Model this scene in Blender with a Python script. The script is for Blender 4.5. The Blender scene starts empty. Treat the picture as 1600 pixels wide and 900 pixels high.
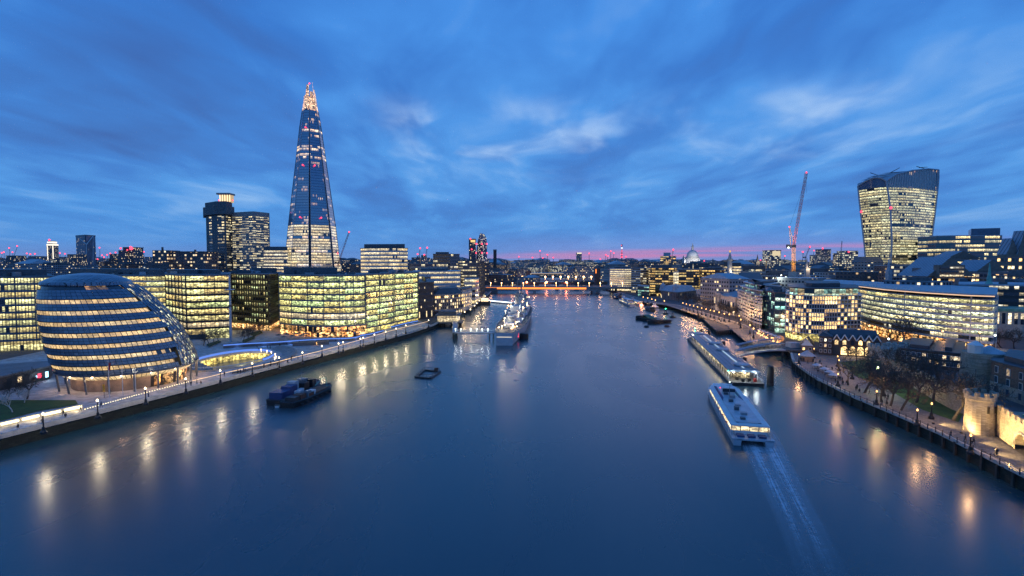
import bpy, math, random
from math import sin, cos, pi, radians, floor, hypot, atan2
from mathutils import Vector, Matrix
from mathutils.geometry import tessellate_polygon

C = bpy.context.scene.collection
SC = bpy.context.scene
rnd = random.Random(11)

# ---------------------------------------------------------------- camera, world, sun, exposure
F = 822.0                       # focal length in pixels of a 1600 px wide frame
CAMZ = 48.0
PITCH = math.atan(39.0 / F)
cam_d = bpy.data.cameras.new('camera')
cam_d.sensor_width = 36.0
cam_d.lens = F / 1600.0 * 36.0
cam_d.clip_start = 0.5
cam_d.clip_end = 60000.0
cam = bpy.data.objects.new('camera', cam_d)
C.objects.link(cam)
cam.location = (0, 0, CAMZ)
cam.rotation_euler = (pi / 2 - PITCH, 0, 0)
SC.camera = cam

SC.view_settings.view_transform = 'Standard'
SC.view_settings.look = 'None'
SC.view_settings.exposure = 0.2
SC.view_settings.gamma = 1.0
SC.view_settings.use_curve_mapping = False
cy = SC.cycles
cy.max_bounces = 5
cy.diffuse_bounces = 2
cy.glossy_bounces = 3
cy.transmission_bounces = 2
cy.transparent_max_bounces = 12
cy.volume_bounces = 0
cy.sample_clamp_indirect = 4.0
cy.sample_clamp_direct = 40.0
cy.caustics_reflective = True
cy.use_denoising = True
try:
    cy.denoiser = 'OPENIMAGEDENOISE'
    cy.denoising_input_passes = 'RGB_ALBEDO_NORMAL'
    cy.denoising_prefilter = 'FAST'
except Exception:
    pass


class NT:
    """small helper to wire shader nodes"""
    def __init__(s, tree):
        s.t = tree
        s.n = tree.nodes
        s.l = tree.links

    def new(s, typ, **kw):
        nd = s.n.new(typ)
        for k, v in kw.items():
            setattr(nd, k, v)
        return nd

    def put(s, sock, val):
        if isinstance(val, bpy.types.NodeSocket):
            s.l.new(val, sock)
        elif val is not None:
            sock.default_value = val

    def math(s, op, a, b=None, c=None, clamp=False):
        nd = s.new('ShaderNodeMath', operation=op, use_clamp=clamp)
        s.put(nd.inputs[0], a)
        if b is not None:
            s.put(nd.inputs[1], b)
        if c is not None:
            s.put(nd.inputs[2], c)
        return nd.outputs[0]

    def comb(s, x=0.0, y=0.0, z=0.0):
        nd = s.new('ShaderNodeCombineXYZ')
        s.put(nd.inputs[0], x); s.put(nd.inputs[1], y); s.put(nd.inputs[2], z)
        return nd.outputs[0]

    def sep(s, v):
        nd = s.new('ShaderNodeSeparateXYZ')
        s.put(nd.inputs[0], v)
        return nd.outputs

    def mix(s, f, a, b, blend='MIX'):
        nd = s.new('ShaderNodeMix', data_type='RGBA', blend_type=blend, clamp_factor=True)
        s.put(nd.inputs[0], f)
        s.put(nd.inputs[6], a if isinstance(a, bpy.types.NodeSocket) else tuple(a) + (1,) if len(a) == 3 else a)
        s.put(nd.inputs[7], b if isinstance(b, bpy.types.NodeSocket) else tuple(b) + (1,) if len(b) == 3 else b)
        return nd.outputs[2]

    def noise(s, vec, scale, detail=3.0, rough=0.5, dist=0.0, dim='3D'):
        nd = s.new('ShaderNodeTexNoise', noise_dimensions=dim)
        s.put(nd.inputs['Vector'], vec)
        nd.inputs['Scale'].default_value = scale
        nd.inputs['Detail'].default_value = detail
        nd.inputs['Roughness'].default_value = rough
        nd.inputs['Distortion'].default_value = dist
        return nd.outputs[0]

    def mapr(s, v, a, b, c=0.0, d=1.0, interp='SMOOTHSTEP'):
        nd = s.new('ShaderNodeMapRange', interpolation_type=interp)
        s.put(nd.inputs[0], v)
        for i, x in enumerate((a, b, c, d)):
            nd.inputs[i + 1].default_value = x
        return nd.outputs[0]

    def ramp(s, f, stops, interp='LINEAR'):
        nd = s.new('ShaderNodeValToRGB')
        s.put(nd.inputs[0], f)
        cr = nd.color_ramp
        cr.interpolation = interp
        while len(cr.elements) < len(stops):
            cr.elements.new(0.5)
        for e, (p, c) in zip(cr.elements, stops):
            e.position = p
            e.color = tuple(c) + (1,)
        return nd.outputs[0]


def srgb(r, g, b):
    f = lambda c: (c / 255.0) / 12.92 if c <= 10 else (((c / 255.0) + 0.055) / 1.055) ** 2.4
    return (f(r), f(g), f(b))


def make_world():
    w = bpy.data.worlds.new('World')
    SC.world = w
    w.use_nodes = True
    k = NT(w.node_tree)
    k.n.clear()
    out = k.new('ShaderNodeOutputWorld')
    tc = k.new('ShaderNodeTexCoord')
    x, y, z = k.sep(tc.outputs['Generated'])
    zc = k.math('MAXIMUM', z, 0.0)
    # physically based dusk sky underneath the cloud deck, sun just below the horizon
    sky = k.new('ShaderNodeTexSky', sky_type='NISHITA', sun_disc=False)
    sky.sun_elevation = radians(-2.0)
    sky.sun_rotation = radians(14.0)
    sky.altitude = 50
    sky.air_density = 1.2
    sky.dust_density = 1.0
    sky.ozone_density = 3.0
    # cloud deck: a flat layer seen in perspective, drawn out along the wind (+Y)
    den = k.math('ADD', zc, 0.10)
    cx = k.math('DIVIDE', x, den)
    cyy = k.math('DIVIDE', y, den)
    wob = k.noise(k.comb(k.math('MULTIPLY', cx, 0.7), k.math('MULTIPLY', cyy, 0.5), 3.0), 1.0, 2.0)
    cxw = k.math('ADD', cx, k.math('MULTIPLY', k.math('SUBTRACT', wob, 0.5), 0.9))
    big = k.noise(k.comb(k.math('MULTIPLY', cxw, 0.9), k.math('MULTIPLY', cyy, 0.60), 7.3), 1.0, 3.0, 0.5)
    streak = k.noise(k.comb(k.math('MULTIPLY', cxw, 1.9), k.math('MULTIPLY', cyy, 0.80), 1.7), 1.0, 4.0, 0.5, 0.3)
    fine = k.noise(k.comb(k.math('MULTIPLY', cxw, 4.2), k.math('MULTIPLY', cyy, 1.9), 5.1), 1.0, 3.0, 0.5, 0.4)
    tone = k.math('ADD', k.math('MULTIPLY', big, 0.40), k.math('ADD', k.math('MULTIPLY', streak, 0.40), k.math('MULTIPLY', fine, 0.20)))
    tt = k.mapr(tone, 0.30, 0.70, interp='LINEAR')
    lowc = k.ramp(tt, [(0.0, srgb(62, 102, 168)), (0.36, srgb(66, 124, 198)), (0.60, srgb(80, 146, 216)), (1.0, srgb(140, 182, 228))])
    topc = k.ramp(tt, [(0.0, srgb(56, 96, 164)), (0.36, srgb(54, 114, 194)), (0.60, srgb(66, 134, 214)), (1.0, srgb(124, 168, 222))])
    col = k.mix(k.mapr(zc, 0.12, 0.42), lowc, topc)
    clear = k.ramp(zc, [(0.0, srgb(98, 152, 218)), (0.08, srgb(70, 140, 212)), (1.0, srgb(50, 122, 206))])
    col = k.mix(k.mapr(zc, 0.0, 0.14, 0.75, 0.0), col, clear)
    col = k.mix(1.0, col, k.mix(1.0, sky.outputs[0], (0.06, 0.06, 0.06), 'MULTIPLY'), 'ADD')
    # bright breaks low in the west
    band = k.math('MULTIPLY', k.mapr(zc, 0.14, 0.21), k.mapr(zc, 0.25, 0.31, 1.0, 0.0))
    az = k.math('ADD', k.math('MULTIPLY', k.mapr(x, -0.30, -0.10), k.mapr(x, 0.10, 0.24, 1.0, 0.15)), k.math('MULTIPLY', k.math('MULTIPLY', k.mapr(x, 0.22, 0.36), k.mapr(x, 0.52, 0.66, 1.0, 0.0)), 0.5))
    br = k.noise(k.comb(k.math('MULTIPLY', cxw, 3.0), k.math('MULTIPLY', cyy, 1.9), 11.2), 1.0, 3.0, 0.5, 0.2)
    brk = k.math('MULTIPLY', k.math('MULTIPLY', k.mapr(br, 0.40, 0.72), band), az)
    brk = k.math('MULTIPLY', brk, k.mapr(fine, 0.2, 0.7))
    col = k.mix(k.math('MULTIPLY', brk, 0.7), col, srgb(186, 210, 238))
    # afterglow: lavender haze and pink bands above the horizon
    azp = k.math('MULTIPLY', k.mapr(x, -0.16, 0.12), k.mapr(x, 0.45, 0.72, 1.0, 0.25))
    lav = k.math('MULTIPLY', k.mapr(zc, 0.0, 0.065, 1.0, 0.0), azp)
    col = k.mix(k.math('MULTIPLY', lav, 0.5), col, srgb(150, 146, 205))
    lav2 = k.math('MULTIPLY', k.mapr(zc, 0.0, 0.04, 1.0, 0.0), k.mapr(x, -0.75, 0.0, 0.55, 0.2))
    col = k.mix(lav2, col, srgb(136, 150, 206))
    ph = k.noise(k.comb(k.math('MULTIPLY', x, 3.0), k.math('MULTIPLY', zc, 90.0), 2.0), 1.0, 3.0, 0.5)
    slope = k.math('SUBTRACT', zc, k.math('MULTIPLY', k.math('SUBTRACT', x, 0.0), 0.022))
    pk = k.math('MULTIPLY', k.mapr(slope, 0.0, 0.006), k.mapr(slope, 0.012, 0.024, 1.0, 0.0))
    pk = k.math('MULTIPLY', k.math('MULTIPLY', pk, azp), k.mapr(ph, 0.34, 0.56))
    col = k.mix(k.math('MULTIPLY', pk, 0.8), col, srgb(216, 136, 182))
    # ground half of the sphere: dim
    col = k.mix(k.mapr(z, -0.02, 0.0, 1.0, 0.0), col, srgb(44, 58, 84))
    bg = k.new('ShaderNodeBackground')
    k.put(bg.inputs[0], col)
    bg.inputs[1].default_value = 1.0
    k.l.new(bg.outputs[0], out.inputs[0])


make_world()
sun_d = bpy.data.lights.new('sun', 'SUN')
sun_d.energy = 0.04
sun_d.angle = radians(25)
sun_d.color = (1.0, 0.78, 0.78)
sun = bpy.data.objects.new('sun', sun_d)
C.objects.link(sun)
sun.rotation_euler = (radians(86), 0, radians(180 - 14))

# ---------------------------------------------------------------- from the picture to the place
def ray(u, v):
    a, b = (u - 800.0) / F, (450.0 - v) / F
    return Vector((a, cos(PITCH) + b * sin(PITCH), -sin(PITCH) + b * cos(PITCH)))

def G(u, v, z=5.0):
    d = ray(u, v)
    t = (z - CAMZ) / d.z
    return Vector((d.x * t, d.y * t, z))

def A(u, v, Y):
    d = ray(u, v)
    t = Y / d.y
    return Vector((d.x * t, Y, CAMZ + d.z * t))

def zat(v, Y):
    return A(800, v, Y).z

def pt(u, Y, v=425.0):
    p = A(u, v, Y)
    return (p.x, p.y)

ORD = ['zeroth', 'first', 'second', 'third', 'fourth', 'fifth', 'sixth', 'seventh', 'eighth', 'ninth', 'tenth', 'eleventh',
       'twelfth', 'thirteenth', 'fourteenth', 'fifteenth', 'sixteenth', 'seventeenth', 'eighteenth', 'nineteenth']
TENS = {2: 'twent', 3: 'thirt', 4: 'fort', 5: 'fift', 6: 'sixt', 7: 'sevent', 8: 'eight', 9: 'ninet'}
def ordn(i):
    if i < 20: return ORD[i]
    t, o = divmod(i, 10)
    return TENS[t] + ('ieth' if o == 0 else 'y-' + ORD[o])

# ---------------------------------------------------------------- mesh and object helpers
ORIGIN = {}                     # where a thing's geometry is measured from

class MB:
    def __init__(s):
        s.v = []; s.f = []; s.m = []; s.uv = []

    def face(s, pts, m=0, uv=None):
        i = len(s.v)
        s.v.extend([tuple(p) for p in pts])
        s.f.append(tuple(range(i, i + len(pts))))
        s.m.append(m)
        s.uv.append(uv if uv else [(p[0] + p[1], p[2]) for p in pts])

    def wall(s, a, b, z0, z1, m=0, u0=0.0):
        L = hypot(b[0] - a[0], b[1] - a[1])
        s.face([(a[0], a[1], z0), (b[0], b[1], z0), (b[0], b[1], z1), (a[0], a[1], z1)], m,
               [(u0, z0), (u0 + L, z0), (u0 + L, z1), (u0, z1)])
        return u0 + L

    def prism(s, poly, z0, z1, m=0, mtop=None, bottom=False):
        u = 0.0
        n = len(poly)
        for i in range(n):
            u = s.wall(poly[i], poly[(i + 1) % n], z0, z1, m, u)
        s.face([(p[0], p[1], z1) for p in poly], m if mtop is None else mtop)
        if bottom:
            s.face([(p[0], p[1], z0) for p in reversed(poly)], m)

    def box(s, x0, x1, y0, y1, z0, z1, m=0, bottom=True):
        s.prism([(x0, y0), (x1, y0), (x1, y1), (x0, y1)], z0, z1, m, None, bottom)

    def bar(s, a, b, w, z0, z1, m=0):
        """upright slab of thickness w from a to b in plan"""
        d = Vector((b[0] - a[0], b[1] - a[1])).normalized()
        n = Vector((d.y, -d.x)) * (w / 2)
        s.prism([(a[0] + n.x, a[1] + n.y), (b[0] + n.x, b[1] + n.y), (b[0] - n.x, b[1] - n.y), (a[0] - n.x, a[1] - n.y)], z0, z1, m, None, True)

    def tube(s, p, q, r0, r1=None, n=6, m=0, cap=True):
        p, q = Vector(p), Vector(q)
        r1 = r0 if r1 is None else r1
        d = (q - p)
        if d.length < 1e-6: return
        d.normalize()
        e = d.cross(Vector((0, 0, 1)) if abs(d.z) < 0.95 else Vector((1, 0, 0))).normalized()
        g = d.cross(e)
        A_ = [p + (e * cos(2 * pi * i / n) + g * sin(2 * pi * i / n)) * r0 for i in range(n)]
        B_ = [q + (e * cos(2 * pi * i / n) + g * sin(2 * pi * i / n)) * r1 for i in range(n)]
        for i in range(n):
            j = (i + 1) % n
            s.face([A_[j], A_[i], B_[i], B_[j]], m)
        if cap:
            s.face(A_, m)
            s.face(list(reversed(B_)), m)

    def path(s, pts, r, n=6, m=0):
        for a, b in zip(pts, pts[1:]):
            s.tube(a, b, r, r, n, m)

    def lathe(s, c, prof, n=16, m=0, sx=1.0, sy=1.0):
        rings = [[(c[0] + r * sx * cos(2 * pi * i / n), c[1] + r * sy * sin(2 * pi * i / n), c[2] + z) for i in range(n)] for r, z in prof]
        for a, b in zip(rings, rings[1:]):
            for i in range(n):
                j = (i + 1) % n
                s.face([a[i], a[j], b[j], b[i]], m)
        if prof[0][0] > 1e-4: s.face(list(reversed(rings[0])), m)
        if prof[-1][0] > 1e-4: s.face(rings[-1], m)

    def ball(s, c, r, n=8, m=0, sz=1.0):
        s.lathe(c, [(max(1e-5, r * sin(pi * i / (n // 2 + 1))), -r * sz * cos(pi * i / (n // 2 + 1))) for i in range(n // 2 + 2)], n, m)

    def build(s, name, mats, parent=None, smooth=False, at=None, kind=None):
        me = bpy.data.meshes.new(name)
        off = Vector(at) if at is not None else (ORIGIN.get(parent.name, Vector((0, 0, 0))) if parent else Vector((0, 0, 0)))
        me.from_pydata([(p[0] - off.x, p[1] - off.y, p[2] - off.z) for p in s.v], [], s.f)
        if not isinstance(mats, (list, tuple)): mats = [mats]
        for m in mats: me.materials.append(m)
        me.polygons.foreach_set('material_index', s.m)
        uvl = me.uv_layers.new(name='UVMap')
        flat = [c for f in s.uv for uv in f for c in uv]
        uvl.data.foreach_set('uv', flat)
        if smooth:
            me.polygons.foreach_set('use_smooth', [True] * len(me.polygons))
        me.update()
        o = bpy.data.objects.new(name, me)
        C.objects.link(o)
        if parent:
            o.parent = parent
            ORIGIN[o.name] = off
        elif at is not None:
            o.location = off
            ORIGIN[o.name] = off
        if kind: o['kind'] = kind
        return o

def thing(name, label, cat, loc=(0, 0, 0), group=None, rz=0.0, local=False):
    o = bpy.data.objects.new(name, None)
    C.objects.link(o)
    o.empty_display_size = 1.0
    o.location = loc
    o.rotation_euler = (0, 0, rz)
    o['label'] = label
    o['category'] = cat
    if group: o['group'] = group
    ORIGIN[o.name] = Vector((0, 0, 0)) if local else Vector(loc)
    return o

def tag(o, label, cat, group=None):
    o['label'] = label; o['category'] = cat
    if group: o['group'] = group
    return o

def kids(o):
    return [c for c in KIDS_CACHE(o)]

def KIDS_CACHE(o):
    return list(o.children)

def dup(root, loc, rz=None, scale=None, label=None, group=None):
    r = root.copy(); C.objects.link(r)
    r.location = loc
    if rz is not None: r.rotation_euler = (0, 0, rz)
    if scale is not None: r.scale = (scale, scale, scale) if not isinstance(scale, tuple) else scale
    if label: r['label'] = label
    if group: r['group'] = group
    for ch in list(root.children):
        c = ch.copy(); C.objects.link(c); c.parent = r
        for g in list(ch.children):
            d = g.copy(); C.objects.link(d); d.parent = c
    return r

def offset(poly, d):
    n = len(poly)
    out = []
    for i in range(n):
        a, b, c = Vector(poly[i - 1][:2]), Vector(poly[i][:2]), Vector(poly[(i + 1) % n][:2])
        e1, e2 = (b - a).normalized(), (c - b).normalized()
        n1, n2 = Vector((e1.y, -e1.x)), Vector((e2.y, -e2.x))
        m = n1 + n2
        if m.length < 1e-4: m = n1
        m.normalize()
        k = d / max(0.35, m.dot(n1))
        out.append((b.x + m.x * k, b.y + m.y * k))
    return out

def lerp(a, b, t): return a + (b - a) * t
def interp(xs, ys, x):
    if x <= xs[0]: return ys[0]
    for i in range(1, len(xs)):
        if x <= xs[i]:
            return lerp(ys[i - 1], ys[i], (x - xs[i - 1]) / (xs[i] - xs[i - 1]))
    return ys[-1]

def spot_light(loc, aim, energy, col, angle, parent):
    d = bpy.data.lights.new('flood_lamp', 'SPOT')
    d.energy = energy; d.color = col; d.shadow_soft_size = 0.3; d.spot_size = radians(angle); d.spot_blend = 0.6
    o = bpy.data.objects.new('flood_lamp', d); C.objects.link(o); o.parent = parent; o.location = loc
    o.rotation_euler = (Vector(aim) - Vector(loc)).to_track_quat('-Z', 'Y').to_euler()
    return o

def lamp_light(name, loc, energy, col, radius, parent=None):
    d = bpy.data.lights.new(name, 'POINT')
    d.energy = energy; d.color = col; d.shadow_soft_size = radius
    o = bpy.data.objects.new(name, d)
    C.objects.link(o)
    o.location = loc
    if parent: o.parent = parent
    return o
# ---------------------------------------------------------------- materials
def mat(name):
    m = bpy.data.materials.new(name)
    m.use_nodes = True
    k = NT(m.node_tree)
    b = k.n['Principled BSDF']
    return m, k, b

def surf(name, col, rough=0.7, var=0.25, scale=0.4, metal=0.0, bump=0.0, spec=0.5):
    """plain weathered surface: colour broken up by two sizes of noise"""
    m, k, b = mat(name)
    tc = k.new('ShaderNodeTexCoord')
    n1 = k.noise(tc.outputs['Object'], scale, 5.0, 0.6)
    n2 = k.noise(tc.outputs['Object'], scale * 9, 2.0, 0.6)
    f = k.math('ADD', k.math('MULTIPLY', n1, 0.65), k.math('MULTIPLY', n2, 0.35))
    lo = tuple(c * (1 - var) for c in col); hi = tuple(min(1, c * (1 + var)) for c in col)
    k.put(b.inputs['Base Color'], k.mix(k.mapr(f, 0.33, 0.67), lo, hi))
    b.inputs['Roughness'].default_value = rough
    b.inputs['Metallic'].default_value = metal
    b.inputs['Specular IOR Level'].default_value = spec
    if bump:
        bp = k.new('ShaderNodeBump')
        bp.inputs['Strength'].default_value = bump
        bp.inputs['Distance'].default_value = 0.1
        k.put(bp.inputs['Height'], n2)
        k.l.new(bp.outputs[0], b.inputs['Normal'])
    return m

def masonry(name, col, mortar, bw=0.5, bh=0.25, rough=0.85, var=0.3):
    m, k, b = mat(name)
    uv = k.new('ShaderNodeUVMap')
    br = k.new('ShaderNodeTexBrick')
    k.put(br.inputs['Vector'], uv.outputs[0])
    br.inputs['Scale'].default_value = 1.0
    br.inputs['Brick Width'].default_value = bw
    br.inputs['Row Height'].default_value = bh
    br.inputs['Mortar Size'].default_value = bh * 0.09
    br.inputs['Color1'].default_value = tuple(c * (1 - var) for c in col) + (1,)
    br.inputs['Color2'].default_value = tuple(min(1, c * (1 + var)) for c in col) + (1,)
    br.inputs['Mortar'].default_value = tuple(mortar) + (1,)
    tc = k.new('ShaderNodeTexCoord')
    n = k.noise(tc.outputs['Object'], 0.25, 5.0, 0.6)
    k.put(b.inputs['Base Color'], k.mix(1.0, br.outputs[0], k.ramp(n, [(0.3, (0.65, 0.65, 0.65)), (0.7, (1.2, 1.2, 1.2))]), 'MULTIPLY'))
    b.inputs['Roughness'].default_value = rough
    return m

def emit(name, col, strength, sample=False):
    m, k, b = mat(name)
    b.inputs['Base Color'].default_value = (0.02, 0.02, 0.02, 1)
    b.inputs['Emission Color'].default_value = tuple(col) + (1,)
    b.inputs['Emission Strength'].default_value = strength
    m.cycles.emission_sampling = 'AUTO' if sample else 'NONE'
    return m

def office_glass(name, c1, c2, frac, strength, cw=1.5, glass=(0.02, 0.035, 0.06), clutter=0.7, grp=5, rough=0.12, mull=0.10, fh=3.9, ior=1.8, var=1.0):
    """glazing with lit rooms painted into its emission: rooms on or off, each with its own lamp colour, noise in place of furniture breaking up the glow"""
    m, k, b = mat(name)
    uv = k.new('ShaderNodeUVMap')
    u, v, _ = k.sep(uv.outputs[0])
    oi = k.new('ShaderNodeObjectInfo')
    r = oi.outputs['Random']
    seed = k.math('MULTIPLY', r, 713.0)
    cell = k.math('FLOOR', k.math('DIVIDE', u, cw))
    group = k.math('FLOOR', k.math('DIVIDE', u, cw * grp))
    row = k.math('FLOOR', k.math('DIVIDE', v, fh))
    def white(a, z):
        w = k.new('ShaderNodeTexWhiteNoise', noise_dimensions='3D')
        k.put(w.inputs['Vector'], k.comb(k.math('ADD', a, seed), row, z))
        return w.outputs
    wa, wb = white(cell, 1.3), white(group, 8.7)
    lit = k.math('LESS_THAN', k.math('ADD', k.math('MULTIPLY', wa[0], 0.2), k.math('MULTIPLY', wb[0], 0.8)), frac)
    ca = k.sep(wa[1]); cb = k.sep(wb[1])
    bright = k.math('ADD', 0.18, k.math('ADD', k.math('MULTIPLY', ca[1], 0.7), k.math('MULTIPLY', k.math('MULTIPLY', cb[1], cb[1]), 1.3)))
    n = k.noise(k.comb(k.math('MULTIPLY', u, 0.55), k.math('MULTIPLY', v, 1.0), seed), 1.0, 3.0, 0.7)
    cl = k.mapr(n, 0.40, 0.66, 1.0 - clutter, 1.0 + 1.6 * clutter)
    fv = k.math('FRACT', k.math('DIVIDE', v, fh))
    cl = k.math('MULTIPLY', cl, k.mapr(fv, 0.15, 0.85, 0.55, 1.45))  # emission rises up each storey, painted in for ceiling lights
    mm = k.math('GREATER_THAN', k.math('FRACT', k.math('DIVIDE', u, cw)), mull)
    bright = k.math('ADD', 1.0 - var, k.math('MULTIPLY', bright, var))
    s = k.math('MULTIPLY', k.math('MULTIPLY', lit, bright), k.math('MULTIPLY', cl, mm))
    k.put(b.inputs['Emission Color'], k.mix(cb[2], c1, c2))
    k.put(b.inputs['Emission Strength'], k.math('MULTIPLY', s, strength * 0.62))
    b.inputs['Base Color'].default_value = tuple(glass) + (1,)
    b.inputs['Roughness'].default_value = rough
    b.inputs['IOR'].default_value = ior
    m.cycles.emission_sampling = 'NONE'
    return m

def pane_glass(name, c1, c2, frac, strength, glass=(0.02, 0.03, 0.05)):
    """one window pane: lit or dark by the object's own random number"""
    m, k, b = mat(name)
    oi = k.new('ShaderNodeObjectInfo')
    r = oi.outputs['Random']
    w = k.new('ShaderNodeTexWhiteNoise', noise_dimensions='1D')
    k.put(w.inputs['W'], k.math('MULTIPLY', r, 917.0))
    c = k.sep(w.outputs[1])
    lit = k.math('LESS_THAN', c[0], frac)
    tc = k.new('ShaderNodeTexCoord')
    n = k.noise(tc.outputs['Object'], 1.3, 2.0)
    s = k.math('MULTIPLY', k.math('ADD', 0.3, c[1]), k.mapr(n, 0.3, 0.7, 0.4, 1.6))
    k.put(b.inputs['Emission Color'], k.mix(c[2], c1, c2))
    k.put(b.inputs['Emission Strength'], k.math('MULTIPLY', k.math('MULTIPLY', lit, s), strength))
    b.inputs['Base Color'].default_value = tuple(glass) + (1,)
    b.inputs['Roughness'].default_value = 0.12
    b.inputs['IOR'].default_value = 1.6
    m.cycles.emission_sampling = 'NONE'
    return m

def facade(name, wall, c1, c2, frac, strength, cw=3.2, fh=3.6, wx=(0.22, 0.80), wz=(0.30, 0.78)):
    """far block: wall with a grid of windows, some lit"""
    m, k, b = mat(name)
    uv = k.new('ShaderNodeUVMap')
    u, v, _ = k.sep(uv.outputs[0])
    oi = k.new('ShaderNodeObjectInfo')
    seed = k.math('MULTIPLY', oi.outputs['Random'], 571.0)
    cu, cv = k.math('DIVIDE', u, cw), k.math('DIVIDE', v, fh)
    fu, fv = k.math('FRACT', cu), k.math('FRACT', cv)
    inw = k.math('MULTIPLY', k.math('MULTIPLY', k.math('GREATER_THAN', fu, wx[0]), k.math('LESS_THAN', fu, wx[1])),
                 k.math('MULTIPLY', k.math('GREATER_THAN', fv, wz[0]), k.math('LESS_THAN', fv, wz[1])))
    geo = k.new('ShaderNodeNewGeometry')
    up = k.sep(geo.outputs['Normal'])[2]
    inw = k.math('MULTIPLY', inw, k.math('LESS_THAN', up, 0.5))
    w = k.new('ShaderNodeTexWhiteNoise', noise_dimensions='3D')
    k.put(w.inputs['Vector'], k.comb(k.math('ADD', k.math('FLOOR', cu), seed), k.math('FLOOR', cv), seed))
    c = k.sep(w.outputs[1])
    lit = k.math('MULTIPLY', k.math('LESS_THAN', c[0], frac), inw)
    tc = k.new('ShaderNodeTexCoord')
    n = k.noise(tc.outputs['Object'], 0.08, 4.0)
    tint = k.math('ADD', 0.75, k.math('MULTIPLY', oi.outputs['Random'], 0.55))
    wl = k.mix(k.mapr(n, 0.3, 0.7), tuple(x * 0.75 for x in wall), tuple(x * 1.2 for x in wall))
    wl = k.mix(1.0, wl, k.comb(tint, tint, tint), 'MULTIPLY')
    k.put(b.inputs['Base Color'], k.mix(inw, wl, (0.02, 0.03, 0.05)))
    k.put(b.inputs['Roughness'], k.math('SUBTRACT', 0.75, k.math('MULTIPLY', inw, 0.55)))
    k.put(b.inputs['Emission Color'], k.mix(c[2], c1, c2))
    k.put(b.inputs['Emission Strength'], k.math('MULTIPLY', k.math('MULTIPLY', lit, k.math('ADD', 0.2, c[1])), strength * 0.8))
    m.cycles.emission_sampling = 'NONE'
    return m

M = {}
# stone, brick, metal, ground
M['stone'] = surf('pale_stone', (0.42, 0.40, 0.37), 0.8, 0.2)
M['white'] = surf('white_paint', (0.62, 0.62, 0.62), 0.5, 0.1)
M['concrete'] = surf('concrete', (0.26, 0.26, 0.26), 0.85, 0.25)
M['dconcrete'] = surf('dark_concrete', (0.11, 0.115, 0.12), 0.8, 0.3)
M['brown'] = surf('brown_concrete', (0.20, 0.15, 0.12), 0.8, 0.25)
M['brick'] = masonry('brown_brick', (0.13, 0.075, 0.055), (0.2, 0.18, 0.16), 0.6, 0.25)
M['redbrick'] = masonry('red_brick', (0.16, 0.06, 0.045), (0.2, 0.17, 0.15), 0.6, 0.25)
M['darkbrick'] = masonry('dark_brick', (0.06, 0.045, 0.042), (0.09, 0.08, 0.075), 0.6, 0.25)
M['rag'] = masonry('castle_ragstone', (0.34, 0.30, 0.24), (0.25, 0.22, 0.175), 0.6, 0.32, 0.9, 0.25)
M['roof'] = surf('grey_roof', (0.13, 0.145, 0.165), 0.6, 0.3, 0.15)
M['slate'] = surf('slate_roof', (0.05, 0.055, 0.065), 0.5, 0.3, 0.3)
M['lead'] = surf('lead_roof', (0.32, 0.36, 0.40), 0.5, 0.2, 0.3)
M['copper'] = surf('green_copper', (0.16, 0.36, 0.28), 0.6, 0.3, 0.5)
M['black'] = surf('black_paint', (0.012, 0.012, 0.014), 0.45, 0.2)
M['dark'] = surf('dark_metal', (0.03, 0.034, 0.04), 0.45, 0.25, 0.5)
M['steel'] = surf('grey_steel', (0.30, 0.31, 0.33), 0.4, 0.15, 0.5, 0.6)
M['louvre'] = surf('grey_louvre', (0.07, 0.085, 0.10), 0.5, 0.2, 0.4)
M['slab'] = surf('floor_edge_metal', (0.12, 0.14, 0.17), 0.35, 0.2, 0.5, 0.3)
M['slabpale'] = surf('pale_floor_edge', (0.40, 0.42, 0.46), 0.4, 0.15, 0.5)
M['slabdark'] = surf('dark_floor_edge', (0.018, 0.02, 0.024), 0.35, 0.2, 0.5)
M['timber'] = surf('wet_timber', (0.05, 0.042, 0.034), 0.8, 0.4, 1.0)
M['deck'] = surf('weathered_decking', (0.10, 0.095, 0.09), 0.8, 0.35, 0.6)
M['algae'] = masonry('algae_wall', (0.022, 0.025, 0.016), (0.008, 0.009, 0.006), 1.4, 0.55, 0.8, 0.45)
M['navy'] = surf('naval_grey', (0.40, 0.44, 0.48), 0.5, 0.15, 0.3)
M['navyd'] = surf('dark_naval_grey', (0.18, 0.21, 0.24), 0.5, 0.2, 0.3)
M['hull'] = surf('black_hull', (0.012, 0.014, 0.016), 0.4, 0.3)
M['bluep'] = surf('blue_tarpaulin', (0.012, 0.05, 0.15), 0.55, 0.25, 0.6)
M['rust'] = surf('rusty_steel', (0.16, 0.06, 0.035), 0.8, 0.4, 0.8)
M['greenp'] = surf('green_paint', (0.01, 0.09, 0.035), 0.5, 0.3, 0.6)
M['redp'] = surf('red_paint', (0.35, 0.02, 0.015), 0.5, 0.2)
M['yellowp'] = surf('yellow_crane_paint', (0.85, 0.36, 0.03), 0.5, 0.2)
M['bark'] = surf('bark', (0.062, 0.058, 0.054), 0.9, 0.35, 1.5)
M['birch'] = surf('birch_bark', (0.45, 0.43, 0.40), 0.8, 0.25, 1.5)
M['cyp'] = surf('evergreen_leaves', (0.02, 0.045, 0.018), 0.8, 0.5, 0.8)
M['hedge'] = surf('clipped_hedge', (0.03, 0.055, 0.02), 0.85, 0.5, 2.0)
M['grass'] = surf('mown_grass', (0.035, 0.085, 0.015), 0.9, 0.35, 0.2)
M['cloth'] = surf('dark_clothes', (0.02, 0.022, 0.03), 0.9, 0.4, 2.0)
M['blueroof'] = surf('blue_metal_roof', (0.07, 0.11, 0.17), 0.35, 0.2, 0.3, 0.3)
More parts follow.
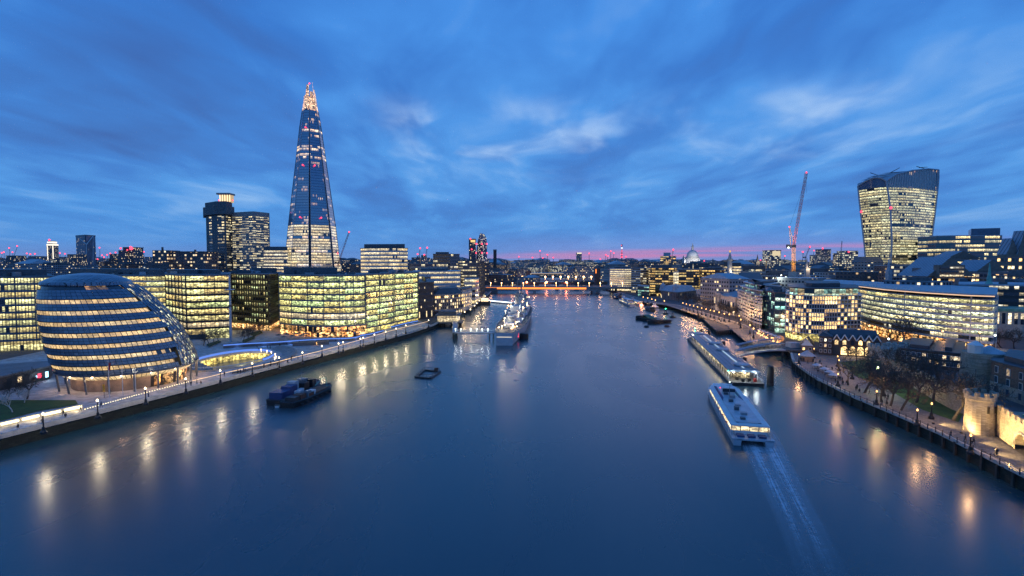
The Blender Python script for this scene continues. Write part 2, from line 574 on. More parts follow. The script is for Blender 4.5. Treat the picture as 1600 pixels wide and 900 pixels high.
M['skin'] = surf('skin', (0.35, 0.2, 0.14), 0.6, 0.1)
M['tent'] = surf('white_awning', (0.5, 0.5, 0.52), 0.7, 0.1)

def paving(name, col, s=1.2, var=0.22):
    m, k, b = mat(name)
    tc = k.new('ShaderNodeTexCoord')
    br = k.new('ShaderNodeTexBrick')
    k.put(br.inputs['Vector'], tc.outputs['Object'])
    br.inputs['Scale'].default_value = 1.0
    br.inputs['Brick Width'].default_value = s * 1.6
    br.inputs['Row Height'].default_value = s
    br.inputs['Mortar Size'].default_value = 0.03
    br.inputs['Color1'].default_value = tuple(c * (1 - var) for c in col) + (1,)
    br.inputs['Color2'].default_value = tuple(c * (1 + var) for c in col) + (1,)
    br.inputs['Mortar'].default_value = tuple(c * 0.5 for c in col) + (1,)
    n = k.noise(tc.outputs['Object'], 0.06, 6.0, 0.65)
    n2 = k.noise(tc.outputs['Object'], 0.5, 4.0, 0.6)
    f = k.math('ADD', k.math('MULTIPLY', n, 0.6), k.math('MULTIPLY', n2, 0.4))
    k.put(b.inputs['Base Color'], k.mix(1.0, br.outputs[0], k.ramp(f, [(0.3, (0.6, 0.6, 0.6)), (0.7, (1.25, 1.25, 1.25))]), 'MULTIPLY'))
    b.inputs['Roughness'].default_value = 0.7
    return m
M['pave'] = paving('granite_paving', (0.42, 0.41, 0.41))
M['wharf'] = paving('cobbled_wharf', (0.17, 0.165, 0.165), 0.5, 0.3)
M['ground'] = surf('city_ground', (0.075, 0.075, 0.08), 0.85, 0.4, 0.02)
M['asphalt'] = surf('asphalt', (0.05, 0.05, 0.053), 0.8, 0.3, 0.3)

# lights
M['globe'] = emit('lamp_globe', (1.0, 0.78, 0.46), 5, True)
M['lampam'] = emit('amber_lamp', (1.0, 0.48, 0.16), 4, True)
M['lampwh'] = emit('white_lamp', (0.9, 1.0, 0.86), 5, True)
M['lampgr'] = emit('greenish_lamp', (0.75, 1.0, 0.40), 9)
M['red'] = emit('red_beacon', (1.0, 0.05, 0.10), 3)
M['green'] = emit('green_beacon', (0.05, 1.0, 0.35), 9)
M['farlamp'] = emit('distant_street_lamp', (1.0, 0.50, 0.20), 12, True)
M['strip'] = emit('warm_light_strip', (1.0, 0.80, 0.42), 5)
M['rail'] = emit('handrail_light', (1.0, 0.66, 0.36), 1.5)
M['bled'] = emit('blue_light_strip', (0.13, 0.30, 1.0), 0.8)
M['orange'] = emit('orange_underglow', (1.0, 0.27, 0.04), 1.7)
M['signb'] = emit('blue_screen', (0.35, 0.7, 1.0), 3)
M['signr'] = emit('red_screen', (1.0, 0.06, 0.12), 2.2)
M['arch'] = emit('gallery_light', (1.0, 0.66, 0.28), 3.0)
M['white_l'] = emit('white_light_strip', (0.85, 0.95, 1.0), 2.0)
M['warmin'] = emit('warm_interior', (1.0, 0.72, 0.40), 1.6)

# glazing
M['g_more'] = office_glass('office_glass_greenish', (1.0, 0.74, 0.22), (0.80, 1.0, 0.42), 0.88, 1.3, 1.5, (0.03, 0.05, 0.05), 0.9, 8, var=.75)
M['g_more2'] = office_glass('office_glass_yellow', (1.0, 0.72, 0.24), (0.95, 0.94, 0.42), 0.92, 1.15, 1.7, (0.03, 0.045, 0.05), 0.8, 9, var=.7)
M['g_blind'] = office_glass('office_glass_blinds', (1.0, 0.76, 0.27), (0.92, 0.95, 0.45), 0.86, 1.1, 1.3, (0.03, 0.045, 0.06), 0.6, 7, mull=0.24, var=.8)
M['g_dark'] = office_glass('office_glass_dim', (1.0, 0.76, 0.30), (0.85, 1.0, 0.48), 0.68, 0.9, 1.5, (0.015, 0.022, 0.03), 0.9, mull=0.16)
M['g_hall'] = office_glass('hall_glass_warm', (1.0, 0.64, 0.26), (1.0, 0.74, 0.38), 0.95, 1.9, 1.5, (0.02, 0.035, 0.06), 0.3, 4, mull=0.14, var=.35)
M['g_rest'] = office_glass('restaurant_glass', (1.0, 0.36, 0.08), (1.0, 0.62, 0.25), 0.80, 1.3, 0.9, (0.02, 0.015, 0.012), 1.0, 2)
M['g_white'] = office_glass('office_glass_white', (1.0, 0.74, 0.36), (1.0, 0.88, 0.58), 0.92, 1.05, 2.2, (0.03, 0.05, 0.08), 0.6, 6, var=.6)
M['g_spire'] = office_glass('tower_glass_dark', (1.0, 0.55, 0.20), (1.0, 0.75, 0.45), 0.18, 0.7, 1.3, (0.05, 0.11, 0.20), 0.6, 7, 0.08, ior=3.2)
M['g_spire2'] = office_glass('tower_glass_lit', (1.0, 0.62, 0.28), (1.0, 0.80, 0.5), 0.66, 1.1, 1.6, (0.05, 0.11, 0.20), 0.6, 5, 0.08, ior=3.2)
M['g_walk'] = office_glass('curved_tower_glass', (1.0, 0.84, 0.42), (0.95, 0.95, 0.58), 0.84, 1.15, 2.0, (0.02, 0.03, 0.045), 0.7, 7, var=.8)
M['g_office'] = office_glass('office_glass_mixed', (1.0, 0.76, 0.36), (1.0, 0.92, 0.62), 0.54, 1.1, 2.6, (0.02, 0.03, 0.045), 0.6, 3)
M['g_amber'] = office_glass('office_glass_amber', (1.0, 0.58, 0.16), (1.0, 0.76, 0.30), 0.52, 1.0, 2.2, (0.01, 0.014, 0.02), 0.6, 4)
M['g_teal'] = office_glass('teal_glass', (0.40, 1.0, 0.80), (0.8, 1.0, 0.75), 0.34, 0.75, 3.0, (0.02, 0.06, 0.065), 0.8, 2)
M['g_gold'] = office_glass('gallery_glass_gold', (1.0, 0.72, 0.16), (1.0, 0.85, 0.30), 0.86, 1.0, 1.6, (0.03, 0.04, 0.04), 0.7)
M['g_tower'] = office_glass('curved_office_glass', (1.0, 0.82, 0.40), (0.92, 0.96, 0.60), 0.86, 1.2, 1.7, (0.03, 0.04, 0.045), 0.9, 8, var=.8)
M['g_dull'] = office_glass('office_glass_mostly_dark', (1.0, 0.80, 0.42), (1.0, 0.92, 0.66), 0.30, 0.9, 2.4, (0.02, 0.035, 0.05), 0.6, 3)
M['p_warm'] = pane_glass('warm_window', (1.0, 0.56, 0.18), (1.0, 0.74, 0.36), 0.62, 1.9)
M['p_mix'] = pane_glass('mixed_window', (1.0, 0.64, 0.26), (1.0, 0.88, 0.6), 0.36, 1.5)
M['p_dim'] = pane_glass('dim_window', (1.0, 0.6, 0.26), (1.0, 0.8, 0.5), 0.14, 1.0, (0.05, 0.07, 0.10))
M['glass'] = surf('dark_blue_glass', (0.06, 0.12, 0.20), 0.15, 0.3, 0.1, 0.35, 0, 0.9)
M['panel'] = surf('blue_grey_panel', (0.045, 0.085, 0.14), 0.22, 0.2, 0.2, 0.35, 0, 0.8)

FAC = [facade('far_block_grey', (0.20, 0.21, 0.23), (1.0, 0.66, 0.28), (1.0, 0.9, 0.62), 0.16, 1.6),
       facade('far_block_stone', (0.34, 0.32, 0.30), (1.0, 0.66, 0.28), (1.0, 0.86, 0.55), 0.14, 1.5),
       facade('far_block_dark', (0.09, 0.095, 0.11), (1.0, 0.70, 0.32), (1.0, 0.92, 0.7), 0.22, 1.5),
       facade('far_block_brick', (0.17, 0.10, 0.08), (1.0, 0.6, 0.24), (1.0, 0.8, 0.5), 0.16, 1.5),
       facade('far_block_offices', (0.16, 0.17, 0.19), (1.0, 0.80, 0.45), (0.95, 1.0, 0.8), 0.42, 1.2, 2.6, 3.8, (0.08, 0.94), (0.25, 0.8))]

def seam():
    m, k, b = mat('standing_seam_roof')
    uv = k.new('ShaderNodeUVMap'); u, v, _ = k.sep(uv.outputs[0])
    f = k.math('LESS_THAN', k.math('FRACT', k.math('DIVIDE', u, 3.4)), 0.25)
    tc = k.new('ShaderNodeTexCoord'); n = k.noise(tc.outputs['Object'], .12, 4.0, .6)
    k.put(b.inputs['Base Color'], k.mix(f, k.mix(n, (.22, .25, .29), (.36, .40, .45)), (.09, .10, .12)))
    b.inputs['Roughness'].default_value = .45; b.inputs['Metallic'].default_value = .2
    return m
M['seam'] = seam()

def water_mat():
    m, k, b = mat('river_water')
    geo = k.new('ShaderNodeNewGeometry')
    p = geo.outputs['Position']
    n2 = k.noise(p, 0.018, 3.0, 0.55, 0.6)
    mp = k.new('ShaderNodeMapping'); k.put(mp.inputs[0], p)
    mp.inputs['Rotation'].default_value = (0, 0, radians(8)); mp.inputs['Scale'].default_value = (0.05, 0.012, 1)
    n3 = k.noise(mp.outputs[0], 1.0, 5.0, 0.6, 0.8)
    n2 = k.math('ADD', k.math('MULTIPLY', n2, 0.5), k.math('MULTIPLY', n3, 0.5))
    k.put(b.inputs['Base Color'], k.mix(k.mapr(n2, 0.35, 0.65), (0.012, 0.050, 0.064), (0.020, 0.066, 0.082)))
    k.put(b.inputs['Roughness'], k.mapr(n2, 0.36, 0.64, 0.25, 0.30))
    b.inputs['IOR'].default_value = 1.65
    b.inputs['Specular Tint'].default_value = (0.84, 0.96, 1.0, 1)
    b.inputs['Specular IOR Level'].default_value = 0.5
    return m
M['water'] = water_mat()
# ---------------------------------------------------------------- river, land and quays
QZ = 5.0
WZ = 1.6                        # river level
def W(u, v): 
    p = G(u, v, WZ); return (p.x, p.y)
S_px = [(0, 704), (160, 661), (320, 617), (445, 582), (555, 552), (637, 529.5), (676, 516), (706, 500), (729, 488), (741, 482), (752, 473), (763, 464)]
S_w = [W(*p) for p in S_px]
d0 = Vector(S_w[0]) - Vector(S_w[1]); d0.normalize()
S_w.insert(0, (S_w[0][0] + d0.x * 230, S_w[0][1] + d0.y * 230))
S_far = [(-30, 1000), (-38, 1300), (-60, 1700)]
S_line = S_w + S_far
N_px = [(1600, 768), (1467, 696), (1380, 656), (1339, 638), (1310, 623), (1290, 612), (1279, 607), (1258, 592), (1240, 577), (1236, 562), (1226, 552), (1200, 541), (1165, 516), (1126, 503), (1098, 494), (1060, 482), (1027, 478), (998, 470), (971, 461.5)]
N_w = [W(*p) for p in N_px]
d1 = Vector(N_w[0]) - Vector(N_w[1]); d1.normalize()
N_w.insert(0, (N_w[0][0] + d1.x * 150, N_w[0][1] + d1.y * 150))
N_far = [(160, 1000), (170, 1300), (150, 1700)]
N_line = N_w + N_far

# amphitheatre sunk into the south quay
SCC = G(363, 563); SRX, SRY = 14.5, 23.0
def scoop_pt(t, k=1.0, z=QZ): return (SCC.x + SRX * k * cos(t), SCC.y + SRY * k * sin(t), z)
hole = [scoop_pt(2 * pi * i / 48)[:2] for i in range(48)]

BIG = 12000
def sheet(name, outer, z, m, kind='structure', holes=()):
    loops = [[Vector((x, y, 0)) for x, y in outer]] + [[Vector((x, y, 0)) for x, y in h] for h in holes]
    flat = [v for l in loops for v in l]
    tris = tessellate_polygon(loops)
    b = MB()
    for t in tris:
        a, c, d = (flat[i] for i in t)
        if (c - a).cross(d - a).z < 0: c, d = d, c
        b.face([(q.x, q.y, z) for q in (a, c, d)], 0, [(q.x, q.y) for q in (a, c, d)])
    o = b.build(name, m)
    if kind: o['kind'] = kind
    return o

outer = S_line + list(reversed(N_line)) + [(BIG, N_line[0][1]), (BIG, 14200), (-BIG, 14200), (-BIG, S_line[0][1])]
sheet('ground', outer, QZ, M['ground'], 'structure', [hole])
wb = MB(); wb.face([(-2500, -400, WZ), (2500, -400, WZ), (2500, 2200, WZ), (-2500, 2200, WZ)])
o = wb.build('river_water', M['water']); o['kind'] = 'structure'
# low hills on the horizon
hb = MB()
prev = None
for i in range(56):
    x = -11800 + i * 430
    h = 60 + 45 * sin(i * 0.37) + 25 * sin(i * 0.9 + 1) 
    h = max(8, h * (1.0 if x < 3500 else 0.8)) + (35 if -500 < x < 4500 else 0)
    p = (x, 11500 + 300 * sin(i), h)
    if prev:
        hb.face([(prev[0], prev[1] - 2500, QZ), (p[0], p[1] - 2500, QZ), p, prev])
        hb.face([prev, p, (p[0], p[1] + 2500, QZ), (prev[0], prev[1] + 2500, QZ)])
    prev = p
o = hb.build('hills', surf('wooded_hills', (0.05, 0.07, 0.06), 0.9, 0.5, 0.004)); o['kind'] = 'structure'

# promenades
def inset_line(line, d, side):
    out = []
    for i, p in enumerate(line):
        a = Vector(line[max(0, i - 1)]); b = Vector(line[min(len(line) - 1, i + 1)])
        t = (b - a).normalized()
        n = Vector((-t.y, t.x)) * side
        out.append((p[0] + n.x * d, p[1] + n.y * d))
    return out
def clipd(line): return line
s_edge = inset_line(S_w[:8], 0.4, 1)
plaza = s_edge + [pt(652, 395), pt(560, 372), pt(430, 345), pt(330, 330), pt(250, 300), pt(60, 255), pt(-60, 215), pt(-180, 160)]
sheet('promenade_paving', plaza, QZ + 0.006, M['pave'], 'structure', [hole])
lawn = [G(-120, 670), G(0, 659), G(60, 643), G(122, 632.5), G(118, 626), G(60, 626), G(0, 626), G(-120, 630)]
sheet('lawn', [(p.x, p.y) for p in lawn], QZ + 0.2, M['grass'], 'stuff')

n_in = list(N_w[0:11])
wharf = [(p[0], p[1]) for p in inset_line(n_in, 0.4, 1)]
wharf = wharf + [tuple(G(*q)[:2]) for q in [(1255, 548), (1290, 551), (1345, 556), (1400, 566), (1440, 600), (1500, 640), (1535, 672), (1600, 712), (1760, 800)]]
sheet('wharf_paving', wharf, QZ + 0.006, M['wharf'])
lawn2 = [G(*q) for q in [(1312, 566), (1336, 587), (1385, 607), (1440, 640), (1498, 660), (1508, 640), (1440, 590), (1408, 566), (1350, 562)]]
sheet('castle_lawn', [(p.x, p.y) for p in lawn2], QZ + 0.05, M['grass'], 'stuff')
nprom = inset_line(N_w[11:20], 0.4, 1) + list(reversed(inset_line(N_w[11:20], 13.0, 1)))
sheet('north_promenade', nprom, QZ + 0.006, M['wharf'])

# river walls: algae-dark face, pale parapet
def river_wall(line, label, side, par_h, fend, parm):
    t = thing('river_wall', label, 'river wall', (line[len(line) // 2][0], line[len(line) // 2][1], 0))
    f = MB(); u = 0
    for a, b in zip(line, line[1:]):
        if side > 0: u = f.wall(a, b, -1.5, QZ - 0.4, 0, u)
        else: u = f.wall(b, a, -1.5, QZ - 0.4, 0, u)
    # tide line ledge
    f.build('wall_face', M['algae'], t)
    p = MB()
    for a, b in zip(line, line[1:]):
        p.bar(a, b, 1.0, QZ - 0.45, QZ + 0.22, 0)
        if par_h: p.bar(a, b, 0.5, QZ + 0.2, QZ + par_h, 0)
    p.build('parapet', parm, t)
    if fend:
        for a, b in zip(line, line[1:]):
            L = hypot(b[0] - a[0], b[1] - a[1])
            if a[1] > 380: break
            n = max(1, int(L / fend))
            tx, ty = (b[0] - a[0]) / L, (b[1] - a[1]) / L
            nx, ny = (ty, -tx) if side > 0 else (-ty, tx)
            for i in range(n):
                q = (a[0] + tx * (i + 0.5) * L / n + nx * 0.45, a[1] + ty * (i + 0.5) * L / n + ny * 0.45)
                if q[1] < 70: continue
                fb = MB(); fb.box(q[0] - 0.25, q[0] + 0.25, q[1] - 0.25, q[1] + 0.25, -1.5, QZ - 0.1 - rnd.random() * 0.7)
                fb.build('fender_pile', M['timber'], t)
    return t
river_wall(S_line, 'long dark river wall with pale parapet along the left bank promenade', 1, 0.75, 0, M['stone'])
river_wall(N_line, 'dark river wall with timber fender posts along the right bank wharf', -1, 0, 4.2, M['stone'])

# post and rail railing on the tower wharf
rl = thing('wharf_railing', 'black post and rail railing along the edge of the castle wharf', 'railing', (N_w[3][0], N_w[3][1], QZ))
rline = inset_line(N_w[0:10], 0.9, 1)
rb = MB(); cnt = 0
for a, b in zip(rline, rline[1:]):
    L = hypot(b[0] - a[0], b[1] - a[1]); n = max(1, int(L / 2.6))
    for i in range(n):
        x, y = lerp(a[0], b[0], i / n), lerp(a[1], b[1], i / n)
        if y > 75:
            pb = MB(); pb.tube((x, y, QZ), (x, y, QZ + 1.25), 0.12, 0.09, 6); pb.ball((x, y, QZ + 1.3), 0.14, 6)
            cnt += 1
            if cnt <= 98: pb.build('post', M['black'], rl)
    for z in (0.55, 1.05): rb.tube((a[0], a[1], QZ + z), (b[0], b[1], QZ + z), 0.05, 0.05, 4)
rb.build('rail', M['black'], rl)
# ---------------------------------------------------------------- building generators
def poly_from(front, depth, side_u=(0, 0)):
    """front: (u, Y) from left to right; the back corners lie straight behind along the line of sight"""
    pts = [pt(u, Y) for u, Y in front]
    a, b = front[0], front[-1]
    pts.append(pt(b[0] + side_u[1], b[1] + depth))
    pts.append(pt(a[0] + side_u[0], a[1] + depth))
    return pts

def centroid(poly): return (sum(p[0] for p in poly) / len(poly), sum(p[1] for p in poly) / len(poly))

def facing(a, b):
    """is the wall a-b (counter-clockwise outline) turned towards the river side where one stands"""
    n = Vector((b[1] - a[1], -(b[0] - a[0])))
    mid = Vector(((a[0] + b[0]) / 2, (a[1] + b[1]) / 2))
    return n.dot(Vector((0, -60)) - mid) > 0 or True

def office(name, label, poly, z1, nf, glass, slab, roofm=None, z0=QZ, base=0.0, basem=None, band=0.68, proud=0.3, cat='building',
           group=None, plant=(), coping=1.0, fins=0, finm=None, vis=None, tops=None, par=None):
    """band-glazed block: solid core with floor edges standing proud, one run of glazing per floor"""
    c = centroid(poly)
    t = thing(name, label, cat, (c[0], c[1], z0), group)
    roofm = roofm or M['roof']
    zb = z0 + base
    h = (z1 - zb) / nf
    w = MB()
    core = offset(poly, -0.15)
    w.prism(core, z0, z1, 0)
    sl = offset(poly, proud)
    n = len(poly)
    for i in range(nf):
        za = zb + i * h
        w.prism(sl, za, za + h * (1 - band), 0, None, True)
    w.build('wall', slab, t)
    if base:
        bb = MB(); bp = offset(poly, -0.05); u = 0
        for i in range(n): u = bb.wall(bp[i], bp[(i + 1) % n], z0, zb - 0.003, 0, u)
        bb.build('ground_floor_glazing', basem or glass, t)
    for i in range(nf):
        za = zb + i * h + h * (1 - band)
        g = MB(); u = 0
        for j in range(n):
            a, b = poly[j], poly[(j + 1) % n]
            L = hypot(b[0] - a[0], b[1] - a[1])
            if vis is None or j in vis:
                g.face([(a[0], a[1], za + 0.003), (b[0], b[1], za + 0.003), (b[0], b[1], za + h * band - 0.003), (a[0], a[1], za + h * band - 0.003)], 0,
                       [(u, i * 3.9 + .03), (u + L, i * 3.9 + .03), (u + L, i * 3.9 + 3.87), (u, i * 3.9 + 3.87)])
            u += L
        gm = tops[i] if tops and i in tops else glass
        g.build('window_band', gm, t)
    r = MB()
    r.prism(offset(poly, proud + 0.15), z1 + 0.003, z1 + coping, 0, None, True)
    ro = r.build('roof', roofm, t)
    if c[1] < 560 and len(poly) > 3:
        rr = random.Random(int(c[0] * 7)); a_, e_, d_ = Vector(poly[0]), Vector(poly[-3]) - Vector(poly[0]), Vector(poly[-1]) - Vector(poly[0])
        for q in range(9):
            p = a_ + e_ * rr.uniform(.08, .92) + d_ * rr.uniform(.04, .10 if q < 5 else .9)
            ub = MB(); sx, sy, hh = rr.uniform(.8, 3.2), rr.uniform(.8, 2.0), rr.uniform(.8, 2.4)
            ub.box(p.x - sx, p.x + sx, p.y - sy, p.y + sy, z1 + coping + .002, z1 + coping + hh)
            if q % 3 == 0: ub.tube((p.x, p.y, z1 + coping + hh), (p.x, p.y, z1 + coping + hh + rr.uniform(1, 4)), .09, .05, 4)
            ub.build('roof_unit', M[rr.choice(['louvre', 'steel', 'dconcrete', 'slabpale'])], t)
    if fins:
        fb = MB()
        for j in range(n):
            if vis is not None and j not in vis: continue
            a, b = poly[j], poly[(j + 1) % n]
            L = hypot(b[0] - a[0], b[1] - a[1]); k = max(1, int(L / fins))
            d = ((b[0] - a[0]) / L, (b[1] - a[1]) / L)
            for q in range(k + 1):
                x, y = a[0] + d[0] * L * q / k, a[1] + d[1] * L * q / k
                nx, ny = d[1] * (proud + 0.2), -d[0] * (proud + 0.2)
                fb.bar((x, y), (x + nx, y + ny), 0.18, zb, z1)
        fb.build('mullion', finm or slab, t)
    for (fx0, fx1, fy0, fy1, ph, pm) in plant:
        # plant room given in fractions of the first front edge and depth
        a, b = Vector(poly[0]), Vector(poly[-3] if len(poly) > 3 else poly[1])
        e = b - a; dvec = Vector(poly[-1]) - a
        q = [a + e * fx + dvec * fy for fx, fy in ((fx0, fy0), (fx1, fy0), (fx1, fy1), (fx0, fy1))]
        pb = MB(); pb.prism([(p.x, p.y) for p in q], z1 + coping + 0.003, z1 + coping + ph)
        pb.build('plant_room', M[pm], t)
    return t

def block(name, label, poly, z1, fac, group=None, roof=None, seed=0, cat='building', pitched=False):
    """far block: windowed walls, roof, now and then a plant room or a pitched roof"""
    c = centroid(poly)
    t = thing(name, label, cat, (c[0], c[1], QZ), group)
    b = MB(); b.prism(poly, QZ - 1, z1, 0); b.build('wall', fac, t)
    rr = random.Random(seed)
    if pitched and len(poly) == 4:
        a, bb, cc, d = poly
        h = 0.32 * min(hypot(bb[0] - a[0], bb[1] - a[1]), hypot(d[0] - a[0], d[1] - a[1])) * 0.7
        m1 = ((a[0] + d[0]) / 2, (a[1] + d[1]) / 2); m2 = ((bb[0] + cc[0]) / 2, (bb[1] + cc[1]) / 2)
        m1 = (lerp(m1[0], m2[0], .12), lerp(m1[1], m2[1], .12)); m2 = (lerp(m2[0], m1[0], .12), lerp(m2[1], m1[1], .12))
        o = [(*p, z1 + 0.003) for p in offset(poly, 0.4)]
        p, q = (*m1, z1 + h), (*m2, z1 + h)
        r = MB()
        r.face([o[0], o[1], q, p]); r.face([o[2], o[3], p, q]); r.face([o[3], o[0], p]); r.face([o[1], o[2], q])
        r.build('roof', roof or M['slate'], t)
    else:
        r = MB(); r.prism(offset(poly, 0.3), z1 + 0.003, z1 + 0.7, 0); r.build('roof', roof or M['roof'], t)
        if rr.random() < 0.8:
            fx = rr.uniform(0.08, 0.5); fy = rr.uniform(0.1, 0.4)
            a = Vector(poly[0]); e = Vector(poly[1]) - a; dv = Vector(poly[-1]) - a
            q = [a + e * x + dv * y for x, y in ((fx, fy), (fx + rr.uniform(.2, .42), fy), (fx + .35, fy + .4), (fx, fy + .4))]
            q[1] = a + e * (fx + .35) + dv * fy
            pb = MB(); pb.prism([(p.x, p.y) for p in q], z1 + 0.703, z1 + rr.uniform(2.5, 5.0)); pb.build('plant_room', rr.choice([M['louvre'], M['roof'], M['dconcrete']]), t)
    return t

def grid_windows(t, a, b, z0, z1, cols, rows, w, h, mats, frame=None, out=0.12, skip=None, maxn=96, counter=None, name='window'):
    """single windows set out on the wall a-b, each its own part (pane inside a frame)"""
    L = hypot(b[0] - a[0], b[1] - a[1])
    d = Vector(((b[0] - a[0]) / L, (b[1] - a[1]) / L)); n = Vector((d.y, -d.x))
    base = ORIGIN[t.name]
    def mesh(nm, x0, x1, y, zz0, zz1, m):
        q = MB()
        pts = [(d.x * x + n.x * y, d.y * x + n.y * y, z) for x, z in ((x0, zz0), (x1, zz0), (x1, zz1), (x0, zz1))]
        bk = [(p[0] - n.x * out * 1.5, p[1] - n.y * out * 1.5, p[2]) for p in pts]
        q.face(pts)
        for i in range(4): q.face([pts[(i + 1) % 4], pts[i], bk[i], bk[(i + 1) % 4]])
        return q
    pane = mesh('p', -w / 2, w / 2, out + 0.03, -h / 2, h / 2, None)
    me = None; fm = None
    for r in range(rows):
        for c in range(cols):
            if skip and skip(c, r): continue
            if counter is not None:
                if counter[0] >= maxn: return
                counter[0] += 1
            x = L * (c + 0.5) / cols; z = z0 + (z1 - z0) * (r + 0.5) / rows
            loc = Vector((a[0] + d.x * x, a[1] + d.y * x, z)) - base
            m = mats[(c * 7 + r * 3) % len(mats)] if isinstance(mats, (list, tuple)) else mats
            key = m.name
            if me is None: me = {}
            if frame and fm is None:
                ff = mesh('f', -w / 2 - 0.12, w / 2 + 0.12, out, -h / 2 - 0.12, h / 2 + 0.12, None)
                fo = ff.build('window_frame', frame, None); fm = fo.data; bpy.data.objects.remove(fo)
            if key not in me:
                po = pane.build('window', m, None); me[key] = po.data; bpy.data.objects.remove(po)
            if frame:
                wo = bpy.data.objects.new(name, fm); C.objects.link(wo); wo.parent = t; wo.location = loc
                p2 = bpy.data.objects.new('pane', me[key]); C.objects.link(p2); p2.parent = wo
            else:
                wo = bpy.data.objects.new(name, me[key]); C.objects.link(wo); wo.parent = t; wo.location = loc

# bare winter trees
def tree_proto(name, label, seed, H, spread=1.0, bark='bark', levels=6, lean=0.0):
    rr = random.Random(seed)
    t = thing(name, label, 'tree')
    tb, cb = MB(), MB()
    def grow(p, d, L, r, lv, b):
        for s in range(2):
            nd = (d + Vector((rr.gauss(0, .16), rr.gauss(0, .16), rr.gauss(.05, .08)))).normalized()
            q = p + nd * L / 2
            r2 = max(.013, r * .84)
            b.tube(p, q, r, r2, 6 if lv == levels else (4 if lv > 3 else 3), 0, False)
            if 0 < lv < levels and s == 0: fork(q, nd, L * .62, r2 * .6, lv - 1, 1, .9)
            p, d, r = q, nd, r2
        if lv > 0: fork(p, d, L * .76, r * .72, lv - 1, 4 if lv == levels else 2, .62)
    def fork(p, d, L, r, lv, k, tl):
        e = d.orthogonal().normalized(); g = d.cross(e); a0 = rr.uniform(0, 6.28)
        for i in range(k):
            ang = a0 + 2 * pi * i / k + rr.uniform(-.4, .4); tilt = tl * spread * rr.uniform(.7, 1.3)
            grow(p, (d * cos(tilt) + (e * cos(ang) + g * sin(ang)) * sin(tilt)).normalized(), L * rr.uniform(.8, 1.1), max(.013, r), lv, cb)
    grow(Vector((0, 0, -.1)), Vector((lean, 0, 1)).normalized(), 1.0, .085, levels, tb)
    k = H / max(v[2] for v in cb.v)
    for b in (tb, cb): b.v = [(x * k, y * k, z * k) for x, y, z in b.v]
    tb.build('trunk', M[bark], t); cb.build('crown', M[bark], t)
    return t
# ---------------------------------------------------------------- landmark: leaning glass egg on the south quay
def hall_panel():
    m, k, b = mat('banded_glass_panel')
    uv = k.new('ShaderNodeUVMap')
    br = k.new('ShaderNodeTexBrick', offset=0.0, squash=1.0)
    k.put(br.inputs['Vector'], uv.outputs[0])
    br.inputs['Scale'].default_value = 1.0
    br.inputs['Brick Width'].default_value = 1.5
    br.inputs['Row Height'].default_value = 1.05
    br.inputs['Mortar Size'].default_value = 0.06
    br.inputs['Color1'].default_value = (0.12, 0.16, 0.21, 1)
    br.inputs['Color2'].default_value = (0.18, 0.225, 0.28, 1)
    br.inputs['Mortar'].default_value = (0.012, 0.016, 0.022, 1)
    k.put(b.inputs['Base Color'], br.outputs[0])
    b.inputs['Roughness'].default_value = 0.22
    b.inputs['Metallic'].default_value = 0.35
    b.inputs['Specular IOR Level'].default_value = 0.8
    return m
M['hallpanel'] = hall_panel()
M['g_grid'] = office_glass('lattice_glass', (1.0, 0.72, 0.30), (0.9, 1.0, 0.6), 0.42, 0.9, 1.1, (0.08, 0.15, 0.24), 0.9, 1, 0.10, 0.15, 1.4)
EGG_Z = [5, 10.4, 13.3, 16.9, 20.6, 24.1, 27.7, 31.2, 34.6, 38.1, 41.5, 43.3]
EGG_X = [-139.1, -139.1, -139.8, -140.6, -141.6, -142.5, -143.6, -144.7, -145.9, -147.1, -148.5, -149.4]
EGG_Y = [190.6, 190.6, 190.2, 189.5, 188.8, 188.1, 187.2, 186.4, 185.5, 184.6, 183.4, 182.7]
EGG_R = [16.5, 20.76, 21.04, 20.86, 20.4, 19.85, 19.03, 17.84, 16.46, 14.82, 12.35, 9.24]
def egg(phi, z, off=0.0):
    a = radians(-53.9 + phi)
    r = interp(EGG_Z, EGG_R, z) + off
    return (interp(EGG_Z, EGG_X, z) + r * cos(a), interp(EGG_Z, EGG_Y, z) + r * sin(a), z)

def egg_strip(mb, p0, p1, z0, z1, o0, o1, m=0, step=4.0):
    n = max(2, int(abs(p1 - p0) / step)); r = interp(EGG_Z, EGG_R, z0)
    for i in range(n):
        a, b = lerp(p0, p1, i / n), lerp(p0, p1, (i + 1) / n)
        ua, ub = radians(a) * r + 100, radians(b) * r + 100
        mb.face([egg(a, z0, o0), egg(b, z0, o0), egg(b, z1, o1), egg(a, z1, o1)], m, [(ua, 0.06), (ub, 0.06), (ub, z1 - z0 + 0.06), (ua, z1 - z0 + 0.06)])

def egg_disc(mb, z, off, m=0):
    mb.face([egg(i * 6, z, off) for i in range(60)], m)

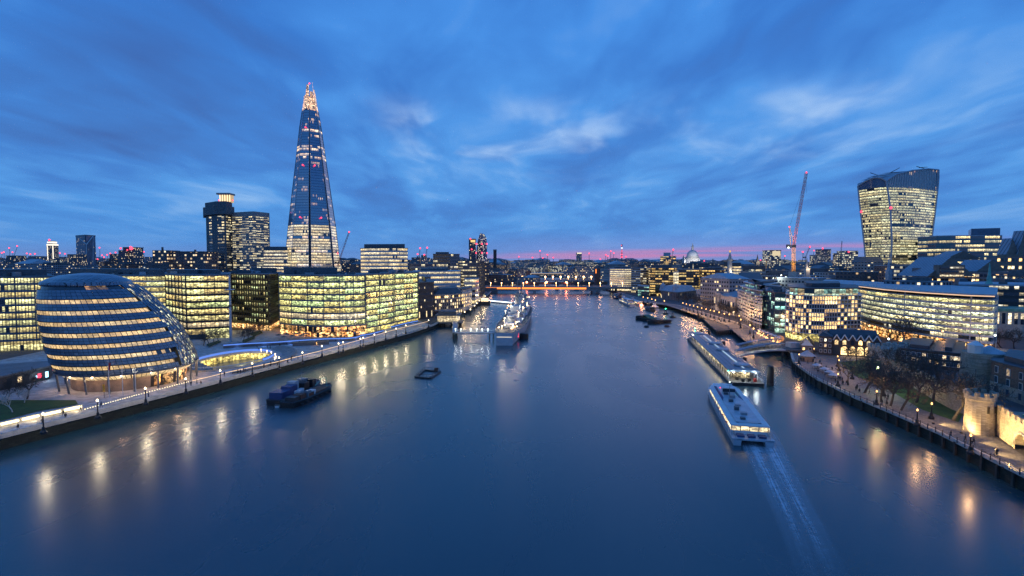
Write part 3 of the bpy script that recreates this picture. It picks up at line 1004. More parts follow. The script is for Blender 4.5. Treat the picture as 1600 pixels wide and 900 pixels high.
eg = thing('city_hall', 'dark blue leaning egg shaped glass building with rings of warm lit windows', 'building', (-140, 191, QZ))
P_L = -215.0
bound = [46, 49, 53, 50, 51, 43, 42]
core = MB()
for i in range(18):
    z0, z1 = lerp(11.0, 40.3, i / 18), lerp(11.0, 40.3, (i + 1) / 18)
    egg_strip(core, 0, 360, z0, z1, -1.0, -1.0, 0, 6)
egg_disc(core, 40.0, -1.0)
core.face([egg(-i * 6, 11.0, -0.6) for i in range(60)])
core.build('wall', M['dark'], eg)
for k in range(7):
    zc_ = 35.4 - k * 3.62
    pr = bound[k]
    g = MB(); egg_strip(g, P_L, pr - 3, zc_ - 0.62, zc_ + 0.62, 0.0, 0.10)
    g.build('window_band', M['g_hall'], eg)
    p = MB(); egg_strip(p, P_L, pr, zc_ - 2.7, zc_ - 0.63, 0.50, 0.28)
    egg_strip(p, P_L, pr, zc_ - 2.71, zc_ - 2.7, -0.9, 0.50)
    p.build('panel_band', M['hallpanel'], eg)
    s = MB(); egg_strip(s, P_L, pr, zc_ + 0.63, zc_ + 0.75, 0.42, 0.42); egg_strip(s, P_L, pr, zc_ + 0.75, zc_ + 0.76, 0.42, -0.9)
    egg_strip(s, P_L, pr, zc_ + 0.62, zc_ + 0.63, -0.9, 0.42)
    s.build('shade_line_ledge', M['slabdark'], eg)  # near-black ledge painted in for the shadow line above each window row
p = MB(); egg_strip(p, P_L, 44, 36.3, 39.2, 0.35, 0.15); p.build('panel_band', M['hallpanel'], eg)
g = MB(); egg_strip(g, P_L, 44, 39.2, 40.4, -0.6, -0.6); g.build('terrace_glazing', office_glass('terrace_glass', (1.0, 0.5, 0.2), (1.0, 0.8, 0.4), 0.4, 0.9, 1.6, (0.015, 0.02, 0.03), 0.8, 3), eg)
r = MB()
prof = [(-.2, 40.4), (0.1, 40.9), (-.1, 41.6), (-2.2, 42.8), (-5.5, 43.9), (-11.9, 44.6)]
for (o0, z0), (o1, z1) in zip(prof, prof[1:]):
    for i in range(60):
        a, b = i * 6 - 180, i * 6 - 174
        q = [egg(a, min(z0, 40.9), o0), egg(b, min(z0, 40.9), o0), egg(b, min(z1, 40.9), o1), egg(a, min(z1, 40.9), o1)]
        q = [(x, y, zz) for (x, y, _), zz in zip(q, (z0, z0, z1, z1))]
        r.face(q, 0, [(x_[0], x_[1]) for x_ in q])
r.build('roof', M['hallpanel'], eg)
# river side: smooth glass with a lattice of tubes
gl = MB()
for i in range(24):
    z0, z1 = lerp(11.3, 40.4, i / 24), lerp(11.3, 40.4, (i + 1) / 24)
    b0 = interp([10, 18, 26, 34, 40], [44, 47, 51, 47, 44], (z0 + z1) / 2)
    n = 20
    for j in range(n):
        a, b = lerp(b0, 146, j / n), lerp(b0, 146, (j + 1) / n); rr_ = 27
        gl.face([egg(a, z0, .35), egg(b, z0, .35), egg(b, z1, .35), egg(a, z1, .35)], 0, [(radians(a) * rr_ + 90, z0), (radians(b) * rr_ + 90, z0), (radians(b) * rr_ + 90, z1), (radians(a) * rr_ + 90, z1)])
gl.build('lattice_glazing', M['g_grid'], eg)
lt = MB()
for sgn in (1, -1):
    for k in range(-12, 34):
        prev = None
        for i in range(13):
            z = lerp(11.3, 40.4, i / 12)
            ph = 46 + k * 5.6 + sgn * (z - 11.3) * 1.45
            lo = interp([10, 18, 26, 34, 40], [44, 47, 51, 47, 44], z)
            q = egg(ph, z, 0.5) if lo <= ph <= 146 else None
            if q and prev: lt.tube(prev, q, 0.14, 0.14, 4, 0, False)
            prev = q
for z in (15, 18.6, 22.2, 25.8, 29.4, 33, 36.6):
    for i in range(16):
        lt.tube(egg(lerp(52, 146, i / 16), z, .5), egg(lerp(52, 146, (i + 1) / 16), z, .5), 0.09, 0.09, 4, 0, False)
lt.build('lattice', M['steel'], eg)
rim = MB(); egg_strip(rim, 0, 360, 10.9, 11.5, .6, .75); egg_strip(rim, 0, 360, 10.88, 10.89, -3, .6); rim.build('lower_rim', M['slab'], eg)
lw = MB()
for i in range(60):
    a, b = i * 6, i * 6 + 6
    q = [egg(a, 8.0), egg(b, 8.0)]
    lw.face([(egg(a, 9.3, -1.2)), (egg(b, 9.3, -1.2)), egg(b, 10.86, .35), egg(a, 10.86, .35)], 0, [(radians(a) * 22, .1), (radians(b) * 22, .1), (radians(b) * 22, 1.6), (radians(a) * 22, 1.6)])
lw.build('window_band', M['g_hall'], eg)
dr = MB(); dg = MB()
for i in range(60):
    a, b = i * 6 - 180, i * 6 - 174
    tgt = dg if 14 <= a <= 150 else dr
    tgt.face([egg(a, 5.0, 0.5), egg(b, 5.0, 0.5), egg(b, 9.3, -2.5), egg(a, 9.3, -2.5)], 0, [(radians(a) * 22 + 80, 0.1), (radians(b) * 22 + 80, 0.1), (radians(b) * 22 + 80, 3.8), (radians(a) * 22 + 80, 3.8)])
dr.build('drum_wall', M['brown'], eg); dg.build('ground_floor_glazing', M['g_rest'], eg)
for i in range(16):
    ph = -150 + i * 19
    cb_ = MB(); cb_.tube(egg(ph, 5.0, 4.0), egg(ph, 10.9, 0.2), 0.3, 0.3, 8); cb_.build('column', M['slab'], eg)
for ph in range(-80, 100, 24):
    q = egg(ph, 7.0, 2.2); 
    lamp_light('soffit_light', Vector((q[0], q[1], 9.6)) - Vector((-140, 191, QZ)), 420, (1.0, 0.62, 0.36), 0.25, eg)

# ---------------------------------------------------------------- landmark: tall glass spire
SH = Vector((-291, 770, 0))
SZ = [5, 41, 104, 150, 200, 243, 268, 292, 310]
SRR = [41.5, 38.3, 32.0, 26.2, 19.8, 14.6, 10.6, 7.4, 4.6]
SANG = [(-92, 1), (-47, 1.03), (-8.5, .985), (-6, .93), (-3.5, .985), (42, 1.02), (44.5, .945), (47, 1.02), (92, 1), (137, 1.03), (180, 1), (225, 1.03)]
a_face = math.degrees(atan2(-770, 291))
def spire(i, z, off=0.0):
    a, k = SANG[i % len(SANG)]
    a = radians(a_face + a); r = interp(SZ, SRR, z) * k + off
    return (SH.x + r * cos(a), SH.y + r * sin(a), z)
sp = thing('glass_spire', 'very tall tapering glass spire with glowing lower floors and bright splintered tip', 'skyscraper', (SH.x, SH.y, QZ))
w = MB(); N = len(SANG)
for z0, z1 in zip(SZ[:7], SZ[1:7]):
    for i in range(N):
        w.face([spire(i, z0, -.25), spire(i + 1, z0, -.25), spire(i + 1, z1, -.25), spire(i, z1, -.25)])
w.build('wall', M['dark'], sp)
M['g_crown'] = office_glass('spire_tip_glass', (1.0, 0.50, 0.24), (1.0, 0.70, 0.44), 0.86, 1.3, 1.3, (0.03, 0.05, 0.08), 0.7, 2, 0.2, 0.12, 2.2)
z = 28.0; k = 0
while z < 264:
    h = 3.9
    gm = M['g_white'] if z < 101 else (M['g_spire2'] if (206 < z < 212 or 192 < z < 200 or 232 < z < 236) else M['g_spire'])
    if z < 101 and k % 5 == 4: gm = M['g_spire2']
    g = MB(); u = 0
    for i in range(N):
        a, b = spire(i, z), spire(i + 1, z); L = hypot(b[0] - a[0], b[1] - a[1])
        if i in (2, 3, 5, 6): u += L; continue
        zt = z + h - (0.85 if z < 101 else 0.5)
        g.face([a, b, spire(i + 1, zt), spire(i, zt)], 0, [(u, 0.1), (u + L, 0.1), (u + L, h - .3), (u, h - .3)]); u += L
    g.build('window_band', gm, sp)
    s = MB()
    for i in range(N):
        if i in (2, 3, 5, 6): continue
        zz = z + h - (0.85 if z < 101 else 0.5)
        s.face([spire(i, zz, .12), spire(i + 1, zz, .12), spire(i + 1, z + h, .12), spire(i, z + h, .12)])
    s.build('floor_edge', M['glass'] if z > 101 else M['slab'], sp)
    z += h; k += 1
for i, (zt, k0) in enumerate([(288, 0), (303, 1), (293, 4), (307, 5), (297, 7), (292, 8), (286, 9), (290, 10)]):
    b = MB(); j = k0
    a0, a1 = spire(j, 265.5), spire(j + 1, 265.5); b0, b1 = spire(j, zt), spire(j + 1, zt)
    b1 = tuple(lerp(b0[q], b1[q], .8) for q in range(3))
    inn = lambda p: (lerp(p[0], SH.x, .06), lerp(p[1], SH.y, .06), p[2])
    u = hypot(a1[0] - a0[0], a1[1] - a0[1])
    b.face([a0, a1, b1, b0], 0, [(0, 0), (u, 0), (u * .6, zt - 265), (0, zt - 265)])
    b.face([inn(a1), inn(a0), inn(b0), inn(b1)], 0, [(0, 0), (u, 0), (u * .6, zt - 265), (0, zt - 265)])
    b.face([a0, b0, inn(b0), inn(a0)], 0); b.face([a1, inn(a1), inn(b1), b1], 0); b.face([b0, b1, inn(b1), inn(b0)], 0)
    b.build('glass_shard', M['g_crown'], sp)
er = MB()
for i in (0, 1, 2, 4, 5, 7, 8):
    er.path([spire(i, z_, .25) for z_ in SZ[:7]], .38, 4)
er.build('facet_edge', M['slabpale'], sp)
def beacon(t, p, r, m='red'):
    b = MB(); b.ball(p, r, 6); b.build('warning_light', M[m], t)
for zz, phi in ((112, -30), (112, 22), (186, -30), (186, 12), (240, -25), (304, -4)):
    a = radians(a_face + phi); r = interp(SZ, SRR, zz) + 1.0
    beacon(sp, (SH.x + r * cos(a), SH.y + r * sin(a), zz), 1.1)

# ---------------------------------------------------------------- landmark: top-heavy tower with flared sides
wk = thing('flared_tower', 'top heavy office tower with flared curved sides and finned rounded crown', 'skyscraper', (pt(1400, 740)[0], 740, QZ))
VL, UL = [285, 300, 320, 350, 380, 425, 445], [1339.5, 1341, 1343, 1346.5, 1350, 1353.5, 1355]
VC, UC = [278, 300, 330, 380, 425, 445], [1383.5, 1387, 1391, 1393, 1391, 1390]
VR, UR = [262, 280, 300, 340, 370, 400, 425, 445], [1466, 1466, 1464, 1459.5, 1455.5, 1452, 1449.5, 1448]
YL, YC, YR = 722, 690, 726
def wl(s, v):      # west face, left edge to corner
    u = lerp(interp(VL, UL, v), interp(VC, UC, v), s) ; Y = lerp(YL, YC, s) - 5 * sin(pi * s)
    return A(u, v, Y)
def wr(s, v):
    u = lerp(interp(VC, UC, v), interp(VR, UR, v), s); Y = lerp(YC, YR, s) - 9 * sin(pi * s)
    return A(u, v, Y)
vb = 445
def zfix(f, s, z):
    lo, hi = 240.0, 470.0
    for _ in range(24):
        m_ = (lo + hi) / 2
        if f(s, m_).z > z: lo = m_
        else: hi = m_
    return f(s, (lo + hi) / 2)
ztopR = lambda s: wr(s, interp([0, .2, .5, .8, 1], [283, 272.5, 266.5, 264, 265.5], s)).z
ztopL = lambda s: wl(s, interp([0, .3, .6, .85, 1], [291, 282.5, 277.5, 278, 283], s)).z
nfl = 38; zf0, zf1 = 18.0, 147.5
wb_ = MB()
def strip(mb, f, z0, z1, m, push, n=8):
    u = 0
    for i in range(n):
        a, b = zfix(f, i / n, z0), zfix(f, (i + 1) / n, z0); c, d = zfix(f, (i + 1) / n, z1), zfix(f, i / n, z1)
        L = (b - a).length
        o = Vector((0, push, 0))
        mb.face([a + o, b + o, c + o, d + o], m, [(u, 0.1), (u + L, 0.1), (u + L, z1 - z0 + .1), (u, z1 - z0 + .1)]); u += L
for i in range(12):
    strip(wb_, wl, lerp(5, 152, i / 12), lerp(5, 152, (i + 1) / 12), 0, 0.9); strip(wb_, wr, lerp(5, 152, i / 12), lerp(5, 152, (i + 1) / 12), 0, 0.9)
# far sides
for z0, z1 in zip(range(5, 145, 20), range(25, 165, 20)):
    bk = lambda v, d: Vector((v.x * 1.08 + d, v.y * 1.08, v.z))
    p = [zfix(wr, 1, z0), bk(zfix(wr, 1, z0), -6), bk(zfix(wl, 0, z0), 6), zfix(wl, 0, z0)]
    q = [zfix(wr, 1, z1), bk(zfix(wr, 1, z1), -6), bk(zfix(wl, 0, z1), 6), zfix(wl, 0, z1)]
    for i in range(3): wb_.face([p[i], p[i + 1], q[i + 1], q[i]])
wb_.build('wall', M['dconcrete'], wk)
fh_ = (zf1 - zf0) / nfl
for i in range(nfl):
    z0 = zf0 + i * fh_
    for f in (wl, wr):
        g = MB(); strip(g, f, z0, z0 + fh_ * .70, 0, 0.25, 6)
        g.build('window_band', M['g_walk'] if i not in (10, 11, 23) or f is wl else M['g_dull'], wk)
se = MB()
for i in range(nfl + 1):
    z0 = zf0 + i * fh_
    for f in (wl, wr): strip(se, f, z0 - fh_ * .30, z0, 0, 0.0, 6)
se.build('floor_edge', M['slab'], wk)
cr = MB()
def crown(mb, f, zt, z0, push, n=16):
    for i in range(n):
        a, b = zfix(f, i / n, z0), zfix(f, (i + 1) / n, z0); c, d = zfix(f, (i + 1) / n, zt((i + 1) / n)), zfix(f, i / n, zt(i / n))
        o = Vector((0, push, 0)); mb.face([a + o, b + o, c + o, d + o])
crown(cr, wr, ztopR, zf1, 0.5); crown(cr, wl, ztopL, zf1, 0.5)
cr.build('sky_garden_glazing', office_glass('sky_garden_glass', (1.0, 0.5, 0.3), (1.0, 0.7, 0.4), 0.12, 0.8, 3.0, (0.09, 0.14, 0.22), .5, ior=2.4), wk)
fn = MB()
for i in range(31):
    s = (i + .5) / 31
    a, b = zfix(wr, s, zf1 - 2), zfix(wr, s, ztopR(s)); fn.tube(a + Vector((0,-.5,0)), b + Vector((0,-.5,0)), 0.65, 0.65, 4, 0, False)
fn.build('fin_screen', M['white'], wk)
er = MB()
for f, s in ((wl, 0.0), (wl, 1.0), (wr, 1.0)):
    zt = ztopL(s) if f is wl else ztopR(s)
    pts = [zfix(f, s, lerp(8, zt, i / 16)) + Vector((0, -.6, 0)) for i in range(17)]
    er.path(pts, 1.1, 6)
er.path([zfix(wl, i / 10, ztopL(i / 10)) + Vector((0, -.6, 0)) for i in range(11)], 1.2, 6)
er.path([zfix(wr, i / 10, ztopR(i / 10)) + Vector((0, -.6, 0)) for i in range(11)], 1.0, 6)
er.build('edge_rib', M['slabpale'], wk)
rf = MB()
for i in range(12):
    a, b = zfix(wr, i / 12, ztopR(i / 12)), zfix(wr, (i + 1) / 12, ztopR((i + 1) / 12))
    up0, up1 = 3.0 * sin(pi * min(1, .25 + i / 14)), 3.0 * sin(pi * min(1, .25 + (i + 1) / 14))
    rf.face([a, b, b + Vector((-8, 36, up1)), a + Vector((-14, 36, up0))])
a, b = zfix(wl, 0, ztopL(0)), zfix(wr, 0, ztopR(0)) + Vector((-14, 36, 2.1))
for i in range(8):
    p0, p1 = zfix(wl, i / 8, ztopL(i / 8)), zfix(wl, (i + 1) / 8, ztopL((i + 1) / 8))
    rf.face([p0, p1, b.lerp(p1, .3) if i < 7 else b, b.lerp(p0, .3)])
rf.build('roof', M['lead'], wk)
gy = MB()
for (u0, v0, u1, v1) in ((1432, 260, 1448, 264.5), (1436, 262, 1449, 261), (1360, 270, 1372, 274), (1390, 270.5, 1406, 262)):
    gy.tube(A(u0, v0, 730), A(u1, v1, 730), .5, .35, 4)
gy.build('cleaning_cradle_arm', M['dark'], wk)
beacon(wk, wl(0, 331) + Vector((0, -2, 0)), 1.5); beacon(wk, wl(1, 325) + Vector((0, -2, 0)), 1.7)
# ---------------------------------------------------------------- office blocks behind the south promenade
office('office_block', 'glass office block with wide dark roof left of the blue egg building', poly_from([(-160, 236), (-40, 252), (84, 262)], 60, (0, -10)),
       40.6, 9, M['g_blind'], M['slab'], M['roof'], base=4.5, basem=M['g_blind'], plant=[(0.02, 0.98, .12, .8, 3.2, 'louvre')], fins=7)
office('office_block', 'curved cream lit office wing peeking above the right shoulder of the egg building', poly_from([(150, 372), (190, 350), (228, 345), (259, 352)], 50),
       39.0, 8, M['g_more2'], M['slabpale'], M['roof'], base=5, plant=[(-0.4, 1.0, .1, .8, 3.8, 'louvre')])
office('office_block', 'cubic glass office block behind the tall plaza mast', poly_from([(258.5, 318), (290, 293), (357, 302)], 60, (0, 4)),
       40.6, 8, M['g_more2'], M['slabdark'], M['roof'], base=5.6, plant=[(0.03, 0.9, .1, .7, 2.4, 'louvre')], fins=6, tops={0: M['g_white'], 3: M['g_more']})
office('office_block', 'black slatted office block with dark floor bands between two bright glass blocks', poly_from([(359, 352), (378, 345), (419, 331), (435.5, 366)], 50, (0, 4)),
       40.2, 9, M['g_dark'], M['slabdark'], M['slate'], base=3.6, basem=M['g_rest'], band=.55, proud=.7, plant=[(0.45, .98, .12, .6, 3.4, 'louvre')], fins=2.4)
dblk = office('office_block', 'broad bowed office block with glowing restaurant at its foot', poly_from([(436, 318), (455, 311), (480, 305.5), (505, 303), (530, 303), (552, 306.5), (569.5, 312)], 55, (0, 6)),
       40.2, 8, M['g_more'], M['slab'], M['roof'], base=6.0, basem=M['g_rest'], band=.72, plant=[(0.06, .70, .1, .75, 4.2, 'louvre')], fins=12.5, tops={1: M['g_white']})
office('office_block', 'stepped glass office block by the river between bowed block and brick warehouse', poly_from([(571, 322), (592, 335), (613.5, 350), (616, 356), (635, 370), (652, 385)], 60, (6, 2)),
       40.4, 9, M['g_more'], M['slab'], M['roof'], base=2.6, basem=M['g_gold'], band=.74, plant=[(0.05, .5, .25, .7, 2.6, 'louvre')], fins=13)
rl_ = thing('rooftop_floodlight', 'bright floodlights on the roof of the stepped glass block', 'floodlight', A(609, 426, 372))
for uu in (609, 624.5, 630): 
    fb = MB(); c_ = A(uu, 425.5, 374); fb.ball(c_, 0.55, 8); fb.build('bulb', M['globe'], rl_)
fb = MB(); fb.tube(A(606, 429, 374), A(633, 429, 374), .15, .15, 4)
for uu in (609, 624.5, 630): fb.tube(A(uu, 431, 374), A(uu, 426, 374), .1, .1, 4)
fb.build('frame', M['dark'], rl_)

# timber and brick block, hotel, white terraces, brown tower towards the bridge
dk = thing('warehouse', 'plain dark brick block with small square windows beside the stepped glass offices', 'building', (*pt(668, 410), QZ))
poly = poly_from([(653.5, 398), (678, 415)], 60, (-6, -4)); zt = zat(442.5, 405)
b = MB(); b.prism(poly, QZ, zt, 0); b.build('wall', M['darkbrick'], dk)
b = MB(); b.prism(offset(poly, .3), zt + .003, zt + .8); b.prism(offset(poly, -6), zt + .803, zt + 4.5); b.build('roof', M['slate'], dk)
grid_windows(dk, poly[0], poly[1], 12, zt - 1, 9, 4, 1.0, 1.5, M['p_dim'], None, .04)
grid_windows(dk, poly[0], poly[1], 5.5, 11.5, 9, 1, 1.0, 4.6, M['p_mix'], None, .04)

ht = thing('riverside_hotel', 'brown brick hospital building with lit attic windows and slate roof', 'building', (*pt(700, 440), QZ))
poly = poly_from([(679, 428), (706, 440), (722, 452)], 50, (-4, -2)); zt = zat(459, 440)
b = MB(); b.prism(poly, QZ, zt, 0); 
for zz in (QZ + 4, zt - 4.0, zt - .8): b.prism(offset(poly, .35), zz, zz + .6, 1, None, True)
b.build('wall', [M['brick'], M['stone']], ht)
r = MB(); o = offset(poly, .4); i_ = offset(poly, -4.5)
for j in range(len(o)):
    k = (j + 1) % len(o); r.face([(*o[j], zt + .01), (*o[k], zt + .01), (*i_[k], zt + 4.6), (*i_[j], zt + 4.6)])
r.face([(*p, zt + 4.6) for p in i_]); r.build('roof', M['slate'], ht)
for j, (cols) in ((0, 9), (1, 5)):
    grid_windows(ht, poly[j], poly[j + 1], QZ + 4.6, zt - 4.4, cols, 3, 1.3, 2.0, M['p_mix'], M['stone'], .1)
    grid_windows(ht, poly[j], poly[j + 1], zt - 3.6, zt - .9, cols, 1, 1.5, 1.9, M['p_warm'], M['stone'], .1)
    grid_windows(ht, poly[j], poly[j + 1], QZ + .3, QZ + 3.9, cols, 1, 1.5, 2.4, M['p_mix'], None, .06)
cw_ = thing('warehouse', 'narrow cream lit brick warehouse end between the hotel and the white terraced offices', 'building', (*pt(728, 480), QZ))
poly = poly_from([(721.5, 470), (727, 474), (737, 500)], 40); zt = zat(452, 480)
b = MB(); b.prism(poly, QZ, zt, 0); b.prism(offset(poly, .3), zt - 3, zt - 2.4, 1, None, True); b.build('wall', [M['stone'], M['white']], cw_)
b = MB(); b.prism(offset(poly, .5), zt + .003, zt + .9); b.build('roof', M['slate'], cw_)
grid_windows(cw_, poly[1], poly[2], QZ + 3, zt - 3.5, 4, 4, 1.3, 2.0, M['p_warm'], M['white'], .1)
grid_windows(cw_, poly[0], poly[1], QZ + 3, zt - 3.5, 2, 4, 1.0, 2.0, M['p_warm'], None, .1)
lamp_light('wall_wash', Vector((*pt(724, 462), 9)) - Vector((*pt(728, 480), QZ)), 700, (1.0, .66, .25), .4, cw_)

office('office_block', 'long white terraced office building with strip windows behind the brick hotel', poly_from([(652, 520), (718, 535)], 70, (-5, 0)), zat(425, 525), 6, M['g_white'], M['slabpale'], M['lead'], base=6, band=.42, proud=1.2,
       plant=[(0.1, .75, .2, .8, 2.5, 'louvre')])
office('office_block', 'brown stone office tower with stepped corners at the bridge end', poly_from([(716.5, 610), (722, 596), (746, 600), (755, 640)], 60, (0, 2)), zat(408.5, 600), 13, M['g_office'], M['brown'], M['slate'], base=4, band=.46, proud=.35, fins=3.4, finm=M['brown'])
office('office_block', 'low white office with terraces at the foot of the brown stone tower', poly_from([(726, 560), (742, 560), (748, 585)], 30), zat(437, 560), 4, M['g_office'], M['slabpale'], M['lead'], base=3.5, band=.5, proud=.6)
# mid distance
office('office_block', 'wide white lit office slab with rounded dark top right of the red crane', poly_from([(564, 705), (571, 690), (595, 682), (618, 682), (637, 696)], 50), zat(388.5, 690), 9, M['g_white'], M['slabpale'], M['louvre'], z0=QZ, base=18, basem=M['g_white'], band=.60, proud=.5,
       plant=[(0.08, .95, .08, .9, 5.5, 'louvre')])
office('office_block', 'lit low glass office wing joined to the left foot of the glass spire', poly_from([(412.5, 720), (450, 722)], 60), zat(391.5, 720), 11, M['g_white'], M['slab'], M['louvre'], base=10, band=.6, plant=[(0.0, 1.0, .05, .9, 4.5, 'louvre')])
office('office_block', 'blue grey office cluster with lit corners left of the twin glass towers', poly_from([(677, 830), (703, 822), (718, 840)], 60), zat(397.5, 830), 11, M['g_dull'], M['slab'], M['louvre'], base=5, band=.6, plant=[(0.1, .6, .1, .8, 3, 'louvre')])
office('office_block', 'low flat office with amber windows in front of the blue grey cluster', poly_from([(640, 720), (700, 730)], 60), zat(413, 720), 6, M['g_office'], M['concrete'], M['roof'], base=8, band=.5)

# hospital tower: dark service shaft and paler ward block
gt = thing('hospital_tower', 'concrete hospital tower of dark shaft and paler ward block with lit rooftop lantern', 'tower', (*pt(360, 880), QZ))
poly = poly_from([(324, 905), (341, 880), (355, 878), (364.5, 895)], 40); z1 = zat(334, 880)
b = MB(); b.prism(poly, QZ, z1 - 2, 0)
cap = offset(poly, 4.0); b.prism(cap, z1 - 1, zat(322, 880), 0, None, True)
p2 = offset(poly, .8); b.prism(p2, zat(322, 880) + .003, zat(314.5, 880), 0)
b.build('wall', M['dconcrete'], gt)
for i in range(20):
    zz = lerp(34, z1 - 6, i / 19)
    g = MB(); g.wall(*[((p[0] - .0, p[1] - .3)) for p in (Vector(poly[0]).lerp(Vector(poly[1]), .3), Vector(poly[1]).lerp(Vector(poly[2]), .1))], zz, zz + 2.4)
    g.wall((poly[1][0] + 2, poly[1][1] - .3), (poly[2][0] - 3, poly[2][1] - .3), zz, zz + 2.4, 0, 40)
    g.wall((poly[2][0] + .5, poly[2][1] - .3), (poly[3][0], poly[3][1] - .3), zz, zz + 2.4, 0, 80)
    g.build('window_band', M['g_office'] if i > 9 else M['g_dull'], gt)
poly = poly_from([(364.8, 892), (398, 872), (422, 900)], 40); z2 = zat(338, 880); nf = 24
b = MB(); b.prism(poly, QZ, z2, 0)
hh = (z2 - 34) / nf
for i in range(nf): b.prism(offset(poly, .9), 34 + i * hh, 34 + i * hh + hh * .45, 0, None, True)
b.prism(offset(poly, 1.0), z2 + .003, zat(331, 880), 0, None, True); b.build('ward_wall', M['concrete'], gt)
for i in range(nf):
    g = MB(); zz = 34 + i * hh + hh * .45 + .01; o = offset(poly, .1); u = g.wall(o[0], o[1], zz, zz + hh * .54); g.wall(o[1], o[2], zz, zz + hh * .54, 0, u)
    g.build('window_band', M['g_dull'] if i in (9, 8) else M['g_office'], gt)
ln = MB(); c0 = A(344, 315, 890); c1 = A(361, 315, 890)
for i in range(5):
    x = lerp(c0.x + 1, c1.x - 1, i / 4); ln.tube((x, 888, zat(315, 888)), (x, 888, zat(304.5, 888)), .7, .7, 6)
ln.build('lit_column', M['warmin'], gt)
b = MB(); b.box(c0.x - 2, c1.x + 2, 882, 900, zat(304.5, 888), zat(302, 888)); b.build('lantern_roof', M['concrete'], gt)
b = MB(); b.box(c0.x, c1.x, 892, 899, zat(316, 888), zat(304.5, 888)); b.build('lantern_core', emit('lantern_glow', (1, .7, .35), .5), gt)
beacon(gt, A(342, 313, 884), 1.2); beacon(gt, A(363.5, 313, 884), 1.2)

# tower with a pale V on its face, slim lit tower, twin towers, power station chimney
vt = thing('apartment_tower', 'blue grey tower with pale V shaped facade line under flat roof', 'tower', (*pt(135, 1500), QZ))
fr = [(120.5, 1530), (135, 1490), (151, 1530)]; poly = poly_from(fr, 45); zt = zat(368, 1500)
b = MB(); b.prism(poly, QZ, zt); b.build('wall', facade('v_tower_facade', (0.20, 0.23, 0.30), (1, .7, .35), (1, .9, .6), .05, 1.4, 3.4, 3.4), vt)
b = MB(); b.prism(offset(poly, .6), zt + .01, zt + 2); b.build('roof', M['slab'], vt)
b = MB(); P = lambda u, v, Y: A(u, v, Y)
b.face([P(121.3, 369, 1527), P(135, 369.3, 1488), P(135, 382, 1488)]); b.face([P(135, 369.3, 1488), P(145, 369.3, 1515), P(135, 382, 1488)])
b.build('top_glazing', M['glass'], vt)
b = MB(); b.path([P(121, 369, 1525), P(135, 382, 1486), P(145.5, 368.5, 1514)], 1.2, 4); b.tube(P(135, 382, 1486), P(135, 420, 1486), .9, .9, 4); b.tube(P(145.5, 368.5, 1513), P(145.5, 420, 1513), .9, .9, 4); b.build('frame_line', M['white'], vt)
lt_ = thing('apartment_tower', 'slim dark tower edged with white light and stepped lit crown', 'tower', (*pt(77.5, 2600), QZ))
Y = 2600
def ubox(mb, u0, u1, v0, v1, Y, dep, m=0):
    a, c = A(u0, v0, Y), A(u1, v0, Y); mb.box(a.x, c.x, Y, Y + dep, zat(v1, Y), zat(v0, Y), m)
b = MB(); ubox(b, 72.5, 83, 383, 418, Y, 30); b.build('wall', FAC[2], lt_)
b = MB(); ubox(b, 73.2, 74.4, 384, 406, Y - 1, .8); ubox(b, 81.6, 83, 384, 406, Y - 1, .8); ubox(b, 72.5, 83, 381.5, 383.6, Y - 1, 31); ubox(b, 73.5, 81.5, 377.5, 380, Y, 28); b.build('light_edge', emit('tower_edge_light', (1, .9, .72), 1.3), lt_)
b = MB(); ubox(b, 74, 81, 380, 381.5, Y, 28); ubox(b, 75, 80, 376.2, 377.5, Y, 25); b.build('crown', M['stone'], lt_); beacon(lt_, A(77, 374.8, Y), 4.4)
def mast(label, u, v0, v1, Y, name='crane', r=1.2, lean=0, m='dark', bl=1.0, grp=None):
    t = thing(name, label, 'crane' if name == 'crane' else 'mast', A(u, v1, Y), grp)
    b = MB(); b.tube(A(u, v1, Y), A(u + lean, v0, Y), r * Y / 2500, r * .7 * Y / 2500, 4); b.build('mast', M[m], t)
    if bl: beacon(t, A(u + lean, v0, Y) + Vector((0, -2, 0)), bl * 1.15 * Y / 822)
    return t
tt = thing('apartment_tower', 'rounded blue glass tower with sloped top and red lights above the south bank', 'tower', (*pt(752, 1400), QZ))
Y = 1400
prf = [(364.5, 750.5, 753), (366, 749.5, 757), (372, 747.5, 760), (380, 746, 761), (395, 744.5, 761), (414, 744, 761)]
b = MB(); 
for (v0, a0, b0), (v1, a1, b1) in zip(prf, prf[1:]):
    q0 = [A(a0, v0, Y + 12), A(lerp(a0, b0, .5), v0, Y), A(b0, v0, Y + 12), A(lerp(a0, b0, .5), v0, Y + 40)]
    q1 = [A(a1, v1, Y + 12), A(lerp(a1, b1, .5), v1, Y), A(b1, v1, Y + 12), A(lerp(a1, b1, .5), v1, Y + 40)]
    for i in range(4):
        j = (i + 1) % 4; b.face([q1[i], q1[j], q0[j], q0[i]], 0, [(i * 30, q1[i].z), (i * 30 + 25, q1[i].z), (i * 30 + 25, q0[i].z), (i * 30, q0[i].z)])
b.build('wall', facade('glass_tower_facade', (0.10, 0.18, 0.30), (1, .7, .35), (.9, .95, 1), .22, 1.5, 2.6, 3.2, (.1, .9), (.2, .85)), tt)
b = MB(); b.tube(A(750.5, 365.5, Y + 8), A(757, 369, Y + 8), 2.2, 2.2, 5); b.build('crown', emit('crown_glow', (.9, .95, .8), .6), tt)
for (u, v) in ((744.5, 381), (753, 381), (760.5, 381), (743.5, 395), (753, 395), (761, 395.5)): beacon(tt, A(u, v, Y - 4), 2.3)
t2 = thing('apartment_tower', 'square brown tower with amber lit top left of the rounded glass tower', 'tower', (*pt(737, 1380), QZ))
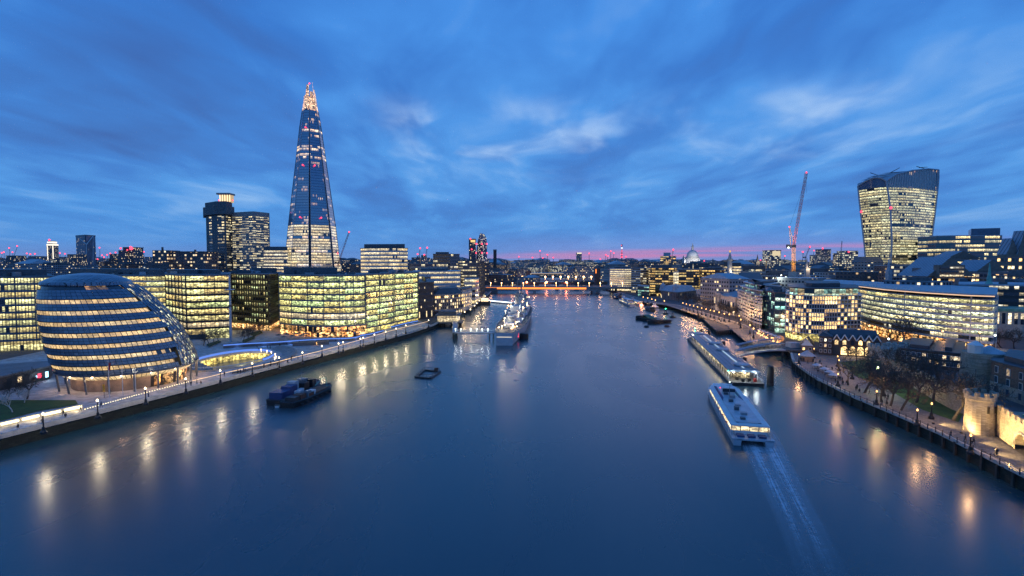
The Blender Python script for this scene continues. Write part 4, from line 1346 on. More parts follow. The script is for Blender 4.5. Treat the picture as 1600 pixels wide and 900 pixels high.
b = MB(); ubox(b, 732.5, 742.5, 374, 415, 1380, 35); b.build('wall', FAC[2], t2); b = MB(); ubox(b, 732.2, 742.8, 373, 373.9, 1379, 36); b.build('roof', M['slate'], t2)
b = MB(); ubox(b, 735.5, 742.4, 375, 378.5, 1379.2, .6); b.build('lit_crown', emit('amber_crown', (1, .62, .22), 1.1), t2); beacon(t2, A(735, 373, 1378), 1.9); beacon(t2, A(737, 389.5, 1378), 2.0)
ch = thing('power_station_chimney', 'plain square brick chimney standing dark above the south bank skyline', 'chimney', (*pt(773, 1450), QZ))
b = MB(); ubox(b, 770.8, 775.8, 391, 418, 1450, 9); b.build('shaft', M['darkbrick'], ch); b = MB(); ubox(b, 770.6, 776, 389.8, 390.8, 1449.6, 9.8); b.build('cap', M['dark'], ch)
# left skyline clump
rt = thing('apartment_tower', 'dark green residential tower with red lit crane on top above the egg building', 'tower', (*pt(197, 1300), QZ))
b = MB(); ubox(b, 185, 196, 392, 425, 1300, 30); ubox(b, 192, 208.5, 387, 425, 1310, 35); ubox(b, 193, 203, 405, 425, 1296, 3); b.build('wall', FAC[2], rt)
b = MB(); ubox(b, 184.8, 196.2, 391, 391.9, 1299, 32); ubox(b, 191.8, 208.7, 386, 386.9, 1309, 37); b.build('roof', M['slate'], rt)
for (u, v, s) in ((188.5, 388, 2.2), (205, 388, 4.2), (204, 386, 2.5), (199, 390.5, 1.7)): beacon(rt, A(u, v, 1294), s)
br_ = thing('brick_hospital', 'low reddish brick hospital block with lit window rows left of the hospital tower', 'building', (*pt(275, 800), QZ))
b = MB(); ubox(b, 240, 318, 394, 425, 800, 40); ubox(b, 238, 262, 391, 425, 792, 30); ubox(b, 228, 264, 409, 425, 770, 20); ubox(b, 304, 319, 396, 425, 790, 20); b.build('wall', facade('hospital_brick', (0.14, .11, .11), (1, .62, .28), (1, .85, .55), .22, 1.6, 4.2, 5.2, (.2, .8), (.3, .75)), br_)
b = MB(); ubox(b, 239.8, 318.2, 392.6, 393.9, 799, 42); ubox(b, 252, 253.5, 386, 391, 800, 3); ubox(b, 303, 305, 390, 393, 800, 3); b.build('roof', M['louvre'], br_)
# ---------------------------------------------------------------- north bank, from the castle outwards
# curved glass offices with a floating roof
tp_f = [(1345, 345), (1362, 322), (1385, 303), (1412, 287), (1445, 272), (1480, 260), (1515, 250), (1540, 244.5), (1553, 243), (1556, 247)]
poly = poly_from(tp_f, 60, (-14, 0))
tp = office('office_block', 'long curved glass office building with lit floating roof edge beside the castle', poly, 30.6, 7, M['g_tower'], M['slabpale'], M['lead'], base=5.5, basem=M['g_rest'], band=.64, proud=.9, coping=.5, vis=[0, 1, 2, 3, 4, 5, 6, 7, 8, 9], tops={6: M['g_more2'], 0: M['g_dull']})
rf_f = [(1284, 400), (1300, 378), (1345, 338), (1385, 299), (1445, 268), (1515, 246), (1557, 239.5), (1560, 246)]
rp = poly_from(rf_f, 62, (6, 0))
b = MB(); b.prism(rp, 33.0, 33.7, 0, None, True); b.build('floating_roof', M['lead'], tp)
b = MB(); e = [Vector((*p, 33.0)) for p in rp[:8]]
b.path([v + Vector((0, .3, -.25)) for v in e[1:7]], .22, 4); b.build('roof_light', emit('roof_edge_glow', (1, .62, .36), 1.0), tp)
b = MB()
for i in (0, 3, 6, 9):
    x, y = poly[i]; b.tube((x, y - 1.6, QZ), (x, y - 1.6, 33), .25, .25, 6)
b.build('column', M['slabpale'], tp)
# second wing behind
office('office_block', 'lit glass wing under the same floating roof behind the amber windowed apartments', poly_from([(1287, 402), (1310, 372), (1344, 350)], 30), 30.4, 7, M['g_tower'], M['slabpale'], M['lead'], base=5, band=.72, proud=.7)

# apartments with amber windows
ap = thing('apartment_block', 'pale stone apartment block with rows of amber lit windows near the pier', 'building', (*pt(1285, 290), QZ))
fr = [(1229.5, 305), (1240, 296), (1253, 290), (1270, 286.5), (1290, 285), (1310, 286), (1347, 291)]
poly = poly_from(fr, 45, (0, -8)); zt = zat(462, 288); rows = 9; z0_ = QZ + 4.5; hh = (zt - z0_) / rows
b = MB(); b.prism(poly, QZ, zt); b.build('wall', M['stone'], ap)
b = MB()
for i in range(rows + 1): b.prism(offset(poly, .5), z0_ + i * hh - .2, z0_ + i * hh + .15, 0, None, True)
b.build('floor_edge', M['slabpale'], ap)
cnt = [0]; cols = [2, 3, 4, 5, 5, 6]
for j in range(6):
    a, c = poly[j], poly[j + 1]
    if j < 5:
        for i in range(rows):
            g = MB(); L = hypot(c[0] - a[0], c[1] - a[1]); d = ((c[0] - a[0]) / L, (c[1] - a[1]) / L)
            nn = cols[j]
            for q in range(nn):
                x0, x1 = L * (q + .14) / nn, L * (q + .80) / nn
                if cnt[0] < 78:
                    cnt[0] += 1
                    g2 = MB(); g2.wall((a[0] + d[0] * x0 + d[1] * .06, a[1] + d[1] * x0 - d[0] * .06), (a[0] + d[0] * x1 + d[1] * .06, a[1] + d[1] * x1 - d[0] * .06), z0_ + i * hh + .2, z0_ + (i + 1) * hh - .45)
                    g2.build('window', M['p_warm'], ap)
                else:
                    g.wall((a[0] + d[0] * x0 + d[1] * .06, a[1] + d[1] * x0 - d[0] * .06), (a[0] + d[0] * x1 + d[1] * .06, a[1] + d[1] * x1 - d[0] * .06), z0_ + i * hh + .2, z0_ + (i + 1) * hh - .3)
            if g.f: g.build('window_band', M['p_warm'], ap)
    else:
        grid_windows(ap, a, c, z0_, zt, 7, rows, 1.5, hh * .66, M['p_warm'], None, .06, name='window', maxn=200)
pent = offset(poly, -1.6)
g = MB(); u = 0
for j in range(7): u = g.wall(pent[j], pent[j + 1], zt + .2, zt + 3.6, 0, u)
g.build('penthouse_glazing', office_glass('penthouse_glass', (.45, 1.0, .85), (1, .62, .25), .8, 1.0, 2.4, (.02, .05, .06), .6, 2, .1), ap)
b = MB(); b.prism(offset(poly, -.6), zt + 3.6, zt + 4.3, 0, None, True); b.prism(offset(poly, -10), zt + 4.303, zt + 6.5); b.build('roof', M['slate'], ap)
g = MB(); u = 0; o_ = offset(poly, .05)
for j in range(6): u = g.wall(o_[j], o_[j + 1], QZ, z0_ - .3, 0, u)
g.build('ground_floor_glazing', M['g_gold'], ap)

# white balconied block and teal glass wing
bl = thing('apartment_block', 'white framed balcony apartment block at the river corner before the timber jetty', 'building', (*pt(1170, 370), QZ))
fr = [(1153.5, 420), (1176, 358), (1193, 338), (1197, 352)]
poly = poly_from(fr, 40, (14, 30)); zt = zat(462, 345); rows = 8; z0_ = QZ + 3; hh = (zt - z0_) / rows
b = MB(); b.prism(offset(poly, -1.6), QZ, zt); b.build('wall', M['louvre'], bl)
for i in range(rows + 1):
    s = MB(); s.prism(poly, z0_ + i * hh - .25, z0_ + i * hh + .15, 0, None, True)
    for j in range(3):
        a, c = poly[j], poly[j + 1]; s.bar(a, c, .12, z0_ + i * hh + .15, z0_ + i * hh + 1.0) if i < rows else None
    s.build('balcony', M['slabpale'], bl)
b = MB()
for j, n in ((0, 8), (1, 4), (2, 1)):
    for q in range(n + 1):
        x, y = lerp(poly[j][0], poly[j + 1][0], q / n), lerp(poly[j][1], poly[j + 1][1], q / n); b.box(x - .2, x + .2, y - .2, y + .2, QZ, zt)
b.build('frame', M['slabpale'], bl)
o = offset(poly, -1.5)
for i in range(rows):
    g = MB(); u = 0
    for j in range(3): u = g.wall(o[j], o[j + 1], z0_ + i * hh + .2, z0_ + (i + 1) * hh - .3, 0, u)
    g.build('window_band', M['g_dull'], bl)
for k, (off, zz) in enumerate(((-2.5, 0), (-5, 3.3))):
    g = MB(); u = 0; o = offset(poly, off - .4)
    for j in range(4): u = g.wall(o[j], o[(j + 1)], zt + zz + .2, zt + zz + 3.0, 0, u)
    g.build('penthouse_glazing', M['g_teal'], bl)
    s = MB(); s.prism(offset(poly, off + 1.6), zt + zz + 3.0, zt + zz + 3.4, 0, None, True); s.build('roof_terrace', M['slabpale'], bl)
b = MB(); o = offset(poly, -7); b.prism(o, zt + 6.7, zt + 8.6); b.build('plant_room', M['louvre'], bl)
office('apartment_block', 'teal glass apartment wing between the white balconies and the amber windows', poly_from([(1195.5, 344), (1212, 326), (1230, 322)], 40), zat(458, 330), 8, M['g_teal'], M['panel'], M['slate'], base=3.5, basem=M['g_teal'], band=.8, proud=.15, fins=3,
       plant=[(.0, .8, .1, .7, 3.0, 'louvre')])

# long classical customs building
ch_ = thing('customs_house', 'long white classical riverside building with columned centre behind bare trees', 'building', (*pt(1120, 500), QZ))
a0, a1 = Vector(pt(1090, 560)), Vector(pt(1152, 424)); dd = (a1 - a0); Lc = dd.length; dd.normalize(); nn = Vector((dd.y, -dd.x))
def cpt(s, out): p = a0 + dd * (s * Lc) + nn * out; return (p.x, p.y)
poly = [cpt(0, 0), cpt(1, 0), cpt(1, -28), cpt(0, -28)]
zt = 19.5
b = MB(); b.prism(poly, QZ, zt); b.prism([cpt(.38, 1.6), cpt(.66, 1.6), cpt(.66, -.2), cpt(.38, -.2)], QZ, zt + 1.5); b.prism([cpt(.0, 1.2), cpt(.14, 1.2), cpt(.14, -.2), cpt(.0, -.2)], QZ, zt + .8); b.prism([cpt(.86, 1.2), cpt(1.0, 1.2), cpt(1.0, -.2), cpt(.86, -.2)], QZ, zt + .8)
for zz in (10.2, zt - .7): b.prism(offset(poly, .5), zz, zz + .5, 0, None, True)
b.build('wall', M['stone'], ch_)
r = MB(); o = [(*p, zt + .01) for p in offset(poly, .3)]; p, q = (*cpt(.06, -14), zt + 4.5), (*cpt(.94, -14), zt + 4.5)
r.face([o[0], o[1], q, p]); r.face([o[2], o[3], p, q]); r.face([o[3], o[0], p]); r.face([o[1], o[2], q]); r.build('roof', M['copper'] if False else M['lead'], ch_)
for i in range(7):
    s = lerp(.40, .64, i / 6); x, y = cpt(s, 2.2); b = MB(); b.tube((x, y, 10.5), (x, y, zt), .55, .48, 8); b.build('column', M['stone'], ch_)
for i in range(20):
    s = (i + .5) / 20
    if .37 < s < .67: continue
    for zz, h_ in ((11.4, 4.4), (6.2, 3.2)):
        o_ = 1.25 if s < .14 or s > .86 else .05
        g = MB(); g.wall(cpt(s - .012, o_), cpt(s + .012, o_), zz, zz + h_); g.build('window', M['p_dim'], ch_)
for i in range(7):
    s = lerp(.41, .63, i / 6); g = MB(); g.wall(cpt(s - .01, 1.65), cpt(s + .01, 1.65), 11, 16.5); g.build('window', M['p_mix'], ch_)
for i in range(4):
    x, y = cpt(.1 + i * .25, 6); lamp_light('facade_light', Vector((x, y, 7)) - Vector((*pt(1120, 500), QZ)), 500, (1, .62, .33), .4, ch_)

bm = thing('market_hall', 'french style stone market hall with mansard pavilions on the north quay', 'building', (*pt(1048, 610), QZ))
poly = poly_from([(1033, 640), (1058.5, 600)], 45, (16, 30)); zt = zat(456, 610)
b = MB(); b.prism(poly, QZ, zt); b.prism(offset(poly, .5), zt - 1, zt - .3, 0, None, True); b.build('wall', M['brown'], bm)
r = MB(); o, i_ = offset(poly, .4), offset(poly, -5)
for j in range(4):
    k = (j + 1) % 4; r.face([(*o[j], zt + .01), (*o[k], zt + .01), (*i_[k], zt + 6), (*i_[j], zt + 6)])
r.face([(*p, zt + 6) for p in i_]); 
for f_ in (.02, .8):
    x0, y0 = lerp(poly[0][0], poly[1][0], f_), lerp(poly[0][1], poly[1][1], f_); r.lathe((x0 + 3, y0 + 3, zt), [(4.4, 0), (3.4, 6), (.5, 9.5)], 4)
r.build('roof', M['lead'], bm)
grid_windows(bm, poly[0], poly[1], QZ + 1, zt - 1.5, 11, 2, 1.5, 4.0, M['p_dim'], M['stone'], .1)
grid_windows(bm, poly[1], poly[2], QZ + 1, zt - 1.5, 8, 2, 1.5, 4.0, M['p_dim'], M['stone'], .1)

# dark glass pair with slanted lit gap
office('office_block', 'dark glass office block with amber floors and sloping right side above the market hall', poly_from([(1013.5, 735), (1016, 690), (1054, 672)], 60, (0, 4)), zat(419, 690), 10, M['g_amber'], M['slabdark'], M['slate'], base=4, band=.6, proud=.3,
       plant=[(.1, .9, .1, .9, 3.2, 'slate')])
office('office_block', 'dark glass office block with amber floors left of the brown brick offices', poly_from([(1061, 668), (1092, 664)], 60, (0, 4)), zat(422, 668), 9, M['g_amber'], M['slabdark'], M['slate'], base=4, band=.55, proud=.3)
office('atrium', 'narrow slanting lit glass atrium between the two dark glass blocks', [pt(1052, 671.5), pt(1060, 668), pt(1060.5, 690), pt(1054, 700)], zat(426, 672), 8, M['g_white'], M['slab'], M['lead'], band=.9, proud=.05)
office('office_block', 'pale narrow stone office with one lit stair strip left of the dark glass block', poly_from([(986.5, 770), (1001, 760), (1013, 772)], 50), zat(420, 765), 9, M['g_dull'], M['stone'], M['roof'], base=4, band=.42, proud=.2)
office('office_block', 'white terraced glass office with bright floors at the north end of the bridge', poly_from([(953, 830), (975, 812), (989, 815)], 60), zat(420.5, 815), 9, M['g_white'], M['slabpale'], M['lead'], base=4, band=.6, proud=.6, plant=[(.2, .9, .2, .8, 2.6, 'louvre')])
office('office_block', 'teal banded low office below the dark glass block beside the quay', poly_from([(997, 690), (1014, 672)], 30), zat(448, 680), 4, M['g_teal'], M['slab'], M['lead'], base=3, band=.6)
office('office_block', 'brown brick office block with roof floodlights right of the dark glass pair', poly_from([(1097, 690), (1128, 670), (1131.5, 690)], 50), zat(422.5, 680), 8, M['g_amber'], M['redbrick'], M['slate'], base=4, band=.5, proud=.2, fins=3.5, finm=M['redbrick'], plant=[(.1, .9, .2, .8, 2.2, 'slate')])
office('office_block', 'bright lit white office behind the stone memorial column', poly_from([(1131, 760), (1158, 755)], 60), zat(416.5, 755), 8, M['g_white'], M['slabpale'], M['slate'], base=4, band=.6, fins=5, plant=[(.0, .98, .05, .9, 4.5, 'slate')])
office('office_block', 'stone office with dark mansard roof and upright windows below the fretted crane', poly_from([(1160, 690), (1196, 680)], 50), zat(421, 685), 6, M['g_office'], M['stone'], M['slate'], base=6, band=.55, fins=3.2, finm=M['stone'], plant=[(.02, .98, .03, .95, 4.0, 'slate')])
block('market_offices', 'slate gabled office with amber attic strips behind the white balconied block', poly_from([(1150, 560), (1192, 540)], 45), zat(436, 550), FAC[4], pitched=True)

# memorial column
mc = thing('memorial_column', 'tall fluted stone column with gilded urn rising among the offices', 'monument', (*pt(1140, 640), QZ))
p = Vector((*pt(1140, 640), 0)); b = MB(); b.box(p.x - 4, p.x + 4, p.y - 4, p.y + 4, QZ, QZ + 12); b.build('pedestal', M['stone'], mc)
ztc = zat(407, 640)
b = MB(); b.lathe((p.x, p.y, 0), [(3.2, QZ + 12), (2.5, ztc), (3.4, ztc + .5), (3.4, ztc + 2.2)], 14); b.build('shaft', M['stone'], mc)
b = MB(); b.lathe((p.x, p.y, ztc + 2.2), [(2.0, 0), (1.8, 3), (1.2, 4.5), (.8, 6), (.5, 8.3)], 10); b.build('cupola', M['stone'], mc)
b = MB(); b.ball((p.x, p.y, ztc + 11), 1.1, 8, 0, 1.3); b.build('gilded_urn', emit('gilding_glow', (1, .6, .15), .8), mc)  # floodlight on the urn is put in as emission
lamp_light('column_light', Vector((p.x + 1, p.y - 6, 38)) - Vector((*pt(1140, 640), QZ)), 2500, (1, .8, .55), .5, mc)

# cathedral
ca = thing('cathedral', 'floodlit cathedral with great white dome on the skyline', 'cathedral', (*pt(1081, 1500), QZ))
Y = 1500; p = Vector((*pt(1081.5, Y), 0)); px = Y / F
b = MB(); ubox(b, 1060, 1104, 414, 430, Y - 14, 40); b.build('nave', M['stone'], ca)
z0d = zat(416, Y); zz = lambda v: zat(v, Y)
dm = surf('lead_dome', (.40, .42, .45), .5, .15, .1)
b = MB(); b.lathe((p.x, p.y, 0), [(11.0 * px, zz(416)), (11.0 * px, zz(414)), (10.4 * px, zz(413.5)), (10.4 * px, zz(403.5)), (10.9 * px, zz(403)), (9.6 * px, zz(402.4)), (9.0 * px, zz(400))], 32); b.build('drum', M['stone'], ca)
for i in range(32):
    a = 2 * pi * i / 32
    if sin(a) < .2:
        c_ = MB(); c_.tube((p.x + 10.75 * px * cos(a), p.y + 10.75 * px * sin(a), zz(413.4)), (p.x + 10.75 * px * cos(a), p.y + 10.75 * px * sin(a), zz(404)), .8, .8, 6); c_.build('column', M['white'], ca)
b = MB(); b.lathe((p.x, p.y, 0), [(8.7 * px * cos(t), zz(400) + (zz(390.6) - zz(400)) * sin(t)) for t in [i * pi / 2 / 9 for i in range(9)]] + [(1.6 * px, zz(390.6))], 32); b.build('dome', dm, ca, True)
b = MB(); b.lathe((p.x, p.y, 0), [(1.9 * px, zz(391)), (1.7 * px, zz(386)), (2.0 * px, zz(385.6)), (1.2 * px, zz(384)), (.5 * px, zz(382)), (.2 * px, zz(379.5))], 12); b.build('lantern', M['stone'], ca)
for s in (-1,):
    q = Vector((*pt(1081 + s * 13.2, Y - 60), 0)); b = MB(); b.lathe((q.x, q.y, 0), [(2.4 * px, zz(418)), (2.4 * px, zz(407)), (1.7 * px, zz(405)), (1.5 * px, zz(402.5)), (.2 * px, zz(399.5))], 10); b.build('bell_tower', M['stone'], ca)
for dx in (-30, 0, 30): lamp_light('dome_light', Vector((p.x + dx, p.y - 62, zz(410))) - Vector((*pt(1081, 1500), QZ)), 55000, (1.0, .97, .92), 2, ca)
office('office_block', 'cylinder topped lit office cluster left of the cathedral dome', poly_from([(1031.5, 1220), (1043, 1200), (1056, 1220)], 60), zat(400.5, 1200), 12, M['g_amber'], M['slab'], M['lead'], base=10, band=.6, plant=[(.2, .65, .1, .6, 8, 'lead')])

# tv tower
tv = thing('telecom_tower', 'slender communications tower with blue and red lit collars', 'tower', (*pt(971, 4000), QZ))
Y = 4000; p = Vector((*pt(971.3, Y), 0)); px = Y / F
for nm, r, v0, v1, m in (('shaft', .9, 411, 381.8, M['dconcrete']), ('collar', 1.35, 389.2, 386.2, emit('tower_screen', (.7, .72, 1), 1.3)), ('collar', 1.25, 398.4, 396.8, M['red']), ('collar', 1.1, 394.6, 390.2, emit('tower_pink', (1, .2, .4), .7)), ('collar', 1.2, 402.5, 401, M['red']), ('collar', 1.0, 409, 404, M['steel'])):
    b = MB(); b.lathe((p.x, p.y, 0), [(r * px, zat(v0, Y)), (r * px, zat(v1, Y))], 12); b.build(nm, m, tv)
beacon(tv, A(971.3, 383.6, Y), 4.8)

# slab towers on the skyline
def slab(label, u0, u1, v0, Y, fac, dep=30, lit=None, red=(), name='tower_block', v1=418):
    t = thing(name, label, 'building', (*pt((u0 + u1) / 2, Y), QZ))
    b = MB(); ubox(b, u0, u1, v0, v1, Y, dep); b.build('wall', fac, t)
    b = MB(); ubox(b, u0 - .2, u1 + .2, v0 - .8, v0 - .05, Y - .5, dep + 1); b.build('roof', M['slate'], t)
    if lit:
        b = MB(); ubox(b, lit[0], lit[1], lit[2], lit[3], Y - .6, .5); b.build('lit_panel', emit('lit_floors', lit[4], lit[5]), t)
    for (u, v) in red: beacon(t, A(u, v, Y - 3), 1.35 * Y / F)
    return t
slab('square concrete tower with bright top edge left of the communications tower', 901.5, 909, 395.5, 3000, FAC[0], 40, (901.6, 908.9, 394.9, 396.2, (1, .85, .55), 1.4))
slab('glass box tower with lit upper floors beside a leaning crane', 1205, 1220.5, 391.5, 1150, FAC[4], 40, (1207, 1219.5, 392.3, 399.5, (1, .82, .5), .7))
slab('dark flat topped tower right of the tall fretted crane', 1284.8, 1298.5, 390, 1800, FAC[2], 40, None, [(1285.5, 388.2)])
slab('stepped lit office tower in front of the dark flat topped tower', 1277.5, 1292, 399, 1500, FAC[4], 40)
slab('slim lit office tower just left of the flared tower', 1328, 1341, 392.5, 1000, FAC[4], 40, None, [(1326, 393.5)])
slab('lower lit office block left of the slim lit office tower', 1320.5, 1329, 396, 1050, FAC[2], 40)

# dark glass terrace block right of the flared tower
office('office_block', 'wide dark teal glass office block right of the flared tower', poly_from([(1432.5, 640), (1461, 612), (1484, 606), (1563, 600)], 70), zat(369, 605), 11, office_glass('teal_dark_office', (1, .74, .3), (1, .9, .5), .58, 1.1, 2.2, (.03, .08, .09), .6, 7, fh=3.9), surf('teal_panel', (.07, .15, .17), .25, .2, .2, .3), M['lead'], base=20, band=.55, proud=.1,
       plant=[(.66, 1.0, .2, .7, 9.0, 'panel')])
# gabled post-modern court
mcx = thing('gabled_court', 'pink stone offices with steep grey gabled glass roofs behind the curved glass building', 'building', (*pt(1510, 430), QZ))
b = MB(); zc1 = zat(419, 430)
fp = [pt(1441, 445), pt(1600, 420), pt(1680, 470), pt(1470, 520)]; b.prism(fp, QZ, zc1 - 3)
b.prism([pt(1425, 450), pt(1452, 440), pt(1456, 470), pt(1428, 480)], QZ, zc1)
b.build('wall', surf('pink_stone', (.24, .17, .16), .8, .25), mcx)
def gable(u0, u1, vb_, vt, Y, dep, m, th=None):
    r = MB(); a, c = A(u0, vb_, Y), A(u1, vb_, Y); tp_ = A((u0 + u1) / 2, vt, Y); D = Vector((0, dep, 0))
    r.face([a, c, tp_], 1); r.face([c, c + D, tp_ + D, tp_]); r.face([a + D, a, tp_, tp_ + D]); r.face([c + D, a + D, tp_ + D], 1)
    r.build('gable_roof', [m, M['brown']], mcx)
gable(1449, 1524, 432, 401, 428, 34, M['seam']); gable(1475, 1535, 405, 392, 500, 20, M['seam']); gable(1526, 1574, 424, 406, 436, 26, M['seam']); gable(1573, 1592, 398, 372, 468, 10, M['seam']); gable(1590, 1612, 398, 360, 466, 10, M['seam']); gable(1610, 1640, 398, 368, 464, 10, M['seam'])
b = MB(); ubox(b, 1468, 1508, 414, 435, 424, 6); b.prism([pt(1557, 470), pt(1650, 450), pt(1660, 520), pt(1560, 530)], QZ, zat(398, 480)); b.build('bay', M['brown'], mcx); grid_windows(mcx, pt(1557, 470), pt(1650, 450), 34, zat(400, 470), 16, 3, 1.8, 2.6, [M['p_warm'], M['p_mix'], M['p_dim']], None, .12)
for k in range(3):
    g = MB(); ubox(g, 1470, 1506, 417 + k * 6.2, 419.5 + k * 6.2, 423, .7); g.build('window_band', M['g_dull'] if k < 2 else M['g_white'], mcx)
grid_windows(mcx, fp[0], fp[1], zc1 - 16, zc1 - 4, 26, 3, 2.0, 2.2, [M['p_mix'], M['p_warm']], None, .1)
# green copper spire on a church tower
cs = thing('church_spire', 'green copper church spire rising behind the curved glass roof', 'spire', (*pt(1546, 330), QZ))
p = Vector((*pt(1546, 330), 0)); Y = 330; zz = lambda v: zat(v, Y); px = Y / F
b = MB(); b.box(p.x - 4, p.x + 4, p.y - 4, p.y + 4, QZ, zz(461)); b.build('tower', M['stone'], cs)
b = MB(); b.lathe((p.x, p.y, 0), [(9.5 * px, zz(461)), (8.5 * px, zz(458)), (6.5 * px, zz(456)), (6.5 * px, zz(450)), (9 * px, zz(449)), (6.5 * px, zz(446)), (4.5 * px, zz(442)), (3.0 * px, zz(440)), (3.0 * px, zz(437)), (3.6 * px, zz(436.5)), (2.2 * px, zz(431)), (.6 * px, zz(411))], 8); b.build('spire', M['copper'], cs)
for i in range(8):
    a = 2 * pi * i / 8; c_ = MB(); c_.tube((p.x + 7.4 * px * cos(a), p.y + 7.4 * px * sin(a), zz(456)), (p.x + 7.4 * px * cos(a), p.y + 7.4 * px * sin(a), zz(449.5)), .35, .35, 5); c_.build('column', M['copper'], cs)
office('office_block', 'long dark office block with sparse lit strips behind the green copper spire', poly_from([(1500, 330), (1760, 300)], 40), zat(447, 320), 6, M['g_dull'], M['slabdark'], M['lead'], base=6, band=.5)
pl = thing('port_offices', 'stone classical offices with green copper roof edge right of the curved glass building', 'building', (*pt(1590, 300), QZ))
poly = [pt(1557, 305), pt(1700, 285), pt(1730, 320), pt(1560, 330)]; z1 = zat(487, 300)
b = MB(); b.prism(poly, QZ, z1); b.build('wall', M['stone'], pl); b = MB(); b.prism(offset(poly, .6), z1 + .003, z1 + 1.5); b.build('roof', M['copper'], pl)
grid_windows(pl, poly[0], poly[1], QZ + 8, z1 - 1, 14, 2, 1.4, 3.2, M['p_mix'], M['stone'], .1)
for dx in (8, 26): lamp_light('facade_light', Vector((poly[0][0] + dx, poly[0][1] - 5, 13)) - Vector((*pt(1590, 300), QZ)), 350, (1, .72, .4), .3, pl)
# brick and stone infill just behind the river front
block('brick_offices', 'dark red brick offices with amber window rows left of the flared tower foot', poly_from([(1306, 520), (1372, 500)], 40), zat(426, 510), FAC[3], roof=M['slate'])
block('terrace_offices', 'pale grid fronted offices with green lit windows at the foot of the flared tower', poly_from([(1392, 520), (1432, 500), (1436, 520)], 40), zat(414, 505), FAC[4])
block('pitched_offices', 'low office with dark pitched roof under the dome of the gabled court', poly_from([(1330, 640), (1380, 620)], 50), zat(410, 630), FAC[1], pitched=True)
# riverside gallery of brick gables by the wharf
wg = thing('gabled_gallery', 'dark brick wharf building with white zigzag gables and tall glowing arched windows', 'building', (*pt(1330, 245), QZ))
Yg = 238; pA, pB = Vector(pt(1304, Yg + 6)), Vector(pt(1380, Yg)); e = (pB - pA); Lg = e.length; e.normalize(); nv = Vector((e.y, -e.x))
gp = lambda s, o: ((pA + e * (s * Lg) + nv * o).x, (pA + e * (s * Lg) + nv * o).y)
poly = [gp(0, 0), gp(1, 0), gp(1, -14), gp(0, -14)]; zE = 12.2
b = MB(); b.prism(poly, QZ, zE); b.build('wall', M['darkbrick'], wg)
r = MB(); o = [(*p, zE + .01) for p in offset(poly, .2)]; p, q = (*gp(0, -7), zE + 4.4), (*gp(1, -7), zE + 4.4)
r.face([o[0], o[1], q, p]); r.face([o[2], o[3], p, q]); r.face([o[3], o[0], p]); r.face([o[1], o[2], q]); r.build('roof', M['slate'], wg)
def arch_pts(s, out, w, z0, zs, n=8):
    pts = [(*gp(s - w / Lg, out), z0), (*gp(s + w / Lg, out), z0)]
    for i in range(n + 1):
        a = pi * i / n; pts.append((*gp(s + w / Lg * cos(a), out), zs + w * 1.05 * sin(a)))
    return pts
for i in range(6):
    s = (i + .5) / 6; w = Lg / 12 * .98
    g = MB(); pk_ = zE + 2.5
    g.face([(*gp(s - w / Lg, .1), zE - .2), (*gp(s + w / Lg, .1), zE - .2), (*gp(s, .1), pk_)])
    g.face([(*gp(s + w / Lg, .1), zE), (*gp(s + w / Lg, -5), zE + .8), (*gp(s, -5), pk_), (*gp(s, .1), pk_)]); g.face([(*gp(s - w / Lg, -5), zE + .8), (*gp(s - w / Lg, .1), zE), (*gp(s, .1), pk_), (*gp(s, -5), pk_)])
    go = g.build('gable', [M['darkbrick']], wg)
    v = MB(); v.tube((*gp(s - w / Lg, .35), zE - .1), (*gp(s, .35), pk_ + .1), .24, .24, 4); v.tube((*gp(s, .35), pk_ + .1), (*gp(s + w / Lg, .35), zE - .1), .24, .24, 4); v.build('bargeboard', M['white'], go)
    v = MB(); v.face(arch_pts(s, .16, .75, zE - 2.0, zE - .6)); v.build('window', M['p_warm'] if i in (1, 2, 3) else M['p_mix'], wg)
    v = MB(); v.face(arch_pts(s, .12, 1.35, QZ + .5, QZ + 3.0)); ao = v.build('arched_window', M['arch'] if i in (1, 2, 3, 4) else M['p_dim'], wg)
    v = MB()
    for k in (-.5, 0, .5): v.tube((*gp(s + k * 1.35 / Lg, .2), QZ + .5), (*gp(s + k * 1.35 / Lg, .2), QZ + 4.0), .06, .06, 4)
    for zz_ in (1.6, 2.7): v.tube((*gp(s - 1.3 / Lg, .2), QZ + zz_), (*gp(s + 1.3 / Lg, .2), QZ + zz_), .06, .06, 4)
    v.build('glazing_bars', M['black'], ao)
for i in range(3): lamp_light('gallery_light', Vector((*gp(.25 + .2 * i, 3.0), QZ + 2.2)) - Vector((*pt(1330, 245), QZ)), 90, (1, .62, .28), .5, wg)
bh = thing('brick_house', 'plain dark brick house with small white windows joined to the gabled gallery', 'building', (*pt(1293, 240), QZ))
poly = poly_from([(1282.5, 246), (1303.5, 243)], 16); zt = zat(526, 244)
b = MB(); b.prism(poly, QZ, zt); b.build('wall', M['darkbrick'], bh)
r = MB(); o = [(*p, zt + .01) for p in offset(poly, .3)]; p, q = ((poly[0][0] + poly[1][0]) / 2, poly[0][1] + 1, zt + 2.0), ((poly[2][0] + poly[3][0]) / 2, poly[2][1] - 1, zt + 2.0)
r.face([o[1], o[2], q, p]); r.face([o[3], o[0], p, q]); r.face([o[0], o[1], p]); r.face([o[2], o[3], q]); r.build('roof', M['slate'], bh)
grid_windows(bh, poly[0], poly[1], QZ + .6, zt - .3, 3, 3, .8, 1.3, [M['p_dim'], M['p_mix']], M['white'], .1)
th_ = thing('timbered_lodge', 'small half timbered lodge with white gable beside the pier landing', 'building', (*pt(1266, 250), QZ))
poly = poly_from([(1254, 251), (1274, 249)], 9); zt = zat(540, 250)
b = MB(); b.prism(poly, QZ, zt); b.build('wall', M['brown'], th_)
